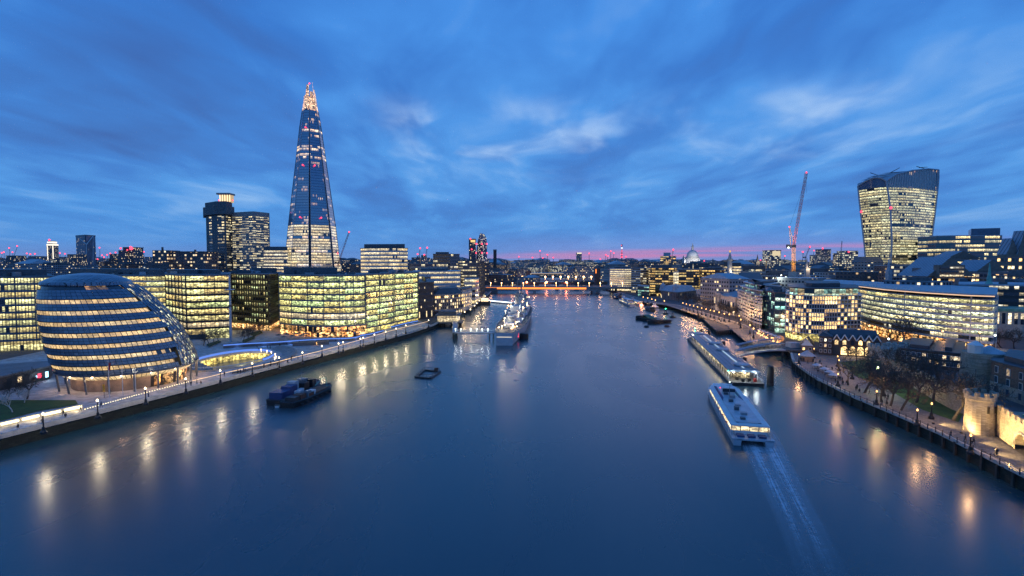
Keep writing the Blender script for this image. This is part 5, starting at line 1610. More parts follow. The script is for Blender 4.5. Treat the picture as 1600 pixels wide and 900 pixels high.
m0, m1 = ((poly[0][0] + poly[1][0]) / 2, poly[0][1]), ((poly[2][0] + poly[3][0]) / 2, poly[2][1]); zr = zt + 3.4
g = MB(); g.face([(poly[0][0], poly[0][1] - .05, zt), (poly[1][0], poly[1][1] - .05, zt), (m0[0], m0[1] - .05, zr)]); g.build('gable', M['white'], th_)
g = MB()
for k in (-.5, -.2, .2, .5): 
    x = lerp(m0[0], poly[1][0], k); g.tube((x, m0[1] - .1, zt), (x, m0[1] - .1, zt + 3.2 * (1 - abs(k))), .1, .1, 4)
g.build('timber_frame', M['black'], th_)
r = MB(); o = [(*p, zt) for p in offset(poly, .5)]; r.face([o[1], o[2], (*m1, zr + .25), (m0[0], m0[1] - .6, zr + .25)]); r.face([o[3], o[0], (m0[0], m0[1] - .6, zr + .25), (*m1, zr + .25)]); r.build('roof', M['slate'], th_)
grid_windows(th_, poly[0], poly[1], QZ + .4, zt, 2, 1, .9, 1.3, M['p_warm'], M['white'], .1)
ki = thing('kiosk', 'small octagonal kiosk with pale tent roof at the wharf corner', 'kiosk', G(1261, 564))
p = G(1261, 564); b = MB(); b.lathe(p, [(2.6, 0), (2.6, 2.4)], 8); b.build('wall', M['brown'], ki); b = MB(); b.lathe(p, [(3.5, 2.4), (3.3, 2.65), (1.0, 4.2), (.1, 4.8)], 8); b.build('roof', M['lead'], ki)

# castle: outer walls, round tower, brick house, water gate tower
M['rag2'] = masonry('pale_castle_stone', (.42, .40, .36), (.26, .25, .23), .75, .42, .9, .3)
def crenel(b, a, c, z0, h, w=1.0, m=0, gap=1.5):
    L = hypot(c[0] - a[0], c[1] - a[1]); n = max(1, int(L / (gap * 2))); 
    for i in range(n):
        p = (lerp(a[0], c[0], (i + .2) / n), lerp(a[1], c[1], (i + .2) / n)); q = (lerp(a[0], c[0], (i + .8) / n), lerp(a[1], c[1], (i + .8) / n)); b.bar(p, q, w, z0, z0 + h, m)
wt = thing('castle_gate_tower', 'floodlit golden stone castle water gate with round turret and wide arch', 'castle', (119, 128, QZ))
ptu = G(1546, 682); tz = zat(619, ptu.y + 2)
b = MB(); b.lathe((ptu.x + .3, ptu.y + 3.3, 0), [(3.2, QZ - .5), (3.1, QZ + 1), (2.95, tz - 1.2), (3.2, tz - 1.0), (3.2, tz)], 20)
for i in range(10):
    a = 2 * pi * i / 10; x, y = ptu.x + .3 + 2.9 * cos(a), ptu.y + 3.3 + 2.9 * sin(a); b.box(x - .4, x + .4, y - .4, y + .4, tz, tz + 1.0)
b.build('turret', M['rag'], wt)
wa_, wb2 = Vector((ptu.x + 3.0, ptu.y + 1.8)), Vector(G(1606, 716)[:2]); e = (wb2 - wa_).normalized(); wb2 = wb2 + e * 34; Lw = (wb2 - wa_).length; nv2 = Vector((e.y, -e.x))
ztw = zat(640, wa_.y + 1)
wp = lambda s, o=0: ((wa_ + e * s + nv2 * o).x, (wa_ + e * s + nv2 * o).y)
s_arch = (Vector(G(1592, 708)[:2]) - wa_).dot(e); ra = 3.4
b = MB()
def wface(s0, s1, z0, z1): b.wall(wp(s0), wp(s1), z0, z1, 0, s0)
wface(-1, s_arch - ra, QZ - .5, ztw); wface(s_arch + ra, Lw, QZ - .5, ztw)
N_ = 10
for i in range(N_):
    a0_, a1_ = pi - pi * i / N_, pi - pi * (i + 1) / N_
    x0, x1 = s_arch + ra * cos(a0_), s_arch + ra * cos(a1_); h0, h1 = QZ + 1.0 + ra * .95 * sin(a0_), QZ + 1.0 + ra * .95 * sin(a1_)
    b.face([(*wp(x0), h0), (*wp(x1), h1), (*wp(x1), ztw), (*wp(x0), ztw)], 0, [(x0, h0), (x1, h1), (x1, ztw), (x0, ztw)])
    b.face([(*wp(x0), h0), (*wp(x0, -4), h0), (*wp(x1, -4), h1), (*wp(x1), h1)])
b.face([(*wp(-1), ztw), (*wp(Lw), ztw), (*wp(Lw, -9), ztw), (*wp(-1, -9), ztw)]); b.wall(wp(Lw, -9), wp(-1, -9), QZ, ztw)
b.bar(wp(-1, -.3), wp(Lw, -.3), .8, ztw + .003, ztw + .8); crenel(b, wp(0, -.3), wp(Lw, -.3), ztw + .803, 1.0, .8, 0, 1.4)
b.build('wall', M['rag'], wt)
ab = MB(); ring = [(s_arch + (ra + .35) * cos(pi - pi * i / 12), QZ + 1 + (ra + .35) * .95 * sin(pi - pi * i / 12)) for i in range(13)]
for (x0, h0), (x1, h1) in zip(ring, ring[1:]): ab.tube((*wp(x0, .12), h0), (*wp(x1, .12), h1), .3, .3, 4)
ab.build('arch_ring', M['rag2'], wt)
gg = MB(); 
for i in range(9): x = s_arch - ra + ra * 2 * (i + .5) / 9; gg.tube((*wp(x, -3), QZ - 1), (*wp(x, -3), QZ + 4.0), .1, .1, 4)
gg.build('portcullis', M['timber'], wt)
for s in (3, 8.5, 15.5, 22.0):
    for k in (0, 1):
        w_ = MB(); w_.wall(wp(s + k * .8, .04), wp(s + k * .8 + .55, .04), QZ + 6.6, QZ + 8.2); w_.build('arrow_slit', M['black'], wt)
for phi, zz_ in ((-100, 5.6), (-60, 5.6)):
    a = radians(phi); x, y = ptu.x + .3 + 3.0 * cos(a), ptu.y + 3.3 + 3.0 * sin(a); w_ = MB(); w_.box(x - .22, x + .22, y - .15, y + .15, QZ + zz_, QZ + zz_ + 1.7); w_.build('arrow_slit', M['black'], wt)
b = MB(); b.prism([wp(6, -3), wp(20, -3), wp(20, -8), wp(6, -8)], ztw + .003, ztw + 1.2); b.build('roof', M['copper'], wt)
for s, o in ((-4, 11.5), (3, 7.5), (10, 7.5), (18, 7.5), (28, 7.5)):
    q = wp(s, o); fx = thing('ground_floodlight', 'small ground floodlight at the foot of the golden castle wall, %s from its turret' % ordn([-4, 3, 10, 18, 28].index(s) + 1), 'floodlight', (*q, QZ), 'floodlights below the castle gate')
    b = MB(); b.box(q[0] - .2, q[0] + .2, q[1] - .2, q[1] + .2, QZ, QZ + .35); b.build('housing', M['black'], fx)
    spot_light((0, 0, 1.0), (wp(s, 0)[0] - q[0], wp(s, 0)[1] - q[1], 5.5), {-4: 6500, 3: 4500, 10: 11000, 18: 12000, 28: 12000}[s], (1.0, .62, .23), 120, fx)
# low outer wall seen through the trees
ow = thing('castle_outer_wall', 'long low ragstone castle wall lit by small lamps behind the bare trees', 'wall', (*pt(1465, 158), QZ))
op = [Vector(G(*q)[:2]) for q in [(1378, 585), (1420, 600), (1450, 618), (1490, 640), (1528, 655)]]
b = MB()
for a, c in zip(op, op[1:]): b.bar(a, c, 1.2, QZ - .3, QZ + 6.0); crenel(b, a, c, QZ + 6.003, .9, 1.0)
b.build('wall', M['rag'], ow)
for i, (u, v) in enumerate([(1464, 626), (1477, 631), (1500, 643)]):
    q = G(u, v); fx = thing('ground_floodlight', 'white floodlight in the grass below the outer castle wall, %s from left' % ordn(i + 1), 'floodlight', q, 'floodlights below the outer wall')
    b = MB(); b.box(q.x - .2, q.x + .2, q.y - .2, q.y + .2, QZ, QZ + .4); b.build('housing', M['black'], fx); b = MB(); b.ball((q.x, q.y, QZ + .55), .28, 6); b.build('bulb', M['lampwh'], fx)
    lamp_light('flood_lamp', (0, 0, .9), 450, (1.0, .82, .42), .2, fx)
dtw = thing('round_castle_tower', 'grey round castle tower with tent roof and small white cupola', 'castle', (*pt(1541, 175), QZ))
c0 = Vector((*pt(1541, 182), 0)); zt = zat(556, 175)
b = MB(); b.lathe((c0.x, c0.y, 0), [(6.2, QZ - .5), (5.8, zt)], 18); b.build('wall', M['rag'], dtw)
b = MB(); b.lathe((c0.x + 2.2, c0.y, zt), [(4.6, 0), (.2, 2.4)], 14); b.build('roof', M['lead'], dtw)
cx_ = Vector((*pt(1529, 181), 0)); b = MB(); b.lathe((cx_.x, cx_.y, zt), [(2.1, -1.0), (2.1, 2.6), (2.4, 2.7), (.2, 4.2)], 8); b.build('cupola', M['white'], dtw)
bh2 = thing('brick_house', 'dark brick house with white sash windows at the right edge above the castle wall', 'building', (*pt(1590, 165), QZ))
poly = [pt(1555, 172), pt(1660, 146), pt(1680, 168), pt(1566, 190)]; zt = zat(571, 165)
b = MB(); b.prism(poly, QZ, zt); b.prism(offset(poly, .15), QZ, QZ + 4.2, 1); b.build('wall', [M['brick'], M['rag']], bh2)
b = MB(); b.prism(offset(poly, .3), zt + .003, zt + .5); b.prism(offset(poly, -3), zt + .503, zt + 2.2); b.build('roof', M['slate'], bh2)
grid_windows(bh2, poly[0], poly[1], QZ + .5, zt - .5, 5, 3, 1.3, 2.0, M['p_dim'], M['white'], .12)
bwk = [('castle_lodge', 'low dark castle lodging with slate roof behind the trees right of the gabled gallery', [pt(1412, 225), pt(1470, 215), pt(1478, 240), pt(1415, 250)], 551, 'darkbrick'),
       ('castle_lodge', 'flat roofed dark castle lodging with skylights left of the white cupola', [pt(1466, 212), pt(1508, 206), pt(1512, 236), pt(1468, 240)], 548, 'darkbrick')]
for nm, lb, poly, vt, m in bwk:
    t = thing(nm, lb, 'building', (*centroid(poly), QZ)); zt = zat(vt, 215); b = MB(); b.prism(poly, QZ, zt); b.build('wall', M[m], t)
    r = MB(); r.prism(offset(poly, .3), zt + .003, zt + .5); r.prism(offset(poly, -3), zt + .503, zt + 2.0); r.build('roof', M['slate'], t); grid_windows(t, poly[0], poly[1], QZ + 1, zt - .4, 7, 2, 1.1, 1.5, M['p_dim'], M['white'], .1)
# pale crenellated entrance towers
for i, (u, Y, r_, vt) in enumerate([(1386, 232, 4.5, 543), (1413, 232, 4.2, 541)]):
    t = thing('castle_entrance_tower', ['pale square crenellated castle tower touching the gabled gallery', 'pale square crenellated castle tower right of its taller neighbour'][i], 'castle', (*pt(u, Y), QZ))
    c = pt(u, Y); zt = zat(vt, Y); b = MB(); b.box(c[0] - r_, c[0] + r_, c[1] - r_, c[1] + r_, QZ, zt); q = [(c[0] - r_, c[1] - r_), (c[0] + r_, c[1] - r_), (c[0] + r_, c[1] + r_), (c[0] - r_, c[1] + r_)]
    for a, d in zip(q, q[1:] + q[:1]): crenel(b, a, d, zt, 1.3, .7, 0, 1.2)
    b.build('wall', M['rag2'], t); grid_windows(t, q[0], q[1], QZ + 2, zt - 1, 2, 2, .5, 1.4, M['p_dim'], None, .05)
sh = thing('ticket_pavilion', 'long low pavilion with warm soffit lamps in front of the curved glass offices', 'pavilion', (*pt(1500, 236), QZ))
poly = [pt(1445, 240), pt(1700, 208), pt(1710, 222), pt(1448, 252)]; b = MB(); b.prism(poly, 8.6, 9.3, 0, None, True); b.build('roof', M['brown'], sh)
b = MB(); b.prism(offset(poly, -2.5), QZ, 8.6); b.build('wall', M['dconcrete'], sh)
for i in range(24):
    f_ = (i + .5) / 24
    if i % 5 == 4: continue
    x, y = lerp(poly[0][0], poly[1][0], f_), lerp(poly[0][1], poly[1][1], f_); l_ = MB(); l_.box(x - .45, x + .45, y - .15, y + .25, 8.25, 8.55); l_.build('soffit_lamp', emit('soffit_lamp_glow', (1, .5, .22), 2.2) if i == 0 else bpy.data.materials['soffit_lamp_glow'], sh)
for (u, w_, mm) in ((1562, 3.0, 'white_l'), (1546, 1.6, 'warmin')):
    c = pt(u, 226); s_ = MB(); s_.box(c[0] - w_, c[0] + w_, c[1] - .3, c[1], 6.2, 8.0); s_.build('lit_screen', M[mm], sh)
# ---------------------------------------------------------------- bridges
lb = thing('road_bridge', 'long flat three span road bridge with orange light under its edge', 'bridge', (10, 800, 0))
bl0, bl1 = Vector(pt(760, 800)), Vector(pt(985, 790)); zt = zat(448.5, 798)
e = (bl1 - bl0).normalized(); nb = Vector((e.y, -e.x)); Lb = (bl1 - bl0).length
bp = lambda s, o: ((bl0 + e * s + nb * o).x, (bl0 + e * s + nb * o).y)
b = MB(); b.prism([bp(-20, 0), bp(Lb + 60, 0), bp(Lb + 60, -30), bp(-20, -30)], zt - 1.6, zt, 0, None, True)
for o in (-.3, -29.7): b.bar(bp(-20, o), bp(Lb + 60, o), .5, zt + .003, zt + 1.1)
b.build('deck', M['concrete'], lb)
X0 = (A(763, 455, 795).x - bl0.x); piers = [A(835, 455, 797).x - bl0.x, A(928, 455, 795).x - bl0.x]
supp = [X0 - 6] + piers + [Lb + 20]
b = MB()
for s0, s1 in zip(supp, supp[1:]):
    n = 12
    for i in range(n):
        f0, f1 = i / n, (i + 1) / n; d0_, d1_ = 1.0 + 3.4 * (2 * f0 - 1) ** 2, 1.0 + 3.4 * (2 * f1 - 1) ** 2
        x0, x1 = lerp(s0, s1, f0), lerp(s0, s1, f1); z0, z1 = zt - 1.6 - d0_, zt - 1.6 - d1_
        b.face([(*bp(x0, -1.2), z0), (*bp(x1, -1.2), z1), (*bp(x1, -1.2), zt - 1.61), (*bp(x0, -1.2), zt - 1.61)]); b.face([(*bp(x0, -28), z0), (*bp(x1, -28), z1), (*bp(x1, -1.2), z1), (*bp(x0, -1.2), z0)])
b.build('arch_girder', M['concrete'], lb)
for s in piers:
    b = MB(); b.prism([bp(s - 2.2, 1.5), bp(s + 2.2, 1.5), bp(s + 2.2, -31), bp(s - 2.2, -31)], -2, zt - 5.0); b.build('pier', M['concrete'], lb)
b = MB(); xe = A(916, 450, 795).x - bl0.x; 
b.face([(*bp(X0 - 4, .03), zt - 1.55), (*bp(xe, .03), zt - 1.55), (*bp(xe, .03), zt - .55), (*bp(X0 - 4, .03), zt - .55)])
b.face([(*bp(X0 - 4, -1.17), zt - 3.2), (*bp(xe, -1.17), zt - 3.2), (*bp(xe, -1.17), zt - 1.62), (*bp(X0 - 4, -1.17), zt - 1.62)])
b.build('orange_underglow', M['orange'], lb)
for i in range(13):
    l_ = MB(); p = bp(6 + i * Lb / 13, -6); l_.tube((*p, zt), (*p, zt + 6), .12, .1, 4); l_.ball((*p, zt + 6), .75, 6); l_.build('street_lamp', M['farlamp'], lb)
    if i % 2 == 0: lamp_light('street_light', Vector((*p, zt + 7)) - Vector((10, 800, 0)), 2500, (1, .45, .22), .5, lb)
b = MB(); b.box(bl0.x - 40, bl0.x + 16, bl0.y - 3, bl0.y + 36, -1, zt - 1.0); b.build('abutment', M['dconcrete'], lb)
rbz = thing('rail_bridge', 'dark iron railway bridge with red signal lamps behind the road bridge', 'bridge', (20, 930, 0))
b = MB(); zt2 = zat(441.5, 930); a0_, a1_ = A(776, 441, 930).x - 40, A(940, 441, 930).x + 10; b.box(a0_, a1_, 930, 955, zt2 - 3.2, zt2); b.box(a0_, a1_, 929.5, 930, zt2 - 3.8, zt2 + 1.0); b.build('deck', M['dark'], rbz)
for u in (812, 840, 871, 902):
    for dy in (0, 10, 20): b = MB(); x = A(u, 445, 935).x; b.lathe((x, 934 + dy, -2), [(2.2, 0), (2.2, zt2 - 1.5)], 10); b.build('pier', M['dconcrete'], rbz)
for u in (823, 854, 885): beacon(rbz, A(u, 440.5, 926), 1.5, 'rlamp') if False else None
M['ramb'] = emit('red_amber_lamp', (1, .22, .08), 22)
for u in (823, 854, 885): beacon(rbz, A(u, 441, 926), 1.6, 'ramb'); lamp_light('signal_lamp', A(u, 441.5, 924) - Vector((20, 930, 0)), 3500, (1, .2, .1), 1.0, rbz)
sb = thing('arched_bridge', 'far arched bridge with rows of pale street lights beyond the railway bridge', 'bridge', (20, 1130, 0))
b = MB(); zt3 = zat(436.5, 1130); b.box(A(778, 436, 1130).x - 30, A(935, 436, 1130).x + 30, 1130, 1148, zt3 - 3, zt3); b.build('deck', M['steel'], sb)
for i in range(12):
    l_ = MB(); p = A(792 + i * 12, 432.5, 1128); l_.ball(p, 1.7, 6); l_.tube((p.x, p.y, zt3), p, .2, .2, 4); l_.build('street_lamp', M['farlamp'], sb)
for i in range(4): b = MB(); x = A(800 + i * 35, 440, 1135).x; b.box(x - 3, x + 3, 1130, 1148, -2, zt3 - 3); b.build('pier', M['concrete'], sb)
cb_ = thing('canopy_bridge', 'farthest river bridge with long pale canopy over railway platforms', 'bridge', (20, 1420, 0))
b = MB(); z4 = zat(427.5, 1420); b.box(A(810, 428, 1420).x, A(912, 428, 1420).x, 1420, 1450, z4 - 3.2, z4 - .5); b.build('deck', M['dark'], cb_)
b = MB(); b.box(A(812, 428, 1420).x, A(906, 428, 1420).x, 1418, 1452, z4, z4 + 2.2); b.build('canopy', M['slabpale'], cb_)
b = MB(); b.box(A(814, 428, 1420).x, A(900, 428, 1420).x, 1419.5, 1420, z4 - .5, z4); b.build('platform_light', M['warmin'], cb_)
pv = thing('station_tower', 'dark brick station tower with orange lamp at the north end of the railway bridge', 'tower', (*pt(936, 900), QZ))
b = MB(); ubox(b, 930.5, 938, 421, 446, 900, 12); b.build('shaft', M['darkbrick'], pv); b = MB(); ubox(b, 930, 938.5, 419, 420.9, 899, 14); b.build('roof', M['slate'], pv)
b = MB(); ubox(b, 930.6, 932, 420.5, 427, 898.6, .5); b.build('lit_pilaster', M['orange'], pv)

# ---------------------------------------------------------------- boats
def hull_mesh(L, B, h, bow=.4, draft=.6, sheer=.25, stern=.75, n=14, flare=.8):
    """lofted hull along +Y, stern at the origin"""
    b = MB(); rows = []
    for i in range(n + 1):
        t = i / n
        if t > 1 - bow: w = (1 - ((t - (1 - bow)) / bow) ** 2.0)
        else: w = lerp(stern, 1.0, min(1, t / .22))
        w = max(w, .015) * B / 2; z = h + sheer * max(0, (t - .45) / .55) ** 2 + sheer * .35 * max(0, (.25 - t) / .25)
        y = t * L
        rows.append([(-w * flare * .9, y, -draft), (-w * flare, y, 0), (-w, y, z), (w, y, z), (w * flare, y, 0), (w * flare * .9, y, -draft)])
    for a, c in zip(rows, rows[1:]):
        for j in (0, 1): b.face([a[j + 1], a[j], c[j], c[j + 1]], 0)
        b.face([a[3], a[2], c[2], c[3]], 1)
        for j in (3, 4): b.face([a[j + 1], a[j], c[j], c[j + 1]], 0)
    b.face([rows[0][k] for k in (0, 5, 4, 3, 2, 1)][::-1], 0)
    return b, rows
def heading(a, c): return atan2(-(c[0] - a[0]), c[1] - a[1])

# naval museum ship
hw0, hw1 = G(788, 540, WZ), G(822, 484, WZ)
ship_len = (hw1 - hw0).length
ws = thing('warship', 'grey museum warship moored midstream with lit decks, funnels and gun turrets', 'warship', (hw0.x, hw0.y, WZ), None, heading(hw0, hw1), True)
L, B = ship_len, 19.5
b, rows = hull_mesh(L, B, 6.2, .42, 1.5, 2.8, .55, 20, .86); b.build('hull', [M['navy'], M['deck']], ws, True)
b = MB()
for a, c in zip(rows, rows[1:]):
    for s in (1, 4):
        o = -.06 if s == 1 else .06
        b.face([(a[s][0] + o, a[s][1], .0), (c[s][0] + o, c[s][1], .0), (c[s][0] + o, c[s][1], .7), (a[s][0] + o, a[s][1], .7)])
b.build('boot_stripe', M['hull'], ws)
S = L / 190.0
def sbox(nm, y0, y1, hw, z0, z1, m='navy', taper=.9):
    b = MB(); q0 = [(-hw, y0 * S), (hw, y0 * S), (hw, y1 * S), (-hw, y1 * S)]
    q1 = [(-hw * taper, lerp(y0, y1, .04) * S), (hw * taper, lerp(y0, y1, .04) * S), (hw * taper, lerp(y0, y1, .96) * S), (-hw * taper, lerp(y0, y1, .96) * S)]
    for i in range(4): j = (i + 1) % 4; b.face([(*q0[i], z0), (*q0[j], z0), (*q1[j], z1), (*q1[i], z1)])
    b.face([(*q, z1) for q in q1]); return b.build(nm, M[m], ws)
sbox('aft_deckhouse', 48, 92, 6.0, 6.3, 9.2); sbox('aft_deckhouse', 52, 80, 4.5, 9.2, 12.0, 'navyd'); sbox('aft_control_tower', 66, 76, 3.2, 12.0, 16.0)
sbox('midships_deckhouse', 92, 140, 7.0, 6.3, 9.5); sbox('bridge_block', 128, 148, 5.8, 9.5, 14.5); sbox('bridge_block', 132, 145, 4.6, 14.5, 19.0, 'navyd'); sbox('bridge_block', 136, 143, 3.0, 19.0, 22.5)
for y in (98, 120):
    b = MB(); b.lathe((0, y * S, 9), [(3.0, 0), (2.8, 10), (3.0, 10.2), (3.0, 11.5)], 14, 0, 1, 1.35); b.build('funnel', M['navy'], ws); b = MB(); b.lathe((0, y * S, 20.5), [(2.9, 0), (2.6, .6)], 14, 0, 1, 1.35); b.build('funnel_cap', M['black'], ws)
for y, hgt in ((88, 36), (126, 42)):
    b = MB()
    for dx, dy in ((-1.8, -2), (1.8, -2), (0, 2)): b.tube((dx, y * S + dy, 9), (0, y * S, hgt * .72), .28, .2, 5)
    b.tube((0, y * S, hgt * .6), (0, y * S, hgt), .22, .1, 5); b.tube((-5, y * S, hgt * .72), (5, y * S, hgt * .72), .12, .12, 4); b.tube((-3, y * S, hgt * .85), (3, y * S, hgt * .85), .1, .1, 4)
    b.lathe((0, y * S, hgt * .62), [(1.6, 0), (1.6, 1.5)], 8); b.build('tripod_mast', M['navyd'], ws)
for y, z, an in ((26, 6.3, 180), (42, 9.0, 180), (156, 9.3, 20), (170, 6.6, 20)):
    b = MB(); b.lathe((0, y * S, z - (2.8 if z > 8 else .2)), [(3.2, 0), (3.2, 3.0 if z > 8 else .4)], 14); tr = b.build('barbette', M['navy'], ws)
    b = MB(); a = radians(an); f = Vector((-sin(a), cos(a))); s_ = Vector((f.y, -f.x))
    q = lambda x, y_: (s_.x * x + f.x * y_, y * S + s_.y * x + f.y * y_)
    b.prism([q(-3, -3.2), q(3, -3.2), q(3.1, 1), q(1.9, 3.4), q(-1.9, 3.4), q(-3.1, 1)], z + .3, z + 2.9)
    b.build('gun_turret', M['navy'], ws)
    for x in (-1.4, 0, 1.4): b = MB(); b.tube((*q(x, 3.0), z + 1.7), (*q(x, 10.5), z + 2.9), .28, .16, 6); b.build('gun_barrel', M['navyd'], ws)
for sx in (-1, 1):
    for y in (104, 112): 
        b, _ = hull_mesh(8, 2.4, 1.1, .4, .4, .3); o = b.build('ships_boat', [M['white'], M['deck']], ws); o.location = (sx * 7.6, y * S, 11)
    for y in (58, 84, 100): b = MB(); b.lathe((sx * 5.4, y * S, 9.2), [(1.3, 0), (1.2, 1.8), (.5, 2.2)], 8); b.build('secondary_gun', M['navyd'], ws)
b = MB()
for sx in (-1, 1):
    pts = [(r_[3][0] * sx, r_[3][1], r_[3][2] + 1.0) for r_ in rows]; b.path(pts, .05, 4)
    for p in pts: b.tube((p[0], p[1], p[2] - 1.0), p, .05, .05, 4)
b.build('railing', M['steel'], ws)
for i, (x, y, z, e_, cl) in enumerate([(-3, 14, 9, 900, (1, .8, .5)), (3, 20, 9, 900, (1, .72, .45)), (-4, 36, 11, 900, (1, .85, .6)), (4, 50, 13, 900, (1, .7, .45)), (-6, 60, 13, 800, (1, .9, .7)), (5, 76, 14, 800, (.9, 1, .85)), (-6, 96, 13, 800, (1, .7, .5)), (6, 110, 14, 700, (1, .85, .7)), (-5, 134, 18, 700, (1, .55, .3)), (4, 146, 16, 600, (1, .6, .4))]):
    b = MB(); b.tube((x, y * S, z - 3), (x, y * S, z), .06, .06, 4); b.ball((x, y * S, z), .42, 6); b.build('deck_lamp', M['globe'], ws)
    lamp_light('deck_light', (x, y * S, z + .8), e_ * 1.9, cl, .4, ws)
rs = random.Random(9)
for i in range(56):
    y = rs.uniform(4, 150); hw_ = 7.0 if y > 45 else 5.5; x = rs.choice([-1, 1]) * rs.uniform(1.5, hw_); z = rs.uniform(7.4, 9.0) if y < 48 else rs.choice([8.5, 10.4, 13.4, 15.5, 17])
    b = MB(); b.ball((x, y * S, z), rs.uniform(.22, .5), 6); b.build('deck_bulb', M[rs.choice(['globe', 'lampam', 'globe', 'farlamp', 'lampwh'])], ws)
b = MB(); b.face([(-4.2, -.08, 4.6), (4.2, -.08, 4.6), (4.2, -.08, 5.0), (-4.2, -.08, 5.0)]); b.build('stern_light', emit('stern_glow', (1, .85, .7), .8), ws)
beacon(ws, (6.4, 16 * S, 4.0), .5); beacon(ws, (6.4, 16 * S, 2.6), .5)
dc = G(811, 527, WZ)
b = MB(); b.lathe((9.2, 24 * S, -.5), [(3.0, 0), (3.0, 3.4), (2.6, 3.8)], 12); b.build('fender_drum', M['black'], ws)

# brow and landing tower for the ship
lt2 = thing('landing_stage', 'raised glass fronted ship landing on piles at the left river wall', 'pier', (*G(705, 500, 5)[:2], 0))
c = G(704, 503, 5); 
b = MB(); b.box(c.x - 13, c.x + 9, c.y - 7, c.y + 16, 4.6, 5.3); b.build('deck', M['dconcrete'], lt2)
b = MB(); b.box(c.x - 11, c.x + 7, c.y - 3, c.y + 14, 9.6, 10.4); b.box(c.x - 9, c.x + 4, c.y + 1, c.y + 12, 10.403, 12.6); b.build('roof', M['louvre'], lt2)
b = MB(); u = 0; bx = [(c.x - 9.5, c.y - 2), (c.x + 5.5, c.y - 2), (c.x + 5.5, c.y + 13)]; u = b.wall(bx[0], bx[1], 5.3, 9.6, 0, 0); b.wall(bx[1], bx[2], 5.3, 9.6, 0, u); b.build('glazing', M['g_white'], lt2)
for dx in (-11, -5, 1, 7):
    for dy in (-5, 4): b = MB(); b.tube((c.x + dx, c.y + dy, -1.5), (c.x + dx, c.y + dy, 4.6), .5, .5, 8); b.build('pile', M['timber'], lt2)
gw = thing('ship_gangway', 'narrow footbridge with white railing lamps from the landing to the warship', 'gangway', (*G(730, 520, 5)[:2], 0))
k0, k1, k2 = Vector((c.x + 4, c.y - 5, 6.0)), G(711, 519, 6.2), G(771, 519.5, 6.2)
b = MB(); 
for a, d in ((k0, k1), (k1, k2)): b.bar(a, d, 3.0, 5.6, 6.1)
b.build('deck', M['steel'], gw)
b = MB()
for a, d in ((k0, k1), (k1, k2)):
    n = max(3, int((d - a).length / 3)); t_ = (d - a).normalized(); s_ = Vector((t_.y, -t_.x, 0)) * 1.5
    for sg in (-1, 1):
        p0, p1 = a + s_ * sg, d + s_ * sg; b.tube(p0 + Vector((0, 0, 1.3)), p1 + Vector((0, 0, 1.3)), .08, .08, 4)
        for i in range(n + 1): q = p0.lerp(p1, i / n); b.tube(q, q + Vector((0, 0, 1.3)), .06, .06, 4)
b.build('railing', M['slabpale'], gw)
for q in (k1, k1.lerp(k2, .95)):
    for dx in (-1.2, 1.2): b = MB(); b.tube((q.x + dx, q.y, -1.5), (q.x + dx, q.y, 5.6), .35, .35, 6); b.build('pile', M['timber'], gw)
for f_ in (.02, .16, .42, .57, .71, .86):
    q = k1.lerp(k2, f_) + Vector((0, -1.5, 2.2)); b = MB(); b.ball(q, .32, 6); b.tube(q - Vector((0, 0, 1.6)), q, .07, .07, 4); b.build('lamp', M['lampwh'], gw); lamp_light('gangway_lamp', q + Vector((0, -.6, .4)) - ORIGIN[gw.name], 160, (.95, 1, .92), .25, gw)
fp = thing('far_pier', 'lit floating pier and walkway off the left bank beyond the warship landing', 'pier', (*G(757, 470, 2)[:2], 0))
a, d = G(763, 470.5, 3), G(800, 474, 3); b = MB(); b.bar(a, d, 3, 2.2, 3.0); b.box(d.x - 2, d.x + 12, d.y - 5, d.y + 8, -.5, 2.2); b.build('deck', M['dconcrete'], fp)
b = MB(); b.bar(a + Vector((0, -1.6, 0)), d + Vector((0, -1.6, 0)), .2, 3.2, 4.4); b.build('lit_railing', M['white_l'], fp)
b = MB(); p = G(756, 471, 5); b.box(p.x - 10, p.x + 7, p.y - 8, p.y + 8, -1, 5.2); b.build('platform', M['timber'], fp); b = MB(); b.box(p.x - 3, p.x + 5, p.y - 3, p.y + 5, 5.203, 8.5); b.build('cabin', M['warmin'], fp)

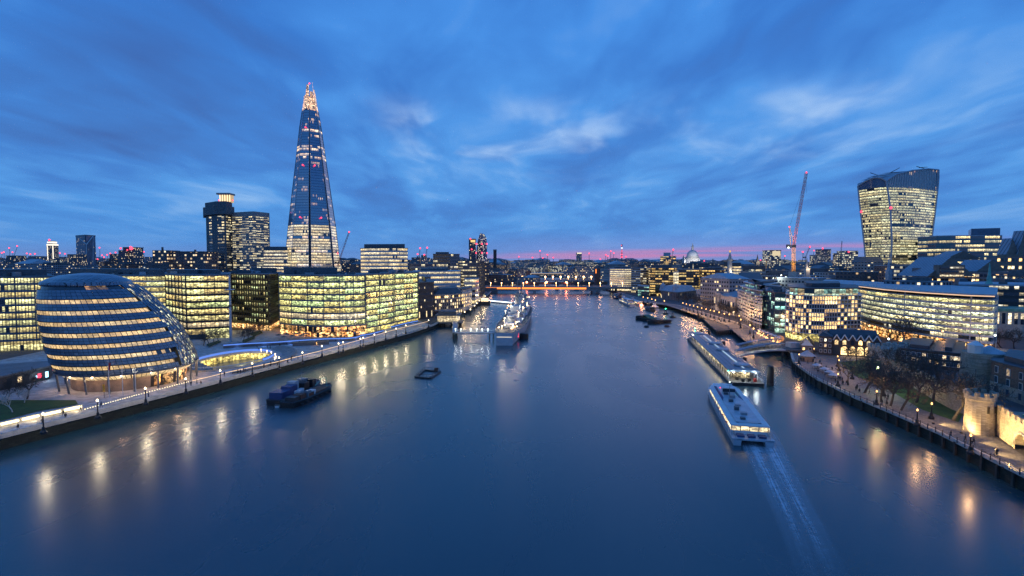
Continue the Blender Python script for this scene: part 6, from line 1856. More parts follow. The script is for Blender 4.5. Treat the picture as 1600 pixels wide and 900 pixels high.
# ---------------------------------------------------------------- pier with long roof on the right
pn, pf = Vector((88.5, 196.3)), Vector((112.7, 320)); e = (pf - pn).normalized(); n_ = Vector((e.y, -e.x)); Lp = (pf - pn).length
pp = lambda s, o: ((pn + e * s + n_ * o).x, (pn + e * s + n_ * o).y)
tpz = thing('river_pier', 'long floating river pier with blue metal roof and brightly lit open sides', 'pier', (104, 265, 0))
b = MB(); hw = 6.2
b.prism([pp(0, -hw), pp(0, hw), pp(Lp - 8, hw), pp(Lp, 2), pp(Lp, -2), pp(Lp - 8, -hw)], -.8, 1.25, 0, 1); b.build('pontoon_hull', [M['hull'], M['deck']], tpz)
def roofpart(s0, s1, hw, z, nm='roof'):
    b = MB(); pr = [(-hw, z - .35), (-hw, z), (-hw * .45, z + .45), (hw * .45, z + .45), (hw, z), (hw, z - .35)]
    for (o0, z0), (o1, z1) in zip(pr, pr[1:]): b.face([(*pp(s0, o0), z0), (*pp(s0, o1), z1), (*pp(s1, o1), z1), (*pp(s1, o0), z0)])
    b.face([(*pp(s0, o), zz_) for o, zz_ in reversed(pr)]); b.face([(*pp(s1, o), zz_) for o, zz_ in pr]); b.face([(*pp(s0, -hw), z - .35), (*pp(s1, -hw), z - .35), (*pp(s1, hw), z - .35), (*pp(s0, hw), z - .35)])
    for o in (-hw * .45, hw * .45): b.tube((*pp(s0, o), z + .5), (*pp(s1, o), z + .5), .12, .12, 4)
    for o in (-hw * .72, hw * .72, -hw * .15): b.tube((*pp(s0, o), z + .38), (*pp(s1, o), z + .38), .07, .07, 4)
    return b.build(nm, M['blueroof'], tpz)
roofpart(4, Lp - 22, 5.6, 4.9); roofpart(Lp - 18, Lp - 3, 5.0, 4.3)
b = MB(); b.face([(*pp(7, .9), 5.52), (*pp(Lp - 24, .9), 5.52), (*pp(Lp - 24, .1), 5.52), (*pp(7, .1), 5.52)]); b.build('skylight_strip', emit('skylight_glow', (.6, .8, 1), .55), tpz)
for s in (14, 52, 72): b = MB(); b.lathe((*pp(s, 1.2), 5.45), [(3.1, 0), (3.1, .5), (2.9, .6)], 20); b.build('roof_disc', M['lead'], tpz)
b = MB(); b.prism([pp(Lp - 15, -2), pp(Lp - 15, 2), pp(Lp - 6, 2), pp(Lp - 6, -2)], 4.75, 5.1); b.build('roof_panel', M['white_l'] if False else M['lead'], tpz)
for i in range(24):
    s = 6 + i * (Lp - 12) / 23
    for o in (-5.2, 5.2): b = MB(); b.tube((*pp(s, o), 1.25), (*pp(s, o), 4.6), .12, .12, 6); b.build('column', M['white'], tpz)
b = MB(); u = 0
pls = [pp(10, -3.2), pp(10, 3.2), pp(Lp - 26, 3.2), pp(Lp - 26, -3.2)]
for i in range(4): u = b.wall(pls[i], pls[(i + 1) % 4], 1.25, 4.5, 0, u)
b.build('waiting_room', office_glass('pier_glass', (1, .74, .36), (1, .88, .55), .9, 1.1, 1.5, (.03, .03, .03), .85, 3), tpz)
b = MB()
for o in (-5.9, 5.9):
    for z in (1.8, 2.35): b.tube((*pp(1, o), z), (*pp(Lp - 9, o), z), .05, .05, 4)
    for i in range(60): s = 1 + i * (Lp - 10) / 59; b.tube((*pp(s, o), 1.25), (*pp(s, o), 2.35), .045, .045, 4)
b.build('railing', M['slabpale'], tpz)
for i in range(11):
    s = 3 + i * 10.5; b = MB(); b.face([(*pp(s, -4.4), 4.5), (*pp(s, -3.6), 4.5), (*pp(s + 6, -3.6), 4.5), (*pp(s + 6, -4.4), 4.5)]); b.build('light_strip', emit('pier_striplight', (1, .84, .55), 6, True) if i == 0 else bpy.data.materials['pier_striplight'], tpz)
    lamp_light('pier_light', Vector((*pp(s + 3, -4.5), 4.1)) - Vector((104, 265, 0)), 130, (1, .78, .45), .4, tpz)
for o in (-4, 0, 4): b = MB(); b.ball((*pp(3.6, o), 4.4), .28, 6); b.build('end_lamp', M['lampwh'], tpz); lamp_light('end_light', Vector((*pp(2.0, o), 4.6)) - Vector((104, 265, 0)), 420, (.9, 1, .95), .35, tpz)
for s, o in ((2, -1), (3, 1.5), (2.5, 3.5), (5, -2.5)): b = MB(); x, y = pp(s, o); b.box(x - .5, x + .5, y - .4, y + .4, 1.25, 2.4); b.build('deck_locker', M['black'] if o < 2 else M['redp'], tpz)
beacon(tpz, (*pp(5, -5.6), 4.6), .3, 'green'); beacon(tpz, (*pp(Lp - 1, -1), 5.2), .3, 'green'); beacon(tpz, (*pp(Lp - 1, -1), 6.6), .3, 'green')
b = MB(); b.tube((*pp(Lp - 1, -1), 1), (*pp(Lp - 1, -1), 6.6), .08, .08, 4); b.build('light_pole', M['black'], tpz)
tpz.location.z = WZ
for i, (s, o, h) in enumerate([(3, 9.0, 7.5), (40, 8.2, 4.2), (86, 8.2, 4.6), (124, 7.0, 6), (134, 4, 5)]):
    q = pp(s, o); t = thing('mooring_pile', ['tall thick black mooring pile at the near end of the roofed pier', 'short dark mooring pile beside the pier, just below its gangway', 'dark mooring pile beside the pier, just above its gangway', 'dark mooring pile behind the small far roof of the pier', 'thin dark mooring pile off the far tip of the pier'][i], 'pile', (*q, WZ), 'pier mooring piles'); ORIGIN[t.name] = Vector((*q, 0))
    b = MB(); b.lathe((*q, -1), [(1.2 if i == 0 else .8, 0), (1.2 if i == 0 else .8, h + .6), (.9 if i == 0 else .6, h + 1)], 12); b.build('shaft', M['black'], t); b = MB(); b.lathe((*q, .4), [(1.35 if i == 0 else .95, 0), (1.35 if i == 0 else .95, .6)], 12); b.build('collar', M['dark'], t)
# gangways
for k, (a, d, lbl) in enumerate([((1149, 557, 3.0), (1225, 545.5, 6.6), 'long roofed gangway with lit side nearer the camera, from the river pier to the bank'), ((1150, 548, 3.0), (1220, 538.5, 6.6), 'second roofed gangway behind the nearer one, from the river pier to the bank')]):
    p0, p1 = G(a[0], a[1], a[2]), G(d[0], d[1], d[2]); t = thing('covered_gangway', lbl, 'gangway', (p0.x, p0.y, 0)); dv = (p1 - p0); sd = Vector((dv.y, -dv.x, 0)).normalized() * 1.5
    n = 12; b = MB(); r_ = MB(); l_ = MB(); c_ = MB()
    for i in range(n):
        f0, f1 = i / n, (i + 1) / n; q0, q1 = p0 + dv * f0, p0 + dv * f1; q0.z += 1.0 * sin(pi * f0); q1.z += 1.0 * sin(pi * f1); U = Vector((0, 0, 1))
        b.face([q0 - sd, q0 + sd, q1 + sd, q1 - sd]); b.face([q0 + sd - U * .5, q1 + sd - U * .5, q1 + sd + U * .15, q0 + sd + U * .15]); b.face([q1 - sd - U * .5, q0 - sd - U * .5, q0 - sd + U * .15, q1 - sd + U * .15]); b.face([q0 + sd - U * .5, q0 - sd - U * .5, q1 - sd - U * .5, q1 + sd - U * .5])
        for zz_ in (2.75, 2.95): r_.face([q0 - sd * 1.25 + U * zz_, q0 + sd * 1.25 + U * zz_, q1 + sd * 1.25 + U * zz_, q1 - sd * 1.25 + U * zz_])
        r_.face([q0 + sd * 1.25 + U * 2.75, q1 + sd * 1.25 + U * 2.75, q1 + sd * 1.25 + U * 2.95, q0 + sd * 1.25 + U * 2.95])
        l_.face([q0 + sd * .3 + U * 2.7, q1 + sd * .3 + U * 2.7, q1 + sd * .55 + U * 2.7, q0 + sd * .55 + U * 2.7])
        for s2 in (1, -1): c_.tube(q0 + sd * s2, q0 + sd * s2 + U * 2.8, .07, .07, 4); c_.tube(q0 + sd * s2 + U * 1.1, q1 + sd * s2 + U * 1.1, .05, .05, 4); c_.tube(q0 + sd * s2, q1 + sd * s2 + U * 1.1, .04, .04, 4)
        if i % 3 == 1: lamp_light('gangway_light', q0 + U * 2.5 - Vector((p0.x, p0.y, WZ)), 60, (1, .8, .45), .3, t)
    b.build('walkway', M['slabpale'], t); r_.build('roof', M['blueroof'], t); l_.build('light_strip', bpy.data.materials['pier_striplight'], t); c_.build('truss', M['steel'], t)
ls = thing('pier_landing', 'timber piled landing deck where the gangways reach the right bank', 'landing', (*G(1232, 545, 5)[:2], 0))
c = G(1229, 544, 6); b = MB(); b.box(c.x - 7, c.x + 9, c.y - 8, c.y + 8, 5.6, 6.4); b.build('deck', M['deck'], ls)
for dx in (-6, -2, 2, 6): b = MB(); b.box(c.x + dx - .3, c.x + dx + .3, c.y - 8, c.y - 7.4, -1.5, 5.6); b.build('pile', M['timber'], ls)
b = MB(); b.box(c.x + 1, c.x + 6, c.y - 2, c.y + 3, 6.403, 8.8); b.build('ticket_booth', M['slabpale'], ls)

# derelict timber jetty
jt = thing('timber_jetty', 'wide dark disused timber jetty on piles beside the right bank', 'jetty', (*G(1135, 508, 4.6)[:2], 0))
jp = [G(*q, 4.6) for q in [(1099, 498.5), (1119.5, 516.5), (1171, 514.5), (1163, 504), (1148, 503.5), (1142, 497)]]
b = MB(); b.prism([(p.x, p.y) for p in jp], 3.6, 4.6, 0, None, True); b.build('deck', M['deck'], jt)
for a, d, n in ((jp[0], jp[1], 10), (jp[1], jp[2], 15)):
    for i in range(n): q = a.lerp(d, (i + .5) / n); b = MB(); b.box(q.x - .35, q.x + .35, q.y - .1, q.y + .6, -1.5, 4.2); b.build('pile', M['timber'], jt)
for i in range(14):
    q = jp[0].lerp(jp[2], rnd.uniform(.2, .9)).lerp(jp[5], rnd.uniform(0, .7)); b = MB(); b.box(q.x - .5, q.x + .5, q.y - .4, q.y + .4, 4.603, 4.603 + rnd.uniform(.4, 1.2)); b.build('deck_bollard', M['rust'] if i % 3 == 0 else M['dark'], jt)
b = MB()
for a, d in ((jp[0], jp[1]), (jp[1], jp[2])):
    for z in (5.1, 5.6): b.tube((a.x, a.y, z), (d.x, d.y, z), .06, .06, 4)
b.build('railing', M['dark'], jt)

# moored barges left
def barge(label, p0, p1, B, h, fill, grp=None, name='barge'):
    t = thing(name, label, 'barge', (p0.x, p0.y, WZ), grp, heading(p0, p1), True); L = (p1 - p0).length
    b, rows = hull_mesh(L, B, h, .22, .6, .5, .75, 14, .93); b.build('hull', [M['hull'], M['dark']], t)
    b = MB()
    for sx in (-1, 1):
        pts = [(r_[3][0] * sx * .97, r_[3][1], r_[3][2] + .12) for r_ in rows]
        for a, d in zip(pts, pts[1:]): b.tube(a, d, .22, .22, 4)
    b.build('gunwale', M['dark'], t); b = MB()
    for i in range(7):
        for sx in (-1, 1): b.lathe((sx * (B / 2 + .1), L * (.12 + i * .11), h * .45), [(.5, -.25), (.62, 0), (.5, .25)], 8)
    b.build('tyre_fenders', M['black'], t)
    rr = random.Random(hash(label) % 1000 if False else len(label) * 7 + int(L))
    for (y, x, w, d, hh, m, nm) in fill:
        b = MB(); b.box(x - w / 2, x + w / 2, y * L - d / 2, y * L + d / 2, h + .02, h + hh); b.build(nm, M[m], t)
    return t
bA0, bA1 = G(427, 634, WZ), G(499, 602, WZ); bB0, bB1 = G(448, 638, WZ), G(516, 608, WZ)
t1 = barge('black work barge with blue tarpaulin cabin, farther of a rafted pair', bA0, bA1, 6.6, 1.5,
      [(.14, 0, 4.6, 5.5, 2.4, 'bluep', 'tarpaulin_cover'), (.30, .3, 3.6, 4, 3.2, 'bluep', 'deck_cabin'), (.42, -.5, 3, 2.6, 3.8, 'lead', 'wheelhouse'), (.56, .4, 4, 3.2, 2.6, 'black', 'deck_gear'), (.64, -.8, 2.6, 3, 3.4, 'navyd', 'deck_gear'), (.72, .6, 4, 2.4, 2.8, 'black', 'deck_gear'), (.80, 0, 3.2, 2.4, 2.2, 'navyd', 'winch_house'), (.5, 1.6, 1.4, 5, 1.0, 'white', 'deck_locker')])
b = MB(); b.tube((0, 17, 1.5), (0, 17, 9), .1, .06, 5); b.tube((-1, 17, 7), (1, 17, 7), .05, .05, 4); b.build('mast', M['steel'], t1)
t2 = barge('open black cargo barge with rust red hatch boards, nearer of a rafted pair', bB0, bB1, 6.4, 1.6,
      [(.12, 0, 3.4, 3, 1.4, 'dark', 'winch'), (.24, .5, 3, 3, 1.6, 'rust', 'hatch_cover'), (.31, -.9, 2, 2.4, 2.2, 'slabpale', 'deck_locker'), (.40, .2, 4.2, 3, 1.1, 'rust', 'hatch_cover'), (.48, 1, 2, 2, 1.5, 'white', 'deck_locker'), (.68, 0, 4.6, 9, .5, 'rust', 'hatch_boards'), (.36, 1.5, 1.5, 1.8, 2.0, 'navyd', 'deck_gear')])
b = MB(); L2 = (bB1 - bB0).length; b.path([(1.4, L2 * .82, 1.6), (1.4, L2 * .82, 4.6), (1.2, L2 * .80, 5.4), (.6, L2 * .76, 5.4), (-.6, L2 * .66, 3.4)], .16, 5); b.build('davit', M['copper'], t2)
tn = thing('tender', 'tiny pale dinghy tied under the stern of the rafted barges', 'boat', G(433, 637.5, WZ), None, .3, True); b, _ = hull_mesh(4.2, 1.8, .6, .35, .2, .2); b.build('hull', [M['white'], M['deck']], tn); b = MB(); b.box(-.8, .8, 1.2, 1.6, .35, .62); b.box(-.8, .8, 2.4, 2.7, .35, .62); b.build('thwart', M['timber'], tn)
fl = thing('mooring_float', 'square open black floating frame with low railings adrift midstream', 'raft', (*G(668, 585, WZ)[:2], 0))
q = [G(650, 588.5, 2.0), G(672, 590.5, 2.0), G(687, 580, 2.0), G(663, 577.5, 2.0)]; b = MB()
for a, d in zip(q, q[1:] + q[:1]): b.bar(a, d, 1.3, 1.2, 2.15)
b.build('pontoon_frame', M['hull'], fl); b = MB()
for a, d in zip(q, q[1:] + q[:1]):
    b.tube((a.x, a.y, 3.1), (d.x, d.y, 3.1), .07, .07, 4)
    for i in range(4): p = a.lerp(d, i / 4); b.tube((p.x, p.y, 2.1), (p.x, p.y, 3.1), .06, .06, 4)
b.build('railing', M['dark'], fl); b = MB(); p = q[2].lerp(q[3], .22); b.box(p.x - .8, p.x + .8, p.y - .6, p.y + .6, 2.16, 3.3); b.build('rusty_locker', M['rust'], fl)
# barges right
c0, c1 = G(1040, 504, WZ), G(1013, 505.5, WZ)
t3 = barge('dark flat barge on the right side of the river carrying low open holds', G(1045, 503.5, WZ), G(1012, 506, WZ), 7.5, 1.7, [(.2, 0, 4.6, 6, .7, 'dark', 'hatch_cover'), (.5, .3, 4.6, 5, .9, 'hull', 'hatch_cover'), (.72, 0, 3.6, 4, 1.2, 'timber', 'deck_gear')])
t4 = barge('dark barge with slanting green cover in front of the flat open barge', G(1030, 503, WZ), G(993.5, 498.5, WZ), 8.5, 1.8, [(.85, 0, 4, 3, 1.4, 'timber', 'deck_gear'), (.72, .5, 3.0, 4, 1.0, 'rust', 'hatch_cover')])
b = MB(); LL = (G(993.5, 498.5, WZ) - G(1030, 503, WZ)).length; b.prism([(-3.2, LL * .22), (3.2, LL * .22), (3.2, LL * .55), (-3.2, LL * .55)], 1.83, 2.4); b.face([(-3.2, LL * .2, 1.9), (3.2, LL * .2, 1.9), (3.2, LL * .58, 4.6), (-3.2, LL * .58, 4.6)]); b.face([(3.2, LL * .58, 4.6), (3.2, LL * .58, 2.4), (-3.2, LL * .58, 2.4), (-3.2, LL * .58, 4.6)]); b.build('green_cover', M['greenp'], t4)

def passenger_boat(name, label, p0, p1, B, decks, cols, grp=None, glass='g_office'):
    L = (p1 - p0).length; t = thing(name, label, 'boat', (p0.x, p0.y, WZ), grp, heading(p0, p1), True)
    b, rows = hull_mesh(L, B, 1.5, .35, .6, .7, .85); b.build('hull', [M[cols[0]], M['deck']], t)
    z = 1.5
    for i in range(decks):
        y0, y1, w = L * (.10 + .06 * i), L * (.74 - .12 * i), B * (.42 - .05 * i)
        b = MB(); b.box(-w, w, y0, y1, z, z + 2.3); b.box(-w - .1, w + .1, y0 - .2, y1 + .3, z + 2.3, z + 2.5); b.build('cabin', M[cols[1]], t)
        g = MB(); q = [(-w - .03, y0), (w + .03, y0), (w + .03, y1), (-w - .03, y1)]; u = 0
        q = offset([(-w, y0), (w, y0), (w, y1), (-w, y1)], .04)
        for j in range(4): u = g.wall(q[j], q[(j + 1) % 4], z + .9, z + 1.95, 0, u)
        g.build('window_band', M[glass], t); z += 2.5
    b = MB(); b.box(-1.3, 1.3, L * .60, L * .68, z, z + 1.9); b.build('wheelhouse', M[cols[1]], t); b = MB(); b.tube((0, L * .55, z), (0, L * .55, z + 4), .1, .06, 4); b.tube((-.8, L * .55, z + 2.8), (.8, L * .55, z + 2.8), .05, .05, 4); b.build('mast', M['steel'], t)
    return t
passenger_boat('pleasure_boat', 'larger white two deck pleasure boat moored by the far right bank', G(989, 479.5, WZ), G(967, 470.5, WZ), 8.0, 2, ('white', 'white'))
x = passenger_boat('pleasure_boat', 'smaller white pleasure boat with red lit stern alongside the larger white boat', G(1002, 478.5, WZ), G(981, 470, WZ), 7.0, 1, ('white', 'navy')); beacon(x, (0, -.6, 1.4), 1.2, 'ramb')
passenger_boat('workboat', 'dark tug moored mid river left of a small white launch', G(1020, 487, WZ), G(1009.5, 483, WZ), 5.5, 1, ('hull', 'dark'), None, 'g_dull')
passenger_boat('launch', 'small white launch moored right of the dark tug', G(1027, 486.5, WZ), G(1020, 481.5, WZ), 4.5, 1, ('white', 'white'), None, 'g_dull')
passenger_boat('launch', 'tiny dark launch near the bridge end of the right bank', G(965, 467.5, WZ), G(958, 465.5, WZ), 4.0, 1, ('hull', 'navyd'), None, 'g_dull')
passenger_boat('launch', 'tiny red launch behind the moored white boats', G(974, 466, WZ), G(967, 464.5, WZ), 4.0, 1, ('redp', 'dark'), None, 'g_dull')
for i, (u, v, lab) in enumerate([(1040, 491, 'dark mooring dolphin with green light right of the small white launch'), (1051, 496, 'dark mooring dolphin with lattice top beyond the green lit one')]):
    p = G(u, v, WZ); t = thing('mooring_dolphin', lab, 'buoy', p); b = MB(); b.lathe(p, [(2.6, -.5), (2.6, .9), (1.8, 1.2)], 10); b.build('float', M['hull'], t)
    b = MB()
    for k in range(4): a = pi / 4 + k * pi / 2; b.tube((p.x + 1.6 * cos(a), p.y + 1.6 * sin(a), 1), (p.x + .7 * cos(a), p.y + .7 * sin(a), 5), .16, .12, 4)
    b.box(p.x - 1, p.x + 1, p.y - 1, p.y + 1, 3, 3.3); b.ball((p.x, p.y, 5.3), .7, 6); b.build('frame', M['dark'], t)
    if i == 0: beacon(t, (p.x, p.y, 6.6), .5, 'green')
for i, (u, v) in enumerate([(1010, 511), (1042, 510.5)]):
    p = G(u, v, WZ); t = thing('mooring_buoy', ['dark round mooring buoy below the left end of the green covered barge', 'brown round mooring buoy below the right end of the flat barge'][i], 'buoy', p); b = MB(); b.lathe(p, [(1.7, -.5), (1.9, .4), (1.4, 1.0), (.4, 1.3)], 12); b.build('float', M['hull'] if i == 0 else M['rust'], t); b = MB(); b.lathe((p.x, p.y, 1.3), [(.35, 0), (.35, .5), (.1, .7)], 8); b.build('mooring_ring', M['dark'], t)
p = G(1091.5, 501, WZ); t = thing('river_pile', 'single dark pile standing in the water left of the timber jetty', 'pile', p); b = MB(); b.lathe(p, [(.9, -1), (.9, 5.2), (.2, 6.4)], 8); b.build('shaft', M['timber'], t); b = MB(); b.lathe((p.x, p.y, 1.0), [(1.05, 0), (1.05, .5)], 8); b.build('collar', M['dark'], t)

# river bus under way, with its wake
f0, f1 = G(1177, 698, WZ), G(1124, 614, WZ)
rb2 = thing('river_bus', 'long white and blue river bus under way in the lower right of the river', 'boat', (f0.x, f0.y, WZ), None, heading(f0, f1), True); L = (f1 - f0).length; B = 10.0
for sx in (-1, 1):
    b, rows = hull_mesh(L, 2.4, 1.5, .30, .5, .6, .9); o = b.build('catamaran_hull', [M['slabpale'], M['slabpale']], rb2, True); o.location = (sx * (B / 2 - 1.2), 0, 0)
b = MB()
def deckplan(k, y0, y1): return [(-B / 2 * k, y0), (B / 2 * k, y0), (B / 2 * k, y1 - 7), (B / 2 * k * .55, y1), (-B / 2 * k * .55, y1), (-B / 2 * k, y1 - 7)]
b.prism(deckplan(1.0, 0, L - .6), 1.4, 1.8, 0, None, True); b.build('deck', M['slabpale'], rb2)
b = MB(); pl_ = deckplan(.93, 4, L - 3.5); b.prism(pl_, 1.803, 2.7); b.prism(offset(pl_, -.1), 2.7, 3.9); b.prism(offset(pl_, .12), 3.9, 4.2, 0, None, True); b.build('cabin', M['white'], rb2)
g = MB(); u = 0; q = offset(pl_, -.04)
for j in range(6): u = g.wall(q[j], q[(j + 1) % 6], 2.72, 3.88, 0, u)
g.build('window_band', M['g_white'], rb2)
b = MB(); b.prism(offset(deckplan(.62, 6, L * .62), 0), 4.203, 4.5); b.build('roof_panel', M['slabpale'], rb2)
for sx in (-1, 1): b = MB(); b.prism([(sx * 2.7 - .35, 6), (sx * 2.7 + .35, 6), (sx * 2.7 + .35, L - 9), (sx * 2.7 - .35, L - 9)], 4.203, 4.42); b.build('roof_stripe', M['bluep'], rb2)
b = MB(); b.prism([(-1.8, L * .66), (1.8, L * .66), (1.4, L * .76), (-1.4, L * .76)], 4.203, 6.2); b.prism([(-2, L * .65), (2, L * .65), (1.6, L * .77), (-1.6, L * .77)], 6.2, 6.4, 0, None, True); wh = b.build('wheelhouse', M['white'], rb2)
g = MB(); q = offset([(-1.8, L * .66), (1.8, L * .66), (1.4, L * .76), (-1.4, L * .76)], .04); u = 0
for j in range(4): u = g.wall(q[j], q[(j + 1) % 4], 5.0, 6.0, 0, u)
g.build('wheelhouse_window', M['g_dull'], rb2)
b = MB(); b.tube((0, L * .64, 4.2), (0, L * .62, 9), .12, .07, 5); b.tube((-1, L * .63, 7.4), (1, L * .63, 7.4), .06, .06, 4); b.box(-.9, .9, L * .63 - .1, L * .63 + .1, 8.0, 8.2); b.build('mast', M['steel'], rb2)
b = MB()
for sx in (-1, 1):
    b.tube((sx * 4.1, .4, 2.8), (sx * 4.1, 4, 2.8), .05, .05, 4)
    for i in range(5): b.tube((sx * 4.1, .4 + i * .9, 1.8), (sx * 4.1, .4 + i * .9, 2.8), .04, .04, 4)
b.tube((-4.1, .4, 2.8), (4.1, .4, 2.8), .05, .05, 4); b.build('stern_railing', M['steel'], rb2)
for i in range(7):
    b = MB(); y = 8 + i * 4.6; b.box(-.7 if i % 2 else -1.6, .9 if i % 2 else -.4, y, y + 1.3, 4.503, 5.0 + .2 * (i % 3)); b.build('roof_vent', M['steel' if i % 2 else 'louvre'], rb2)
for sx in (-1, 1):
    for i in range(4): b = MB(); b.lathe((sx * 4.72, 10 + i * 7, 3.1), [(.3, -.1), (.42, 0), (.3, .1)], 10); b.build('life_ring', M['redp'], rb2)
    b = MB()
    for z in (2.35, 2.9): b.tube((sx * 4.85, 2, z), (sx * 4.85, L - 9, z), .045, .045, 4)
    for i in range(18): b.tube((sx * 4.85, 2 + i * (L - 11) / 17, 1.8), (sx * 4.85, 2 + i * (L - 11) / 17, 2.9), .04, .04, 4)
    b.build('side_railing', M['steel'], rb2)
for i in range(6): b = MB(); b.box(-3.6 + (i % 3) * 2.6, -1.8 + (i % 3) * 2.6, 1.2 + (i // 3) * 1.4, 1.7 + (i // 3) * 1.4, 1.803, 2.3); b.build('deck_bench', M['bluep'], rb2)
beacon(rb2, (0, L * .63, 8.6), .22, 'lampwh'); beacon(rb2, (-2.1, L * .72, 5.5), .2); beacon(rb2, (2.1, L * .72, 5.5), .2, 'green')
def foam():
    m, k, b = mat('wake_foam')
    uv = k.new('ShaderNodeUVMap'); u, v, _ = k.sep(uv.outputs[0])
    geo = k.new('ShaderNodeNewGeometry')
    n = k.noise(k.comb(k.math('MULTIPLY', u, 26.0), k.math('MULTIPLY', v, 6.0), 0.0), 1.0, 6.0, .65, .3)
    n2 = k.noise(geo.outputs['Position'], .9, 5.0, .7)
    edge = k.math('MULTIPLY', k.mapr(u, 0, .16), k.mapr(u, .84, 1, 1, 0))
    lanes = k.math('ADD', .55, k.math('MULTIPLY', .45, k.math('COSINE', k.math('MULTIPLY', u, 18.85))))
    fall = k.mapr(v, 0, 1, 1, 0)
    f = k.math('MULTIPLY', k.math('MULTIPLY', k.mapr(k.math('ADD', k.math('MULTIPLY', n, .6), k.math('MULTIPLY', n2, .4)), .40, .66), edge), k.math('MULTIPLY', fall, lanes))
    b.inputs['Base Color'].default_value = (.62, .66, .72, 1); b.inputs['Roughness'].default_value = .6
    k.put(b.inputs['Alpha'], k.math('MINIMUM', k.math('ADD', k.math('MULTIPLY', f, 1.7), k.math('MULTIPLY', k.math('MULTIPLY', edge, fall), .42)), .85))
    return m
wkp = [((1112, 612), (1173, 619)), ((1126, 640), (1194, 648)), ((1148, 680), (1222, 690)), ((1172, 730), (1250, 742)), ((1200, 790), (1282, 805)), ((1224, 850), (1312, 860)), ((1240, 905), (1335, 910)), ((1262, 985), (1370, 990))]
b = MB(); Q = [[G(*p, WZ + .02) for p in pr] for pr in wkp]
for i in range(len(Q) - 1):
    for j in range(8):
        a, c = j / 8, (j + 1) / 8; v0, v1 = i / (len(Q) - 1), (i + 1) / (len(Q) - 1)
        b.face([Q[i + 1][0].lerp(Q[i + 1][1], a), Q[i + 1][0].lerp(Q[i + 1][1], c), Q[i][0].lerp(Q[i][1], c), Q[i][0].lerp(Q[i][1], a)], 0, [(a, v1), (c, v1), (c, v0), (a, v0)])
o = b.build('boat_wake', foam()); o['kind'] = 'stuff'
# ---------------------------------------------------------------- promenade furniture, south
def globe_lamp(H=5.0, m='globe', energy=1000, col=(1, .80, .52), gr=.30):
    t = thing('street_lamp', 'lamp', 'street lamp')
    b = MB(); b.lathe((0, 0, 0), [(.75, 0), (.75, .5), (.4, .9), (.34, 1.6), (.2, 1.8)], 10); b.build('base', M['black'], t)
    b = MB(); b.lathe((0, 0, 1.8), [(.17, 0), (.12, H - 2.3), (.26, H - 2.2), (.2, H - 2.1)], 8); b.build('post', M['black'], t)
    b = MB(); b.ball((0, 0, H), gr, 10); b.lathe((0, 0, H + gr * .9), [(.16, 0), (.03, .25)], 6, 0); b.build('lamp_globe', M[m], t)
    lamp_light('lamp_light', (0, 0, H + gr + .75), energy, col, .35, t)
    return t
s_l = [(67, 647), (152, 626), (227, 607), (290, 592), (344, 579), (394, 568), (436, 559), (472.5, 551), (503, 541), (529, 537), (536, 535), (563, 529.5), (567.5, 528), (585, 523), (602.6, 518.5), (619, 513.5), (634, 508.6), (669.7, 500.6)]
L0 = globe_lamp()
def place_series(proto, pts, zg, words, group, extra=None):
    for i, (u, v) in enumerate(pts):
        p = G(u, v, zg); p.z = QZ + .2
        o = proto if i == 0 else dup(proto, p)
        o.location = p; o['label'] = words % ordn(i + 1); o['group'] = group
place_series(L0, s_l, QZ + 5.2, 'black riverside lamp with white globe on left promenade, %s from left', 'globe lamps along the left promenade')
n_l = [(1067, 474), (1072.4, 475.5), (1078, 477), (1083.8, 478.5), (1090, 480), (1096.4, 481.8), (1103, 483.5), (1110, 485.2), (1115.9, 486.6), (1123.6, 488.5), (1131.8, 490.7), (1139.5, 491.8), (1155, 494), (1157.5, 500), (1172, 509), (1177.5, 514)]
L1 = globe_lamp(5.5, 'lampam', 2600, (1, .52, .2), .38)
place_series(L1, n_l, QZ + 5.5, 'amber riverside lamp among the bare trees of the right bank, %s from left', 'amber lamps on the right bank promenade')
n_f = [(998, 451), (1005, 464.5), (1012, 466), (1018.5, 467.6), (1024, 469.3), (1038, 470.5)]
L2 = globe_lamp(5.5, 'lampam', 2200, (1, .5, .18), .5)
place_series(L2, n_f, QZ + 5.5, 'distant amber quay lamp near the bridge on the right bank, %s from left', 'amber lamps on the far right quay')
s_f = [(726, 488), (735, 484), (741.5, 478), (745, 474), (749, 470), (755, 467), (758, 463)]
L2b = globe_lamp(5.0, 'globe', 1500, (1, .72, .38), .45)
place_series(L2b, s_f, QZ + 5, 'distant warm quay lamp on the left bank beyond the warship, %s from left', 'warm lamps on the far left quay')
w_l = [(1248.5, 554), (1272, 545), (1309, 557), (1332, 574.6), (1309.6, 584.7), (1381, 598.7), (1370, 611.7), (1433.5, 641), (1456, 631), (1517, 680.6), (1311, 563)]
L3 = globe_lamp(4.2, 'lampam', 800, (1, .55, .24), .22)
w_txt = ['by the octagonal kiosk', 'on the half timbered lodge front', 'farther one at the lawn corner below the brick house', 'beside the lawn edge under bare trees', 'among the benches by the river wall', 'behind the path under the big trees', 'at the river railing under the big trees', 'at the river railing, middle of the wharf', 'on the grass side of the wharf path', 'nearest the golden castle turret at the railing', 'nearer one at the lawn corner below the brick house']
for i, (u, v) in enumerate(w_l):
    p = G(u, v, QZ + 4.2); p.z = QZ
    o = L3 if i == 0 else dup(L3, p); o.location = p; o['label'] = 'small amber wharf lamp ' + w_txt[i]; o['group'] = 'amber lamps on the castle wharf'
lg = thing('park_floodlight', 'brightest greenish white floodlight on a pole among the castle trees', 'floodlight', G(1371.6, 574.7, QZ + 8)); p = G(1371.6, 574.7, QZ + 8); 
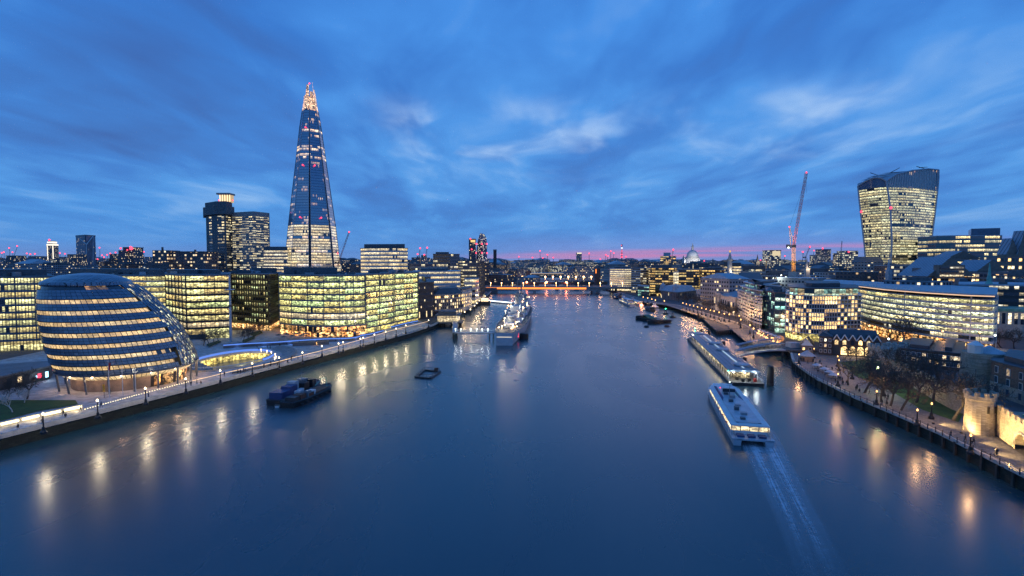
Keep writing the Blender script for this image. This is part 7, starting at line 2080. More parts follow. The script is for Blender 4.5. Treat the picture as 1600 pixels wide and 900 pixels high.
b = MB(); b.tube((p.x, p.y, QZ), (p.x, p.y, p.z), .12, .1, 6); b.build('pole', M['black'], lg); b = MB(); b.ball(p, .5, 8); b.build('lamp_head', M['lampgr'], lg); lamp_light('flood_lamp', (0, -.9, .4), 1500, (.8, 1, .45), .3, lg)
for i, (u, v, Y, m, e_, c_) in enumerate([(1358, 509, 262, 'lampam', 1200, (1, .5, .2)), (1473, 517.5, 250, 'lampam', 1000, (1, .5, .2)), (1531, 519.5, 240, 'lampam', 800, (1, .55, .25)), (1388.5, 529.5, 245, 'lampwh', 900, (.8, 1, .85)), (1555, 524, 232, 'lampwh', 800, (.9, 1, .95))]):
    p = A(u, v, Y); t = thing('street_lamp', ['amber lamp before the left end of the curved glass offices', 'amber lamp before the middle of the curved glass offices', 'amber lamp before the right end of the curved glass offices', 'greenish white lamp above the pale castle towers', 'white lamp at the right corner of the curved glass offices'][i], 'street lamp', (p.x, p.y, QZ), 'street lamps before the curved offices')
    b = MB(); b.tube((p.x, p.y, QZ), (p.x, p.y, p.z), .12, .09, 6); b.build('post', M['black'], t); b = MB(); b.ball(p, .42, 8); b.build('lamp_globe', M[m], t); lamp_light('lamp_light', Vector((0, -.8, p.z - QZ + .3)), e_, c_, .3, t)

# hotel terrace strings of light
tr = thing('cafe_terrace', 'riverside cafe terrace with strings of amber bulbs below the amber windowed apartments', 'terrace', G(1200, 530))
for i in range(46):
    f_ = rnd.random(); u = lerp(1182, 1222, f_); v = lerp(519, 536, f_) + rnd.uniform(-3.5, 3.0); p = G(u, v, QZ + 2.6)
    b = MB(); b.ball(p, rnd.uniform(.16, .32), 6); b.build('bulb', M['lampam'], tr)
for i in range(6):
    f_ = (i + .5) / 6; p = G(lerp(1184, 1220, f_), lerp(521, 536, f_), QZ); b = MB(); b.lathe(p, [(.08, 0), (.08, 2.6), (1.6, 2.6), (.05, 3.4)], 8); b.build('parasol', M['tent'], tr); lamp_light('terrace_light', Vector((p.x, p.y, QZ + 2.2)) - ORIGIN[tr.name], 380, (1, .5, .2), .4, tr)
b = MB(); p = G(1219, 534); b.lathe(p, [(.05, 0), (1.6, .6), (2.0, 1.8), (1.4, 3.0), (.05, 3.5)], 12); b.build('igloo_tent', emit('igloo_glow', (1, .4, .15), .5), tr)

# lit wall seat and light line along the south promenade
ws_ = thing('lit_wall_seat', 'long stone wall seat with bright warm light strips along its foot, lower left', 'bench', G(60, 655))
pts = [G(-60, 683, QZ), G(0, 668.5, QZ), G(65, 653.5, QZ), G(131, 639, QZ)]
b = MB()
for a, d in zip(pts, pts[1:]): b.bar(a + Vector((-.9, .35, 0)), d + Vector((-.9, .35, 0)), 1.1, QZ, QZ + 1.3)
b.build('wall', M['stone'], ws_)
k = 0
for a, d in zip(pts, pts[1:]):
    n = max(2, int((d - a).length / 3.4))
    for i in range(n):
        p, q = a.lerp(d, (i + .08) / n), a.lerp(d, (i + .9) / n); l_ = MB(); l_.bar(p + Vector((-.2, .08, 0)), q + Vector((-.2, .08, 0)), .25, QZ + .55, QZ + 1.05); l_.build('light_strip', M['strip'], ws_)
        if i % 3 == 1: lamp_light('strip_light', p.lerp(q, .5) + Vector((1.1, -.45, .9)) - ORIGIN[ws_.name], 160, (1, .75, .36), .6, ws_)
hr = thing('lit_handrail', 'long handrail with a thin warm light line along the left promenade', 'railing', G(400, 575))
hp = [G(131, 639, QZ + 1), G(215, 616, QZ + 1), G(300, 594.5, QZ + 1), G(360, 580, QZ + 1), G(430, 565.5, QZ + 1), G(500, 548, QZ + 1), G(560, 531.5, QZ + 1), G(612, 516, QZ + 1), G(668, 502, QZ + 1)]
b = MB(); b.path(hp, .09, 5)
for a, d in zip(hp, hp[1:]):
    n = max(1, int((d - a).length / 3))
    for i in range(n): p = a.lerp(d, i / n); b.tube((p.x, p.y, QZ), p, .05, .05, 4)
b.build('rail', M['steel'], hr)
l_ = MB(); 
for a, d in zip(hp[2:], hp[3:]): l_.tube(a + Vector((0, -.05, -.12)), d + Vector((0, -.05, -.12)), .10, .10, 5)
l_.build('light_line', M['rail'], hr); l_ = MB()
for a, d in zip(hp[:2], hp[1:3]):
    n = 22
    for i in range(n): p = a.lerp(d, (i + .5) / n); l_.ball(p + Vector((0, -.1, -.1)), .14, 4)
l_.build('light_dots', M['strip'], hr)
for f0_ in range(2, 8):
    for ff in (.25, .75):
        p = hp[f0_].lerp(hp[f0_ + 1], ff); lamp_light('rail_light', p + Vector((.2, -.6, .2)) - ORIGIN[hr.name], 60, (1, .6, .3), .5, hr)

# sunken amphitheatre
sc = thing('amphitheatre', 'oval sunken stone amphitheatre with blue glowing rim and lit glass wall', 'amphitheatre', (SCC.x, SCC.y, QZ))
b = MB(); n = 48; zb_ = QZ - 5
for i in range(n):
    t0_, t1_ = 2 * pi * i / n, 2 * pi * (i + 1) / n
    b.face([scoop_pt(t1_, 1, zb_), scoop_pt(t0_, 1, zb_), scoop_pt(t0_, 1, QZ + .3), scoop_pt(t1_, 1, QZ + .3)])
    b.face([scoop_pt(t0_, 1.0, QZ + .3), scoop_pt(t0_, 1.05, QZ + .3), scoop_pt(t1_, 1.05, QZ + .3), scoop_pt(t1_, 1, QZ + .3)]); b.face([scoop_pt(t0_, 1.05, QZ), scoop_pt(t1_, 1.05, QZ), scoop_pt(t1_, 1.05, QZ + .3), scoop_pt(t0_, 1.05, QZ + .3)])
b.face([scoop_pt(2 * pi * i / n, 1, zb_) for i in range(n)]); b.build('basin_wall', M['stone'], sc)
b = MB(); u = 0
for i in range(0, 26):
    t0_, t1_ = radians(20 + i * 6.2), radians(26.2 + i * 6.2); a, d = scoop_pt(t0_, .97), scoop_pt(t1_, .97); L = hypot(a[0] - d[0], a[1] - d[1])
    b.face([(d[0], d[1], zb_ + .1), (a[0], a[1], zb_ + .1), (a[0], a[1], QZ - .7), (d[0], d[1], QZ - .7)], 0, [(u + L, .1), (u, .1), (u, 3.8), (u + L, 3.8)]); u += L
b.build('glass_wall', M['g_gold'], sc)
for k in range(7):
    s = MB(); z1 = QZ - .4 - k * .62; r0, r1 = .98 - k * .085, .98 - (k + 1) * .085
    for i in range(28):
        t0_, t1_ = radians(185 + i * 6.2), radians(191.2 + i * 6.2)
        s.face([scoop_pt(t0_, r1, z1), scoop_pt(t0_, r0, z1), scoop_pt(t1_, r0, z1), scoop_pt(t1_, r1, z1)]); s.face([scoop_pt(t1_, r1, z1 - .62), scoop_pt(t0_, r1, z1 - .62), scoop_pt(t0_, r1, z1), scoop_pt(t1_, r1, z1)][::-1])
    s.build('step', M['concrete'], sc)
b = MB()
for i in range(30):
    t0_, t1_ = radians(-5 + i * 6.6), radians(1.6 + i * 6.6)
    b.face([scoop_pt(t1_, 1.0, QZ + .32), scoop_pt(t0_, 1.0, QZ + .32), scoop_pt(t0_, 1.0, QZ + 1.35), scoop_pt(t1_, 1.0, QZ + 1.35)]); b.face([scoop_pt(t0_, 1.04, QZ + .32), scoop_pt(t1_, 1.04, QZ + .32), scoop_pt(t1_, 1.04, QZ + 1.35), scoop_pt(t0_, 1.04, QZ + 1.35)])
b.build('blue_rim', M['bled'], sc)
b = MB()
for i in range(54):
    t0_, t1_ = radians(-5 + i * 6.6), radians(1.6 + i * 6.6)
    b.face([scoop_pt(t0_, .99, QZ + 1.36), scoop_pt(t0_, 1.06, QZ + 1.36), scoop_pt(t1_, 1.06, QZ + 1.36), scoop_pt(t1_, .99, QZ + 1.36)])
b.build('coping', M['slabpale'], sc)
lamp_light('basin_light', (0, 8, -1.5), 500, (1, .75, .35), 1.0, sc); lamp_light('rim_light', (0, 20, 2.0), 200, (.2, .35, 1), .6, sc)
cs_ = thing('curved_steps', 'curved steps with small lamps on the outer edge beside the amphitheatre', 'steps', G(425, 556))
for k in range(6):
    s = MB(); pr = None
    for i in range(11):
        a = radians(-50 + i * 13); r0 = 1.25 + k * .07; p, q = scoop_pt(a, r0, QZ), scoop_pt(a, r0 + .065, QZ)
        if pr: s.face([(*pr[0][:2], QZ + .1 + .13 * k), (*pr[1][:2], QZ + .1 + .13 * k), (*q[:2], QZ + .1 + .13 * k), (*p[:2], QZ + .1 + .13 * k)]); s.face([(*p[:2], QZ), (*pr[0][:2], QZ), (*pr[0][:2], QZ + .1 + .13 * k), (*p[:2], QZ + .1 + .13 * k)])
        pr = (p, q)
    s.build('step', M['concrete'], cs_)
for i, (u, v) in enumerate([(408, 546), (417, 548), (424, 550), (430, 553), (431, 557), (429, 559)]):
    p = G(u, v, QZ + 1.2); l_ = MB(); l_.tube((p.x, p.y, QZ), p, .08, .08, 4); l_.ball(p, .26, 6); l_.build('bollard_light', M['globe'], cs_)

def ribbon(label, pts, h=1.3, glow=True):
    P_ = [G(u, v, QZ) for u, v in pts]; t = thing('blue_lit_wall', label, 'wall', P_[len(P_) // 2]); b = MB(); g = MB()
    sm = []
    for i in range(len(P_) - 1):
        for k in range(5):
            f_ = k / 5; p0, p1, p2, p3 = P_[max(0, i - 1)], P_[i], P_[i + 1], P_[min(len(P_) - 1, i + 2)]
            sm.append(.5 * ((2 * p1) + (-p0 + p2) * f_ + (2 * p0 - 5 * p1 + 4 * p2 - p3) * f_ ** 2 + (-p0 + 3 * p1 - 3 * p2 + p3) * f_ ** 3))
    sm.append(P_[-1])
    for a, d in zip(sm, sm[1:]):
        b.bar(a, d, .9, QZ, QZ + h - .5); b.bar(a, d, 1.5, QZ + h + .1, QZ + h + .25); g.bar(a, d, 1.1, QZ + h - .5, QZ + h + .1)
    b.build('wall', M['dconcrete'], t); g.build('blue_light', M['bled'], t)
    for k in range(3, len(sm) - 1, 5): lamp_light('blue_glow', sm[k] + Vector((.3, -1.6, 1.2)) - P_[len(P_) // 2], 90, (.15, .32, 1), .6, t)
    return t
ribbon('long low wall with glowing blue top curving across the plaza', [(349, 544.5), (390, 541.5), (430, 539.5), (470, 536.5), (510, 534), (545, 533), (562, 530)], 1.9)
ribbon('short low wall with blue glow beside the promenade before the stepped offices, nearer of two', [(563, 526.5), (577, 524.5), (598, 519)], 1.2)
ribbon('short low wall with blue glow at the far end of the left promenade, farther of two', [(612, 513), (630, 508), (652, 503.5)], 1.2)
ur = thing('plaza_undercroft', 'low glass fronted undercroft with warm light below the blue wall', 'building', G(480, 541)); a, d = G(455, 541.5), G(512, 538.5)
b = MB(); b.bar(a + Vector((0, 2, 0)), d + Vector((0, 2, 0)), 3, QZ, QZ + 1.8); b.build('wall', M['louvre'], ur); g = MB(); g.wall((a.x + 14, a.y + .35 - 1), (d.x - 6, d.y + .35 - 1), QZ + .2, QZ + 1.6); g.build('glazing', M['g_rest'], ur)

# tall plaza mast
pm = thing('plaza_mast', 'very tall slim white plaza mast with round reflector disc', 'mast', G(361, 534)); p = G(361, 534); b = MB(); b.lathe(p, [(.75, 0), (.45, zat(430, p.y) - QZ)], 10); b.build('pole', M['slabpale'], pm)
b = MB(); b.lathe((p.x, p.y, zat(453, p.y)), [(.5, -.3), (2.6, .1), (2.6, .3), (.4, .5)], 16); b.build('reflector_disc', M['tent'], pm); b = MB(); b.lathe((p.x, p.y, zat(479, p.y)), [(.9, 0), (.9, .8)], 8); b.build('lamp_ring', M['dark'], pm)
for i, (u, v, v2, fl_) in enumerate([(171, 621, 565, 'signr'), (192, 619, 573, None), (212.5, 618.5, 580, None)]):
    p = G(u, v); t = thing('flagpole', ['white flagpole with limp dark flag before the egg building, leftmost of three', 'tallest bare white flagpole before the egg building, middle of three', 'bare white flagpole before the egg building, rightmost of three'][i], 'flagpole', p, 'flagpoles before the egg building')
    zt = zat(v2, p.y); b = MB(); b.tube(p, (p.x, p.y, zt), .13, .07, 6); b.build('pole', M['slabpale'], t); b = MB(); b.ball((p.x, p.y, zt + .1), .16, 6); b.build('finial', M['slabpale'], t)
    if i == 0: b = MB(); b.face([(p.x, p.y, zt - .3), (p.x + .7, p.y + .1, zt - .6), (p.x + .6, p.y, zt - 3), (p.x, p.y, zt - 2.8)]); b.face([(p.x, p.y + .02, zt - 2.8), (p.x + .6, p.y + .02, zt - 3), (p.x + .7, p.y + .12, zt - .6), (p.x, p.y + .02, zt - .3)]); b.build('flag', M['redp'], t)
yb = thing('totem_sign', 'yellow banner sign on a post before the egg building', 'sign', G(163, 622)); p = G(163, 622); b = MB(); b.tube(p, (p.x, p.y, QZ + 4.6), .08, .08, 5); b.build('post', M['dark'], yb); b = MB(); b.box(p.x - .35, p.x + .35, p.y - .1, p.y, QZ + 2.0, QZ + 4.4); b.build('panel', M['yellowp'], yb)
# dark low pavilion, lower left
lp = thing('low_pavilion', 'low dark flat roofed pavilion with small lit screens left of the egg building', 'pavilion', G(40, 600)); q = [G(-120, 640), G(78, 592), G(84, 583), G(0, 590), G(-140, 600)]; poly = [(p.x, p.y) for p in q]
b = MB(); b.prism(poly, QZ, QZ + 4.4); b.build('wall', M['slate'], lp); b = MB(); b.prism(offset(poly, .4), QZ + 4.403, QZ + 5.0); b.build('roof', M['roof'], lp)
a, d = Vector(poly[0]), Vector(poly[1])
for f0_, f1_, m, z0_, z1_ in ((.955, .985, 'signb', .9, 3.0), (.88, .92, 'signr', 1.2, 2.9), (.865, .878, 'signb', 1.5, 2.4), (.70, .735, 'warmin', 1.4, 3.4)):
    s_ = MB(); x, y = a.lerp(d, f0_), a.lerp(d, f1_); nrm = Vector(((d - a).y, -(d - a).x)).normalized() * .08; s_.wall(x + nrm, y + nrm, QZ + z0_, QZ + z1_); s_.build('lit_screen', M[m], lp)
lamp_light('screen_light', Vector((*a.lerp(d, .97), QZ + 2.4)) + Vector((2.5, -2.5, 0)) - ORIGIN[lp.name], 160, (.6, .8, 1), .5, lp)
# planters and benches on the plaza
for i, (pts, lab) in enumerate([([(358, 551 - 8), (370, 540), (375, 541), (362, 545)], 'a'), ]): pass
for i, (q, lb_) in enumerate([([(322, 541), (342, 534.5), (346, 536), (327, 544)], 'clipped hedge planter beside the cubic office block, nearest the egg building'), ([(378, 535), (398, 527), (399, 530), (381, 538)], 'narrow clipped hedge planter right of the tall mast'), ([(388, 523), (408, 519), (411, 521.5), (398, 527)], 'broad hedge planter before the black slatted offices'), ([(394, 528), (399, 526.5), (398, 528.5), (395, 530)], 'small cut hedge by the plaza steps')]):
    P_ = [G(*x) for x in q]; t = thing('planter', lb_, 'planter', P_[0], 'hedge planters on the plaza'); poly = [(p.x, p.y) for p in P_]
    ar = sum(poly[k][0] * poly[(k + 1) % 4][1] - poly[(k + 1) % 4][0] * poly[k][1] for k in range(4))
    if ar < 0: poly.reverse()
    b = MB(); b.prism(poly, QZ, QZ + .5); b.build('kerb', M['concrete'], t); b = MB(); b.prism(offset(poly, -.25), QZ + .5, QZ + 1.1); b.build('hedge', M['hedge'], t)
for i, (u, v) in enumerate([(436, 530), (444, 533), (449, 528.5), (457, 531.5), (464, 528), (472, 530.5), (478, 527.8)]):
    p = G(u, v); t = thing('cafe_umbrella', 'dark square cafe umbrella outside the bowed block restaurant, %s from left' % ordn(i + 1), 'umbrella', p, 'umbrellas outside the restaurant'); b = MB(); b.tube(p, (p.x, p.y, QZ + 2.6), .06, .06, 5); b.build('pole', M['steel'], t); b = MB(); z = QZ + 2.3; b.lathe((p.x, p.y, z), [(2.4, 0), (2.3, .1), (.1, .8)], 4); b.build('canopy', M['louvre'], t)

# ---------------------------------------------------------------- trees
TP = [tree_proto('bare_tree', 'tree', 3, 13, 1.0), tree_proto('bare_tree', 'tree', 8, 13, 1.1), tree_proto('bare_tree', 'tree', 21, 13, .9)]
used_t = [False] * 3
def plant(k, u, v, H, label, group=None, rz=None, zg=QZ):
    p = G(u, v, zg); s = H / 13.0
    if not used_t[k]:
        o = TP[k]; used_t[k] = True; o.location = p; o.scale = (s, s, s)
    else: o = dup(TP[k], p, None, s)
    o.rotation_euler = (0, 0, rnd.uniform(0, 6.28) if rz is None else rz); o['label'] = label
    if group: o['group'] = group
    elif 'group' in o: del o['group']
    return o
gt_ = 'bare trees on the castle wharf'
for i, (u, v, H, lab) in enumerate([(1326, 602, 9.5, 'spreading bare tree at the river railing with twisted trunk'), (1350, 614, 14, 'bare plane tree leaning by the river railing, second from the kiosk'), (1377, 628, 13, 'bare plane tree at the river railing beside the amber lamp'), (1391, 634, 13, 'bare plane tree at the river railing, middle of the row'), (1407, 641, 13, 'bare plane tree at the river railing, last of the row'),
                                   (1431, 629, 15, 'stout bare tree on the castle lawn with forked trunk'), (1459, 633, 15, 'bare tree on the castle lawn before the lit outer wall'), (1488, 657, 15, 'tall pale trunked bare tree nearest the golden turret'), (1405, 592, 13, 'bare tree behind the greenish floodlight'), (1440, 600, 13, 'bare tree before the low castle lodging'), (1474, 605, 13, 'bare tree before the round castle tower'), (1362, 577, 9, 'small bare tree on the lawn before the pale castle towers'), (1338, 566, 8, 'small bare tree before the glowing arches'), (1320, 561, 7, 'smallest bare tree at the corner of the lawn')]):
    plant(i % 3, u, v, H, lab, gt_)
plant(0, 1416, 541, 17, 'tall bare tree standing against the curved glass offices')
plant(1, 1566, 549, 12, 'bare tree at the right corner of the curved glass offices'); plant(2, 1585, 545, 11, 'bare tree beside the stone offices with green roof edge')
i = 0
for row, off in ((0, 0), (1, 5)):
    for k in range(8):
        f_ = k / 7; u = lerp(1060, 1150, f_) + off; v = lerp(474, 501, f_) - 2.2 - row * 3.5; i += 1
        plant((k + row) % 3, u, v, 11, 'bare tree before the white customs house, %s of the %s row from left' % (ordn(k + 1), ['front', 'back'][row]), 'bare trees before the customs house')
for i, (u, v, H, lab) in enumerate([(42, 624, 10, 'dark bare tree on the lawn left of the egg building'), (10, 628, 8, 'dark bare tree at the left edge above the lawn')]): plant(i, u, v, H, lab)
for i, (u, v) in enumerate([(318, 540), (327, 537.5), (334, 535), (341, 533), (380, 533), (388, 529), (395, 525), (404, 521)]): plant(i % 3, u, v, 7.5, 'small bare plaza tree before the office blocks, %s from left' % ordn(i + 1), 'plaza trees')
bt = tree_proto('birch_tree', 'small white barked birch on the lower left lawn', 5, 6.5, .9, 'birch', 5, .1); bt.location = G(20, 645)
bt2 = dup(bt, G(38, 630), 2.0, .8, 'second smaller white barked birch behind the first on the lawn')
for i, (u, v, H, r_) in enumerate([(1509, 643, 5.6, 1.9), (1515, 642, 5.0, 1.5), (1522, 645, 4.6, 1.2)]):
    p = G(u, v); t = thing('cypress_shrub', ['widest dark conical evergreen left of the golden turret', 'middle dark conical evergreen left of the golden turret', 'smallest dark conical evergreen touching the golden turret'][i], 'shrub', p, 'evergreens by the turret'); rr = random.Random(i); b = MB()
    for k in range(420):
        h = rr.random() ** 1.2; a = rr.uniform(0, 2 * pi); rad = r_ * (1 - h) ** .7 * rr.uniform(.6, 1.05); c = Vector((p.x + rad * cos(a), p.y + rad * sin(a), QZ + .3 + h * H)); s = .34
        d = Vector((cos(a), sin(a), rr.uniform(.3, 1.2))).normalized() * s; w_ = d.orthogonal().normalized() * s * .4; b.face([c - w_, c + w_, c + d])
    b.build('foliage', M['cyp'], t); b = MB(); b.tube(p, (p.x, p.y, QZ + H * .8), .18, .05, 5); b.build('trunk', M['bark'], t)

# benches on the wharf
for i, (u, v) in enumerate([(1276, 578), (1288, 584), (1296, 589), (1302, 594)]):
    p = G(u, v); t = thing('market_stall', 'low white covered stall near the river wall of the castle wharf, %s from left' % ordn(i + 1), 'stall', p, 'white stalls on the wharf'); b = MB()
    for dx in (-1.3, 1.3):
        for dy in (-.9, .9): b.tube((p.x + dx, p.y + dy, QZ), (p.x + dx, p.y + dy, QZ + 1.9), .05, .05, 4)
    b.box(p.x - 1.3, p.x + 1.3, p.y - .8, p.y + .8, QZ + .7, QZ + .85); b.build('frame', M['dark'], t); b = MB(); b.lathe((p.x, p.y, QZ + 1.9), [(2.1, 0), (2.0, .15), (.2, .8)], 4); b.build('awning', M['tent'], t)

# ---------------------------------------------------------------- people, small in the picture
def person_mesh(stride):
    pts = [(0, 0, .95), (0, 0, 1.2), (0, 0, 1.42), (0, .02, 1.54), (0, .03, 1.70), (-.19, 0, 1.40), (-.26, -.05, 1.13), (-.24, .06, .88), (.19, 0, 1.40), (.26, .05, 1.13), (.24, .14, .88),
           (-.1, 0, .90), (-.11, stride * .5, .50), (-.12, stride * .55 - .04, .07), (-.12, stride * .55 + .13, .04), (.1, 0, .90), (.11, -stride * .35, .50), (.12, -stride * .75, .09), (.12, -stride * .75 + .15, .04)]
    ed = [(0, 1), (1, 2), (2, 3), (3, 4), (2, 5), (5, 6), (6, 7), (2, 8), (8, 9), (9, 10), (0, 11), (11, 12), (12, 13), (13, 14), (0, 15), (15, 16), (16, 17), (17, 18)]
    rad = [.16, .15, .17, .06, .105, .075, .055, .045, .075, .055, .045, .10, .07, .05, .04, .10, .07, .05, .04]
    me = bpy.data.meshes.new('person'); me.from_pydata(pts, ed, []); o = bpy.data.objects.new('person', me); C.objects.link(o)
    o.modifiers.new('skin', 'SKIN'); 
    for v, r_ in zip(me.skin_vertices[0].data, rad): v.radius = (r_, r_)
    me.skin_vertices[0].data[0].use_root = True
    sd = o.modifiers.new('smooth', 'SUBSURF'); sd.levels = 1; sd.render_levels = 1
    dg_ = bpy.context.evaluated_depsgraph_get(); m2 = bpy.data.meshes.new_from_object(o.evaluated_get(dg_)); m2.name = 'person_body'
    bpy.data.objects.remove(o); m2.materials.clear()
    for m in (M['cloth'], M['skin']): m2.materials.append(m)
    for p_ in m2.polygons:
        c = p_.center; p_.material_index = 1 if c.z > 1.52 and c.y > .03 and c.z < 1.74 else 0
    return m2
PM = [person_mesh(.45), person_mesh(.08)]
hairm = MB(); hairm.ball((0, -.005, 1.74), .115, 8); ho = hairm.build('hair', M['black']); hm = ho.data; bpy.data.objects.remove(ho)
def person(u, v, k, label, group):
    o = bpy.data.objects.new('person', PM[k]); C.objects.link(o); p = G(u, v); p.z = QZ + .012; o.location = p; o.rotation_euler = (0, 0, rnd.uniform(0, 6.28)); o.scale = (1, 1, rnd.uniform(.94, 1.05)); tag(o, label, 'person', group)
    h = bpy.data.objects.new('hair', hm); C.objects.link(h); h.parent = o
pr_ = random.Random(4)
for i in range(34):
    f_ = pr_.random(); u = lerp(1250, 1318, f_) + pr_.uniform(-6, 14); v = lerp(563, 606, f_) + pr_.uniform(-8, 1)
    person(u, v, i % 2, 'person in dark clothes among the evening crowd by the wharf stalls', 'people by the wharf stalls')
for i in range(16):
    f_ = pr_.random(); u = lerp(1330, 1560, f_); v = lerp(612, 722, f_) - pr_.uniform(1, 16)
    person(u, v, 0, 'person in dark clothes strolling along the castle wharf path', 'people strolling on the castle wharf')
for i in range(26):
    f_ = pr_.random(); u = lerp(-0, 470, f_); v = lerp(684, 568, f_) - pr_.uniform(4, 10)
    person(u, v, i % 2, 'person in dark clothes strolling on the left promenade', 'people strolling on the left promenade')
for i in range(22):
    person(pr_.uniform(420, 620), 0, 1, 'x', 'x') if False else person(*(lambda f: (lerp(400, 560, f), lerp(548, 529, f) - pr_.uniform(-2, 4)))(pr_.random()), i % 2, 'person in dark clothes on the plaza before the restaurant', 'people on the restaurant plaza')

# ---------------------------------------------------------------- cranes
def lattice(b, p, q, w, n, m=0, r=.14):
    p, q = Vector(p), Vector(q); d = (q - p).normalized(); e = d.cross(Vector((0, 1, 0.01))).normalized() * w; g = d.cross(e).normalized() * w; k = [e + g, e - g, -e - g, -e + g]
    for x in k: b.tube(p + x, q + x, r, r, 4, m)
    for i in range(n):
        a0, a1 = p.lerp(q, i / n), p.lerp(q, (i + 1) / n)
        for j in range(4): b.tube(a0 + k[j], a1 + k[(j + 1) % 4], r * .7, r * .7, 3, m, False)
def tower_crane(label, u, vb, vpiv, ut, vt, ub, vb2, Y, m, w, red=True, n1=14, n2=20):
    s = Y / F; t = thing('tower_crane', label, 'crane', A(u, vb, Y)); piv = A(u, vpiv, Y)
    b = MB(); lattice(b, A(u, vb, Y), piv, w, n1, 0, w * .17); b.build('mast', M[m], t)
    b = MB(); lattice(b, piv, A(ut, vt, Y), w * .8, n2, 0, w * .15); b.build('jib', M[m], t)
    b = MB(); top = A(ub, vb2, Y); b.tube(piv + Vector((w, 0, 0)), top, w * .22, w * .2, 4); b.tube(piv - Vector((w * 2.5, 0, 0)), top, w * .22, w * .2, 4); b.build('back_frame', M[m], t)
    b = MB(); b.tube(top, A(ut, vt, Y).lerp(piv, .12), w * .09, w * .09, 3); b.tube(A(ut, vt, Y), A(ut, lerp(vt, vpiv, .28), Y), w * .08, w * .08, 3); b.build('cable', M['black'], t)
    b = MB(); c = piv + Vector((-w * 4.5, 0, -w * .5)); b.box(c.x - w * 1.6, c.x + w * 1.6, c.y - w, c.y + w, c.z - w * 1.4, c.z + w * 1.6); b.build('counterweight', M['dark'], t)
    b = MB(); b.box(piv.x - w * 1.4, piv.x + w * 1.4, piv.y - w * 1.6, piv.y + w * 1.4, piv.z - w * 1.6, piv.z + w * .8); b.build('cab', M['dark'], t)
    if red: beacon(t, A(ut, vt, Y), 1.3 * s); beacon(t, top, 1.2 * s)
    return t
tc_ = tower_crane('tall yellow and red luffing tower crane with steep jib left of the flared tower', 1240, 424, 384, 1260, 269.5, 1233.5, 354.5, 560, 'yellowp', 1.2)
beacon(tc_, A(1232, 387, 556), .9, 'lampwh')
for v_ in (415, 396, 372): lamp_light('crane_light', A(1236, v_, 552) - ORIGIN[tc_.name], 5000, (1, .8, .6), .6, tc_)
jm = [c for c in tc_.children if c.name.startswith('jib')][0]; jm.data.materials[0] = surf('red_white_jib', (.80, .13, .06), .5, .3, .05)
site = thing('building_site', 'half built concrete frame with white work lights below the tall crane', 'building', (*pt(1235, 500), QZ))
for k in range(5):
    b = MB(); z = 12 + k * 4.6; q = [pt(1205, 520), pt(1262, 505), pt(1268, 540), pt(1206, 555)]; b.prism(q, z, z + .6, 0, None, True); b.build('floor_slab', M['concrete'], site)
b = MB(); q = [pt(1232, 515), pt(1246, 512), pt(1247, 525), pt(1233, 528)]; b.prism(q, QZ, zat(425, 515)); b.build('core', M['concrete'], site)
b = MB(); q = [pt(1205, 520), pt(1262, 505), pt(1268, 540), pt(1206, 555)]
for f_ in [i / 9 for i in range(10)]: x, y = lerp(q[0][0], q[1][0], f_), lerp(q[0][1], q[1][1], f_); b.tube((x, y, QZ), (x, y, 31), .3, .3, 5)
b.build('columns', M['concrete'], site)
for i in range(12): p = A(rnd.uniform(1208, 1240), rnd.uniform(429, 445), 503 + rnd.random() * 4); l_ = MB(); l_.ball(p, .45, 6); l_.build('work_lamp', M['lampwh'], site)
for x in (1212, 1228): lamp_light('site_light', A(x, 434, 500) - Vector((*pt(1235, 500), QZ)), 3000, (.85, 1, .95), .8, site)
tower_crane('red luffing crane with red tip lamp standing beside the glass spire', 529, 418, 410, 545.5, 362.5, 527.5, 396, 700, 'redp', .8, True, 4, 12)
tower_crane('orange leaning crane beside the glass box tower', 1197, 420, 412, 1206, 391, 1196, 405, 900, 'yellowp', .6, False, 4, 8)
tower_crane('grey luffing crane with straight boom left of the flared tower', 1313.5, 412, 404, 1315.5, 376.5, 1311, 397, 900, 'dark', .7, False, 4, 12)
tower_crane('dark luffing crane with open cab right of the tall yellow crane', 1258.5, 412, 402, 1265.5, 385.5, 1254, 393.5, 1100, 'dark', .9, True, 4, 10)
tower_crane('slim red lit luffing crane left of the blue grey office cluster', 655, 410, 401, 656.5, 388, 652.5, 397, 1500, 'redp', 1.1, True, 4, 8)
tower_crane('second slim red lit luffing crane left of the blue grey office cluster', 665.5, 410, 401, 667.5, 387, 663, 398, 1500, 'redp', 1.1, True, 4, 8)
tower_crane('red topped crane standing left of the cathedral dome', 1050, 412, 404, 1052, 390, 1047, 400, 1400, 'dark', 1.0, True, 4, 8)
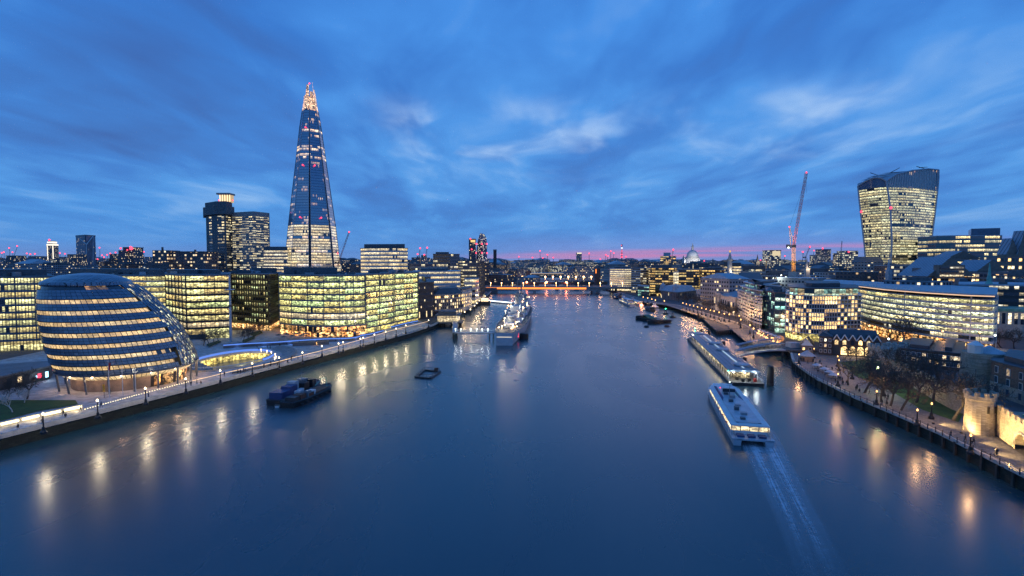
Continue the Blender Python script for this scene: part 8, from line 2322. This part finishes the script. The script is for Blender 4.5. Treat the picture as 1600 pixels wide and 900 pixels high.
for i, (u, v0, v1, Y, ln_) in enumerate([(1.5, 395, 410, 2600, 2), (6.5, 394, 410, 2600, 0), (15, 387.5, 408, 2600, 0), (20, 394, 410, 2700, 0), (21, 384.5, 402, 2200, 6.5), (40, 396, 410, 2500, 2.5), (46, 397, 410, 2500, 2), (55, 396.5, 410, 2700, 0), (94, 395.5, 412, 3000, 0), (102, 396.5, 412, 3000, 0), (88, 400, 412, 3000, 2), (156, 387, 412, 2400, 0), (160, 399, 412, 2400, 0), (173, 396, 416, 1700, 0), (168, 398, 412, 2400, 0), (163, 402, 412, 2400, 0), (153, 405, 412, 2400, 0), (181, 394.5, 412, 2600, 0), (224.5, 393.5, 412, 2000, .8),
                                        (650, 405, 412, 2400, 0), (811, 401, 413, 4000, -.3), (832, 402.5, 413, 4000, 0), (844.5, 392, 413, 3000, -.8), (848, 403, 413, 3000, 0), (856, 398, 413, 3500, -.7), (864.5, 402.5, 413, 3500, 0), (920.5, 396, 412, 4000, 0), (938, 405, 412, 4000, 0), (945, 398, 411, 4000, 1.5), (948.5, 400, 411, 4000, 1), (954, 392.5, 411, 4000, .4), (958, 395.5, 411, 4000, 1), (978, 401, 411, 4000, 0), (1100, 407.5, 414, 1800, 0), (1226, 400, 412, 2500, 0), (1254, 393.5, 412, 2200, .5), (1270.5, 391.5, 412, 2400, 1), (1277, 404, 412, 2000, 0), (1282, 402, 412, 2000, 1.5), (1188, 406.5, 412, 2500, 0)]):
    mast('thin distant crane mast with red tip light on the skyline, %s from left' % ordn(i + 1), u, v0, v1, Y, lean=ln_, grp='far red lit crane masts', bl=.9)
# steeples
for i, (u, vt, vb_, Y, lab) in enumerate([(1183.5, 397.5, 418, 900, 'dark church steeple with lit base left of the glass box tower'), (1261, 402, 434, 620, 'white pinnacled church steeple right of the tall yellow crane'), (1389, 400, 440, 460, 'dark church spire before the foot of the flared tower'), (987, 404, 414, 2500, 'tiny dark steeple right of the communications tower'), (1114, 403.5, 414, 1600, 'small domed steeple right of the cathedral')]):
    t = thing('church_steeple', lab, 'steeple', (*pt(u, Y), QZ)); p = Vector((*pt(u, Y), 0)); s = Y / F; m = 'stone' if i == 1 else ('lead' if i == 2 else 'dconcrete'); zb_ = zat(vb_, Y); zt = zat(vt, Y); H = zt - zb_; zm = lerp(zb_, zt, .45)
    b = MB(); b.box(p.x - 3 * s, p.x + 3 * s, p.y - 2, p.y + 4 * s, QZ, zm); b.build('tower', M[m], t); b = MB(); b.lathe((p.x, p.y + s, 0), [(2.6 * s, zm), (1.7 * s, lerp(zm, zt, .25)), (1.5 * s, lerp(zm, zt, .4)), (.1 * s, zt)], 8); b.build('spire', M[m], t)
    if i in (0, 1): lamp_light('steeple_light', (0, -6 * s, zm - QZ), 2500 * s * s, (1, .75, .45), 1, t)
# ---------------------------------------------------------------- the rest of the city, row behind row
R2 = random.Random(77)
TONE = ['grey', 'pale stone', 'dark', 'brown brick', 'strip windowed']
def row(u0, u1, Y, vt, wpx, rowname, group, fset=(0, 1, 2, 3, 4), jy=.12, depth=45, pit=.25, skip=()):
    u = u0; i = 0
    while u < u1:
        w = R2.uniform(*wpx); i += 1
        uc = u + w / 2
        if any(a < uc < b for a, b in skip): u += w; continue
        Yk = Y * (1 + R2.uniform(-jy, jy)); v = R2.uniform(*vt); f = R2.choice(fset); tl = R2.uniform(-.06, .06) * Yk * .3
        a, b_ = pt(u, Yk + tl), pt(u + w * R2.uniform(.8, 1.02), Yk - tl)
        dp = R2.uniform(.7, 1.3) * depth; dv = Vector((b_[0] - a[0], b_[1] - a[1])).normalized(); nb_ = Vector((-dv.y, dv.x)) * dp
        poly = [a, b_, (b_[0] + nb_.x, b_[1] + nb_.y), (a[0] + nb_.x, a[1] + nb_.y)]
        pz = R2.random() < pit
        block('city_block', '%s %s block, %s from left in %s' % ('pitched' if pz else 'flat', TONE[f], ordn(i), rowname.replace('the ', '')), poly, max(zat(v, Yk), 12), FAC[f], group, R2.choice([M['roof'], M['slate'], M['lead']]), i * 13 + int(Y), pitched=pz)
        u += w
# right bank, climbing away from the river
row(1140, 1345, 480, (432, 448), (20, 34), 'row behind the riverside apartments', 'city blocks behind the apartments', jy=.06, depth=30, skip=[(1200, 1268)])
row(1100, 1360, 640, (424, 436), (18, 32), 'second row behind the riverside apartments', 'city blocks in the second right bank row', jy=.07, depth=35, skip=[(1125, 1200)])
row(1095, 1345, 860, (416, 424), (13, 26), 'third row inland of the right bank', 'city blocks in the third right bank row', jy=.07)
row(985, 1345, 1250, (411, 417.5), (9, 20), 'fourth row inland of the right bank', 'city blocks in the fourth right bank row', depth=60)
row(1455, 1660, 360, (430, 452), (26, 44), 'row right of the green copper spire', 'city blocks behind the copper spire', jy=.05, depth=30, fset=(0, 2, 4))
row(1576, 1700, 700, (385, 402), (18, 30), 'tall row at the right edge', 'city blocks at the right edge', fset=(2, 4), jy=.05)
row(1395, 1470, 560, (415, 428), (20, 30), 'row at the foot of the flared tower', 'city blocks at the flared tower foot', jy=.04, depth=30)
# across the river in the middle distance
row(776, 830, 1050, (424, 438), (11, 20), 'row at the left end of the railway bridge', 'city blocks by the railway bridge', jy=.06)
row(757, 812, 1200, (417, 426), (9, 16), 'second row at the left end of the railway bridge', 'city blocks behind the railway bridge', jy=.05)
row(884, 955, 1200, (415, 424), (9, 17), 'row at the right end of the railway bridge', 'city blocks at the right end of the railway bridge', jy=.05)
row(780, 1000, 1900, (413, 421), (8, 17), 'row beyond the farthest bridge', 'city blocks beyond the bridges', jy=.08, depth=70)
row(775, 1040, 2700, (408.5, 414), (7, 14), 'far row on the middle horizon', 'city blocks on the middle horizon', jy=.08, depth=90)
row(775, 1340, 4200, (405.5, 410.5), (6, 13), 'farthest row on the right half of the horizon', 'city blocks on the right horizon', jy=.1, depth=120)
# left bank behind the promenade offices
row(655, 715, 640, (424, 433), (14, 26), 'row behind the brick hotel', 'city blocks behind the hotel', jy=.05, depth=30)
row(530, 735, 1050, (411, 417), (11, 22), 'row right of the glass spire', 'city blocks right of the spire', jy=.06)
row(-60, 330, 1000, (411.5, 420), (14, 30), 'row behind the long dark roof on the left', 'city blocks behind the left roof', jy=.08)
row(-60, 330, 1700, (404, 413), (9, 20), 'second row behind the long dark roof on the left', 'city blocks in the second left row', jy=.08, depth=60)
row(520, 775, 1900, (404, 411), (8, 16), 'far row right of the glass spire', 'city blocks on the horizon right of the spire', jy=.08, depth=60)
row(-80, 440, 3600, (402.5, 409), (6, 13), 'farthest row on the left horizon', 'city blocks on the left horizon', jy=.1, depth=120)
row(520, 775, 3600, (404, 409), (6, 12), 'farthest row right of the glass spire', 'city blocks on the far horizon right of the spire', jy=.1, depth=120)
# a few taller blocks near the bottom left skyline
for (u0, u1, v0, Y, f, lab) in [(9, 24, 400, 1600, 2, 'dark flat block with antenna crane at the left edge of the skyline'), (44, 57, 401, 1500, 0, 'grey slab block left of the slim lit tower'), (105, 119, 398, 1400, 2, 'dark blue block touching the V marked tower'), (171, 178, 397.5, 1700, 2, 'thin dark block between the two red lit groups'), (210, 222, 402, 1500, 0, 'rounded pale blue block left of the brick hospital'), (643, 655, 403, 1700, 0, 'small pale tower between cranes right of the spire'), (658, 664, 399.5, 1700, 0, 'narrow pale tower between the two slim red cranes')]:
    slab(lab, u0, u1, v0, Y, FAC[f], 35)
# loose mass of far suburbs
R3 = random.Random(5); b = MB()
for i in range(1500):
    Y = R3.uniform(4500, 9500); x = R3.uniform(-1.05, 1.05) * Y; w = R3.uniform(20, 60); h = R3.choice([12, 16, 20, 28, 45]) * R3.uniform(.7, 1.3); b.box(x, x + w, Y, Y + R3.uniform(20, 60), QZ - 1, QZ + h, 0, False)
o = b.build('distant_suburbs', FAC[0]); o['kind'] = 'stuff'; o['label'] = 'distant mass of low suburbs on the horizon'

# evening haze over the whole place
def haze():
    m = bpy.data.materials.new('evening_haze'); m.use_nodes = True; k = NT(m.node_tree); k.n.clear()
    out = k.new('ShaderNodeOutputMaterial'); v = k.new('ShaderNodeVolumePrincipled')
    v.inputs['Color'].default_value = (.86, .90, .96, 1); v.inputs['Density'].default_value = 2.2e-5; v.inputs['Anisotropy'].default_value = 0.0
    k.l.new(v.outputs[0], out.inputs['Volume']); m.cycles.homogeneous_volume = True
    b = MB(); b.box(-12500, 12500, -1300, 14500, -4, 340); o = b.build('haze', m); o['kind'] = 'stuff'
haze()
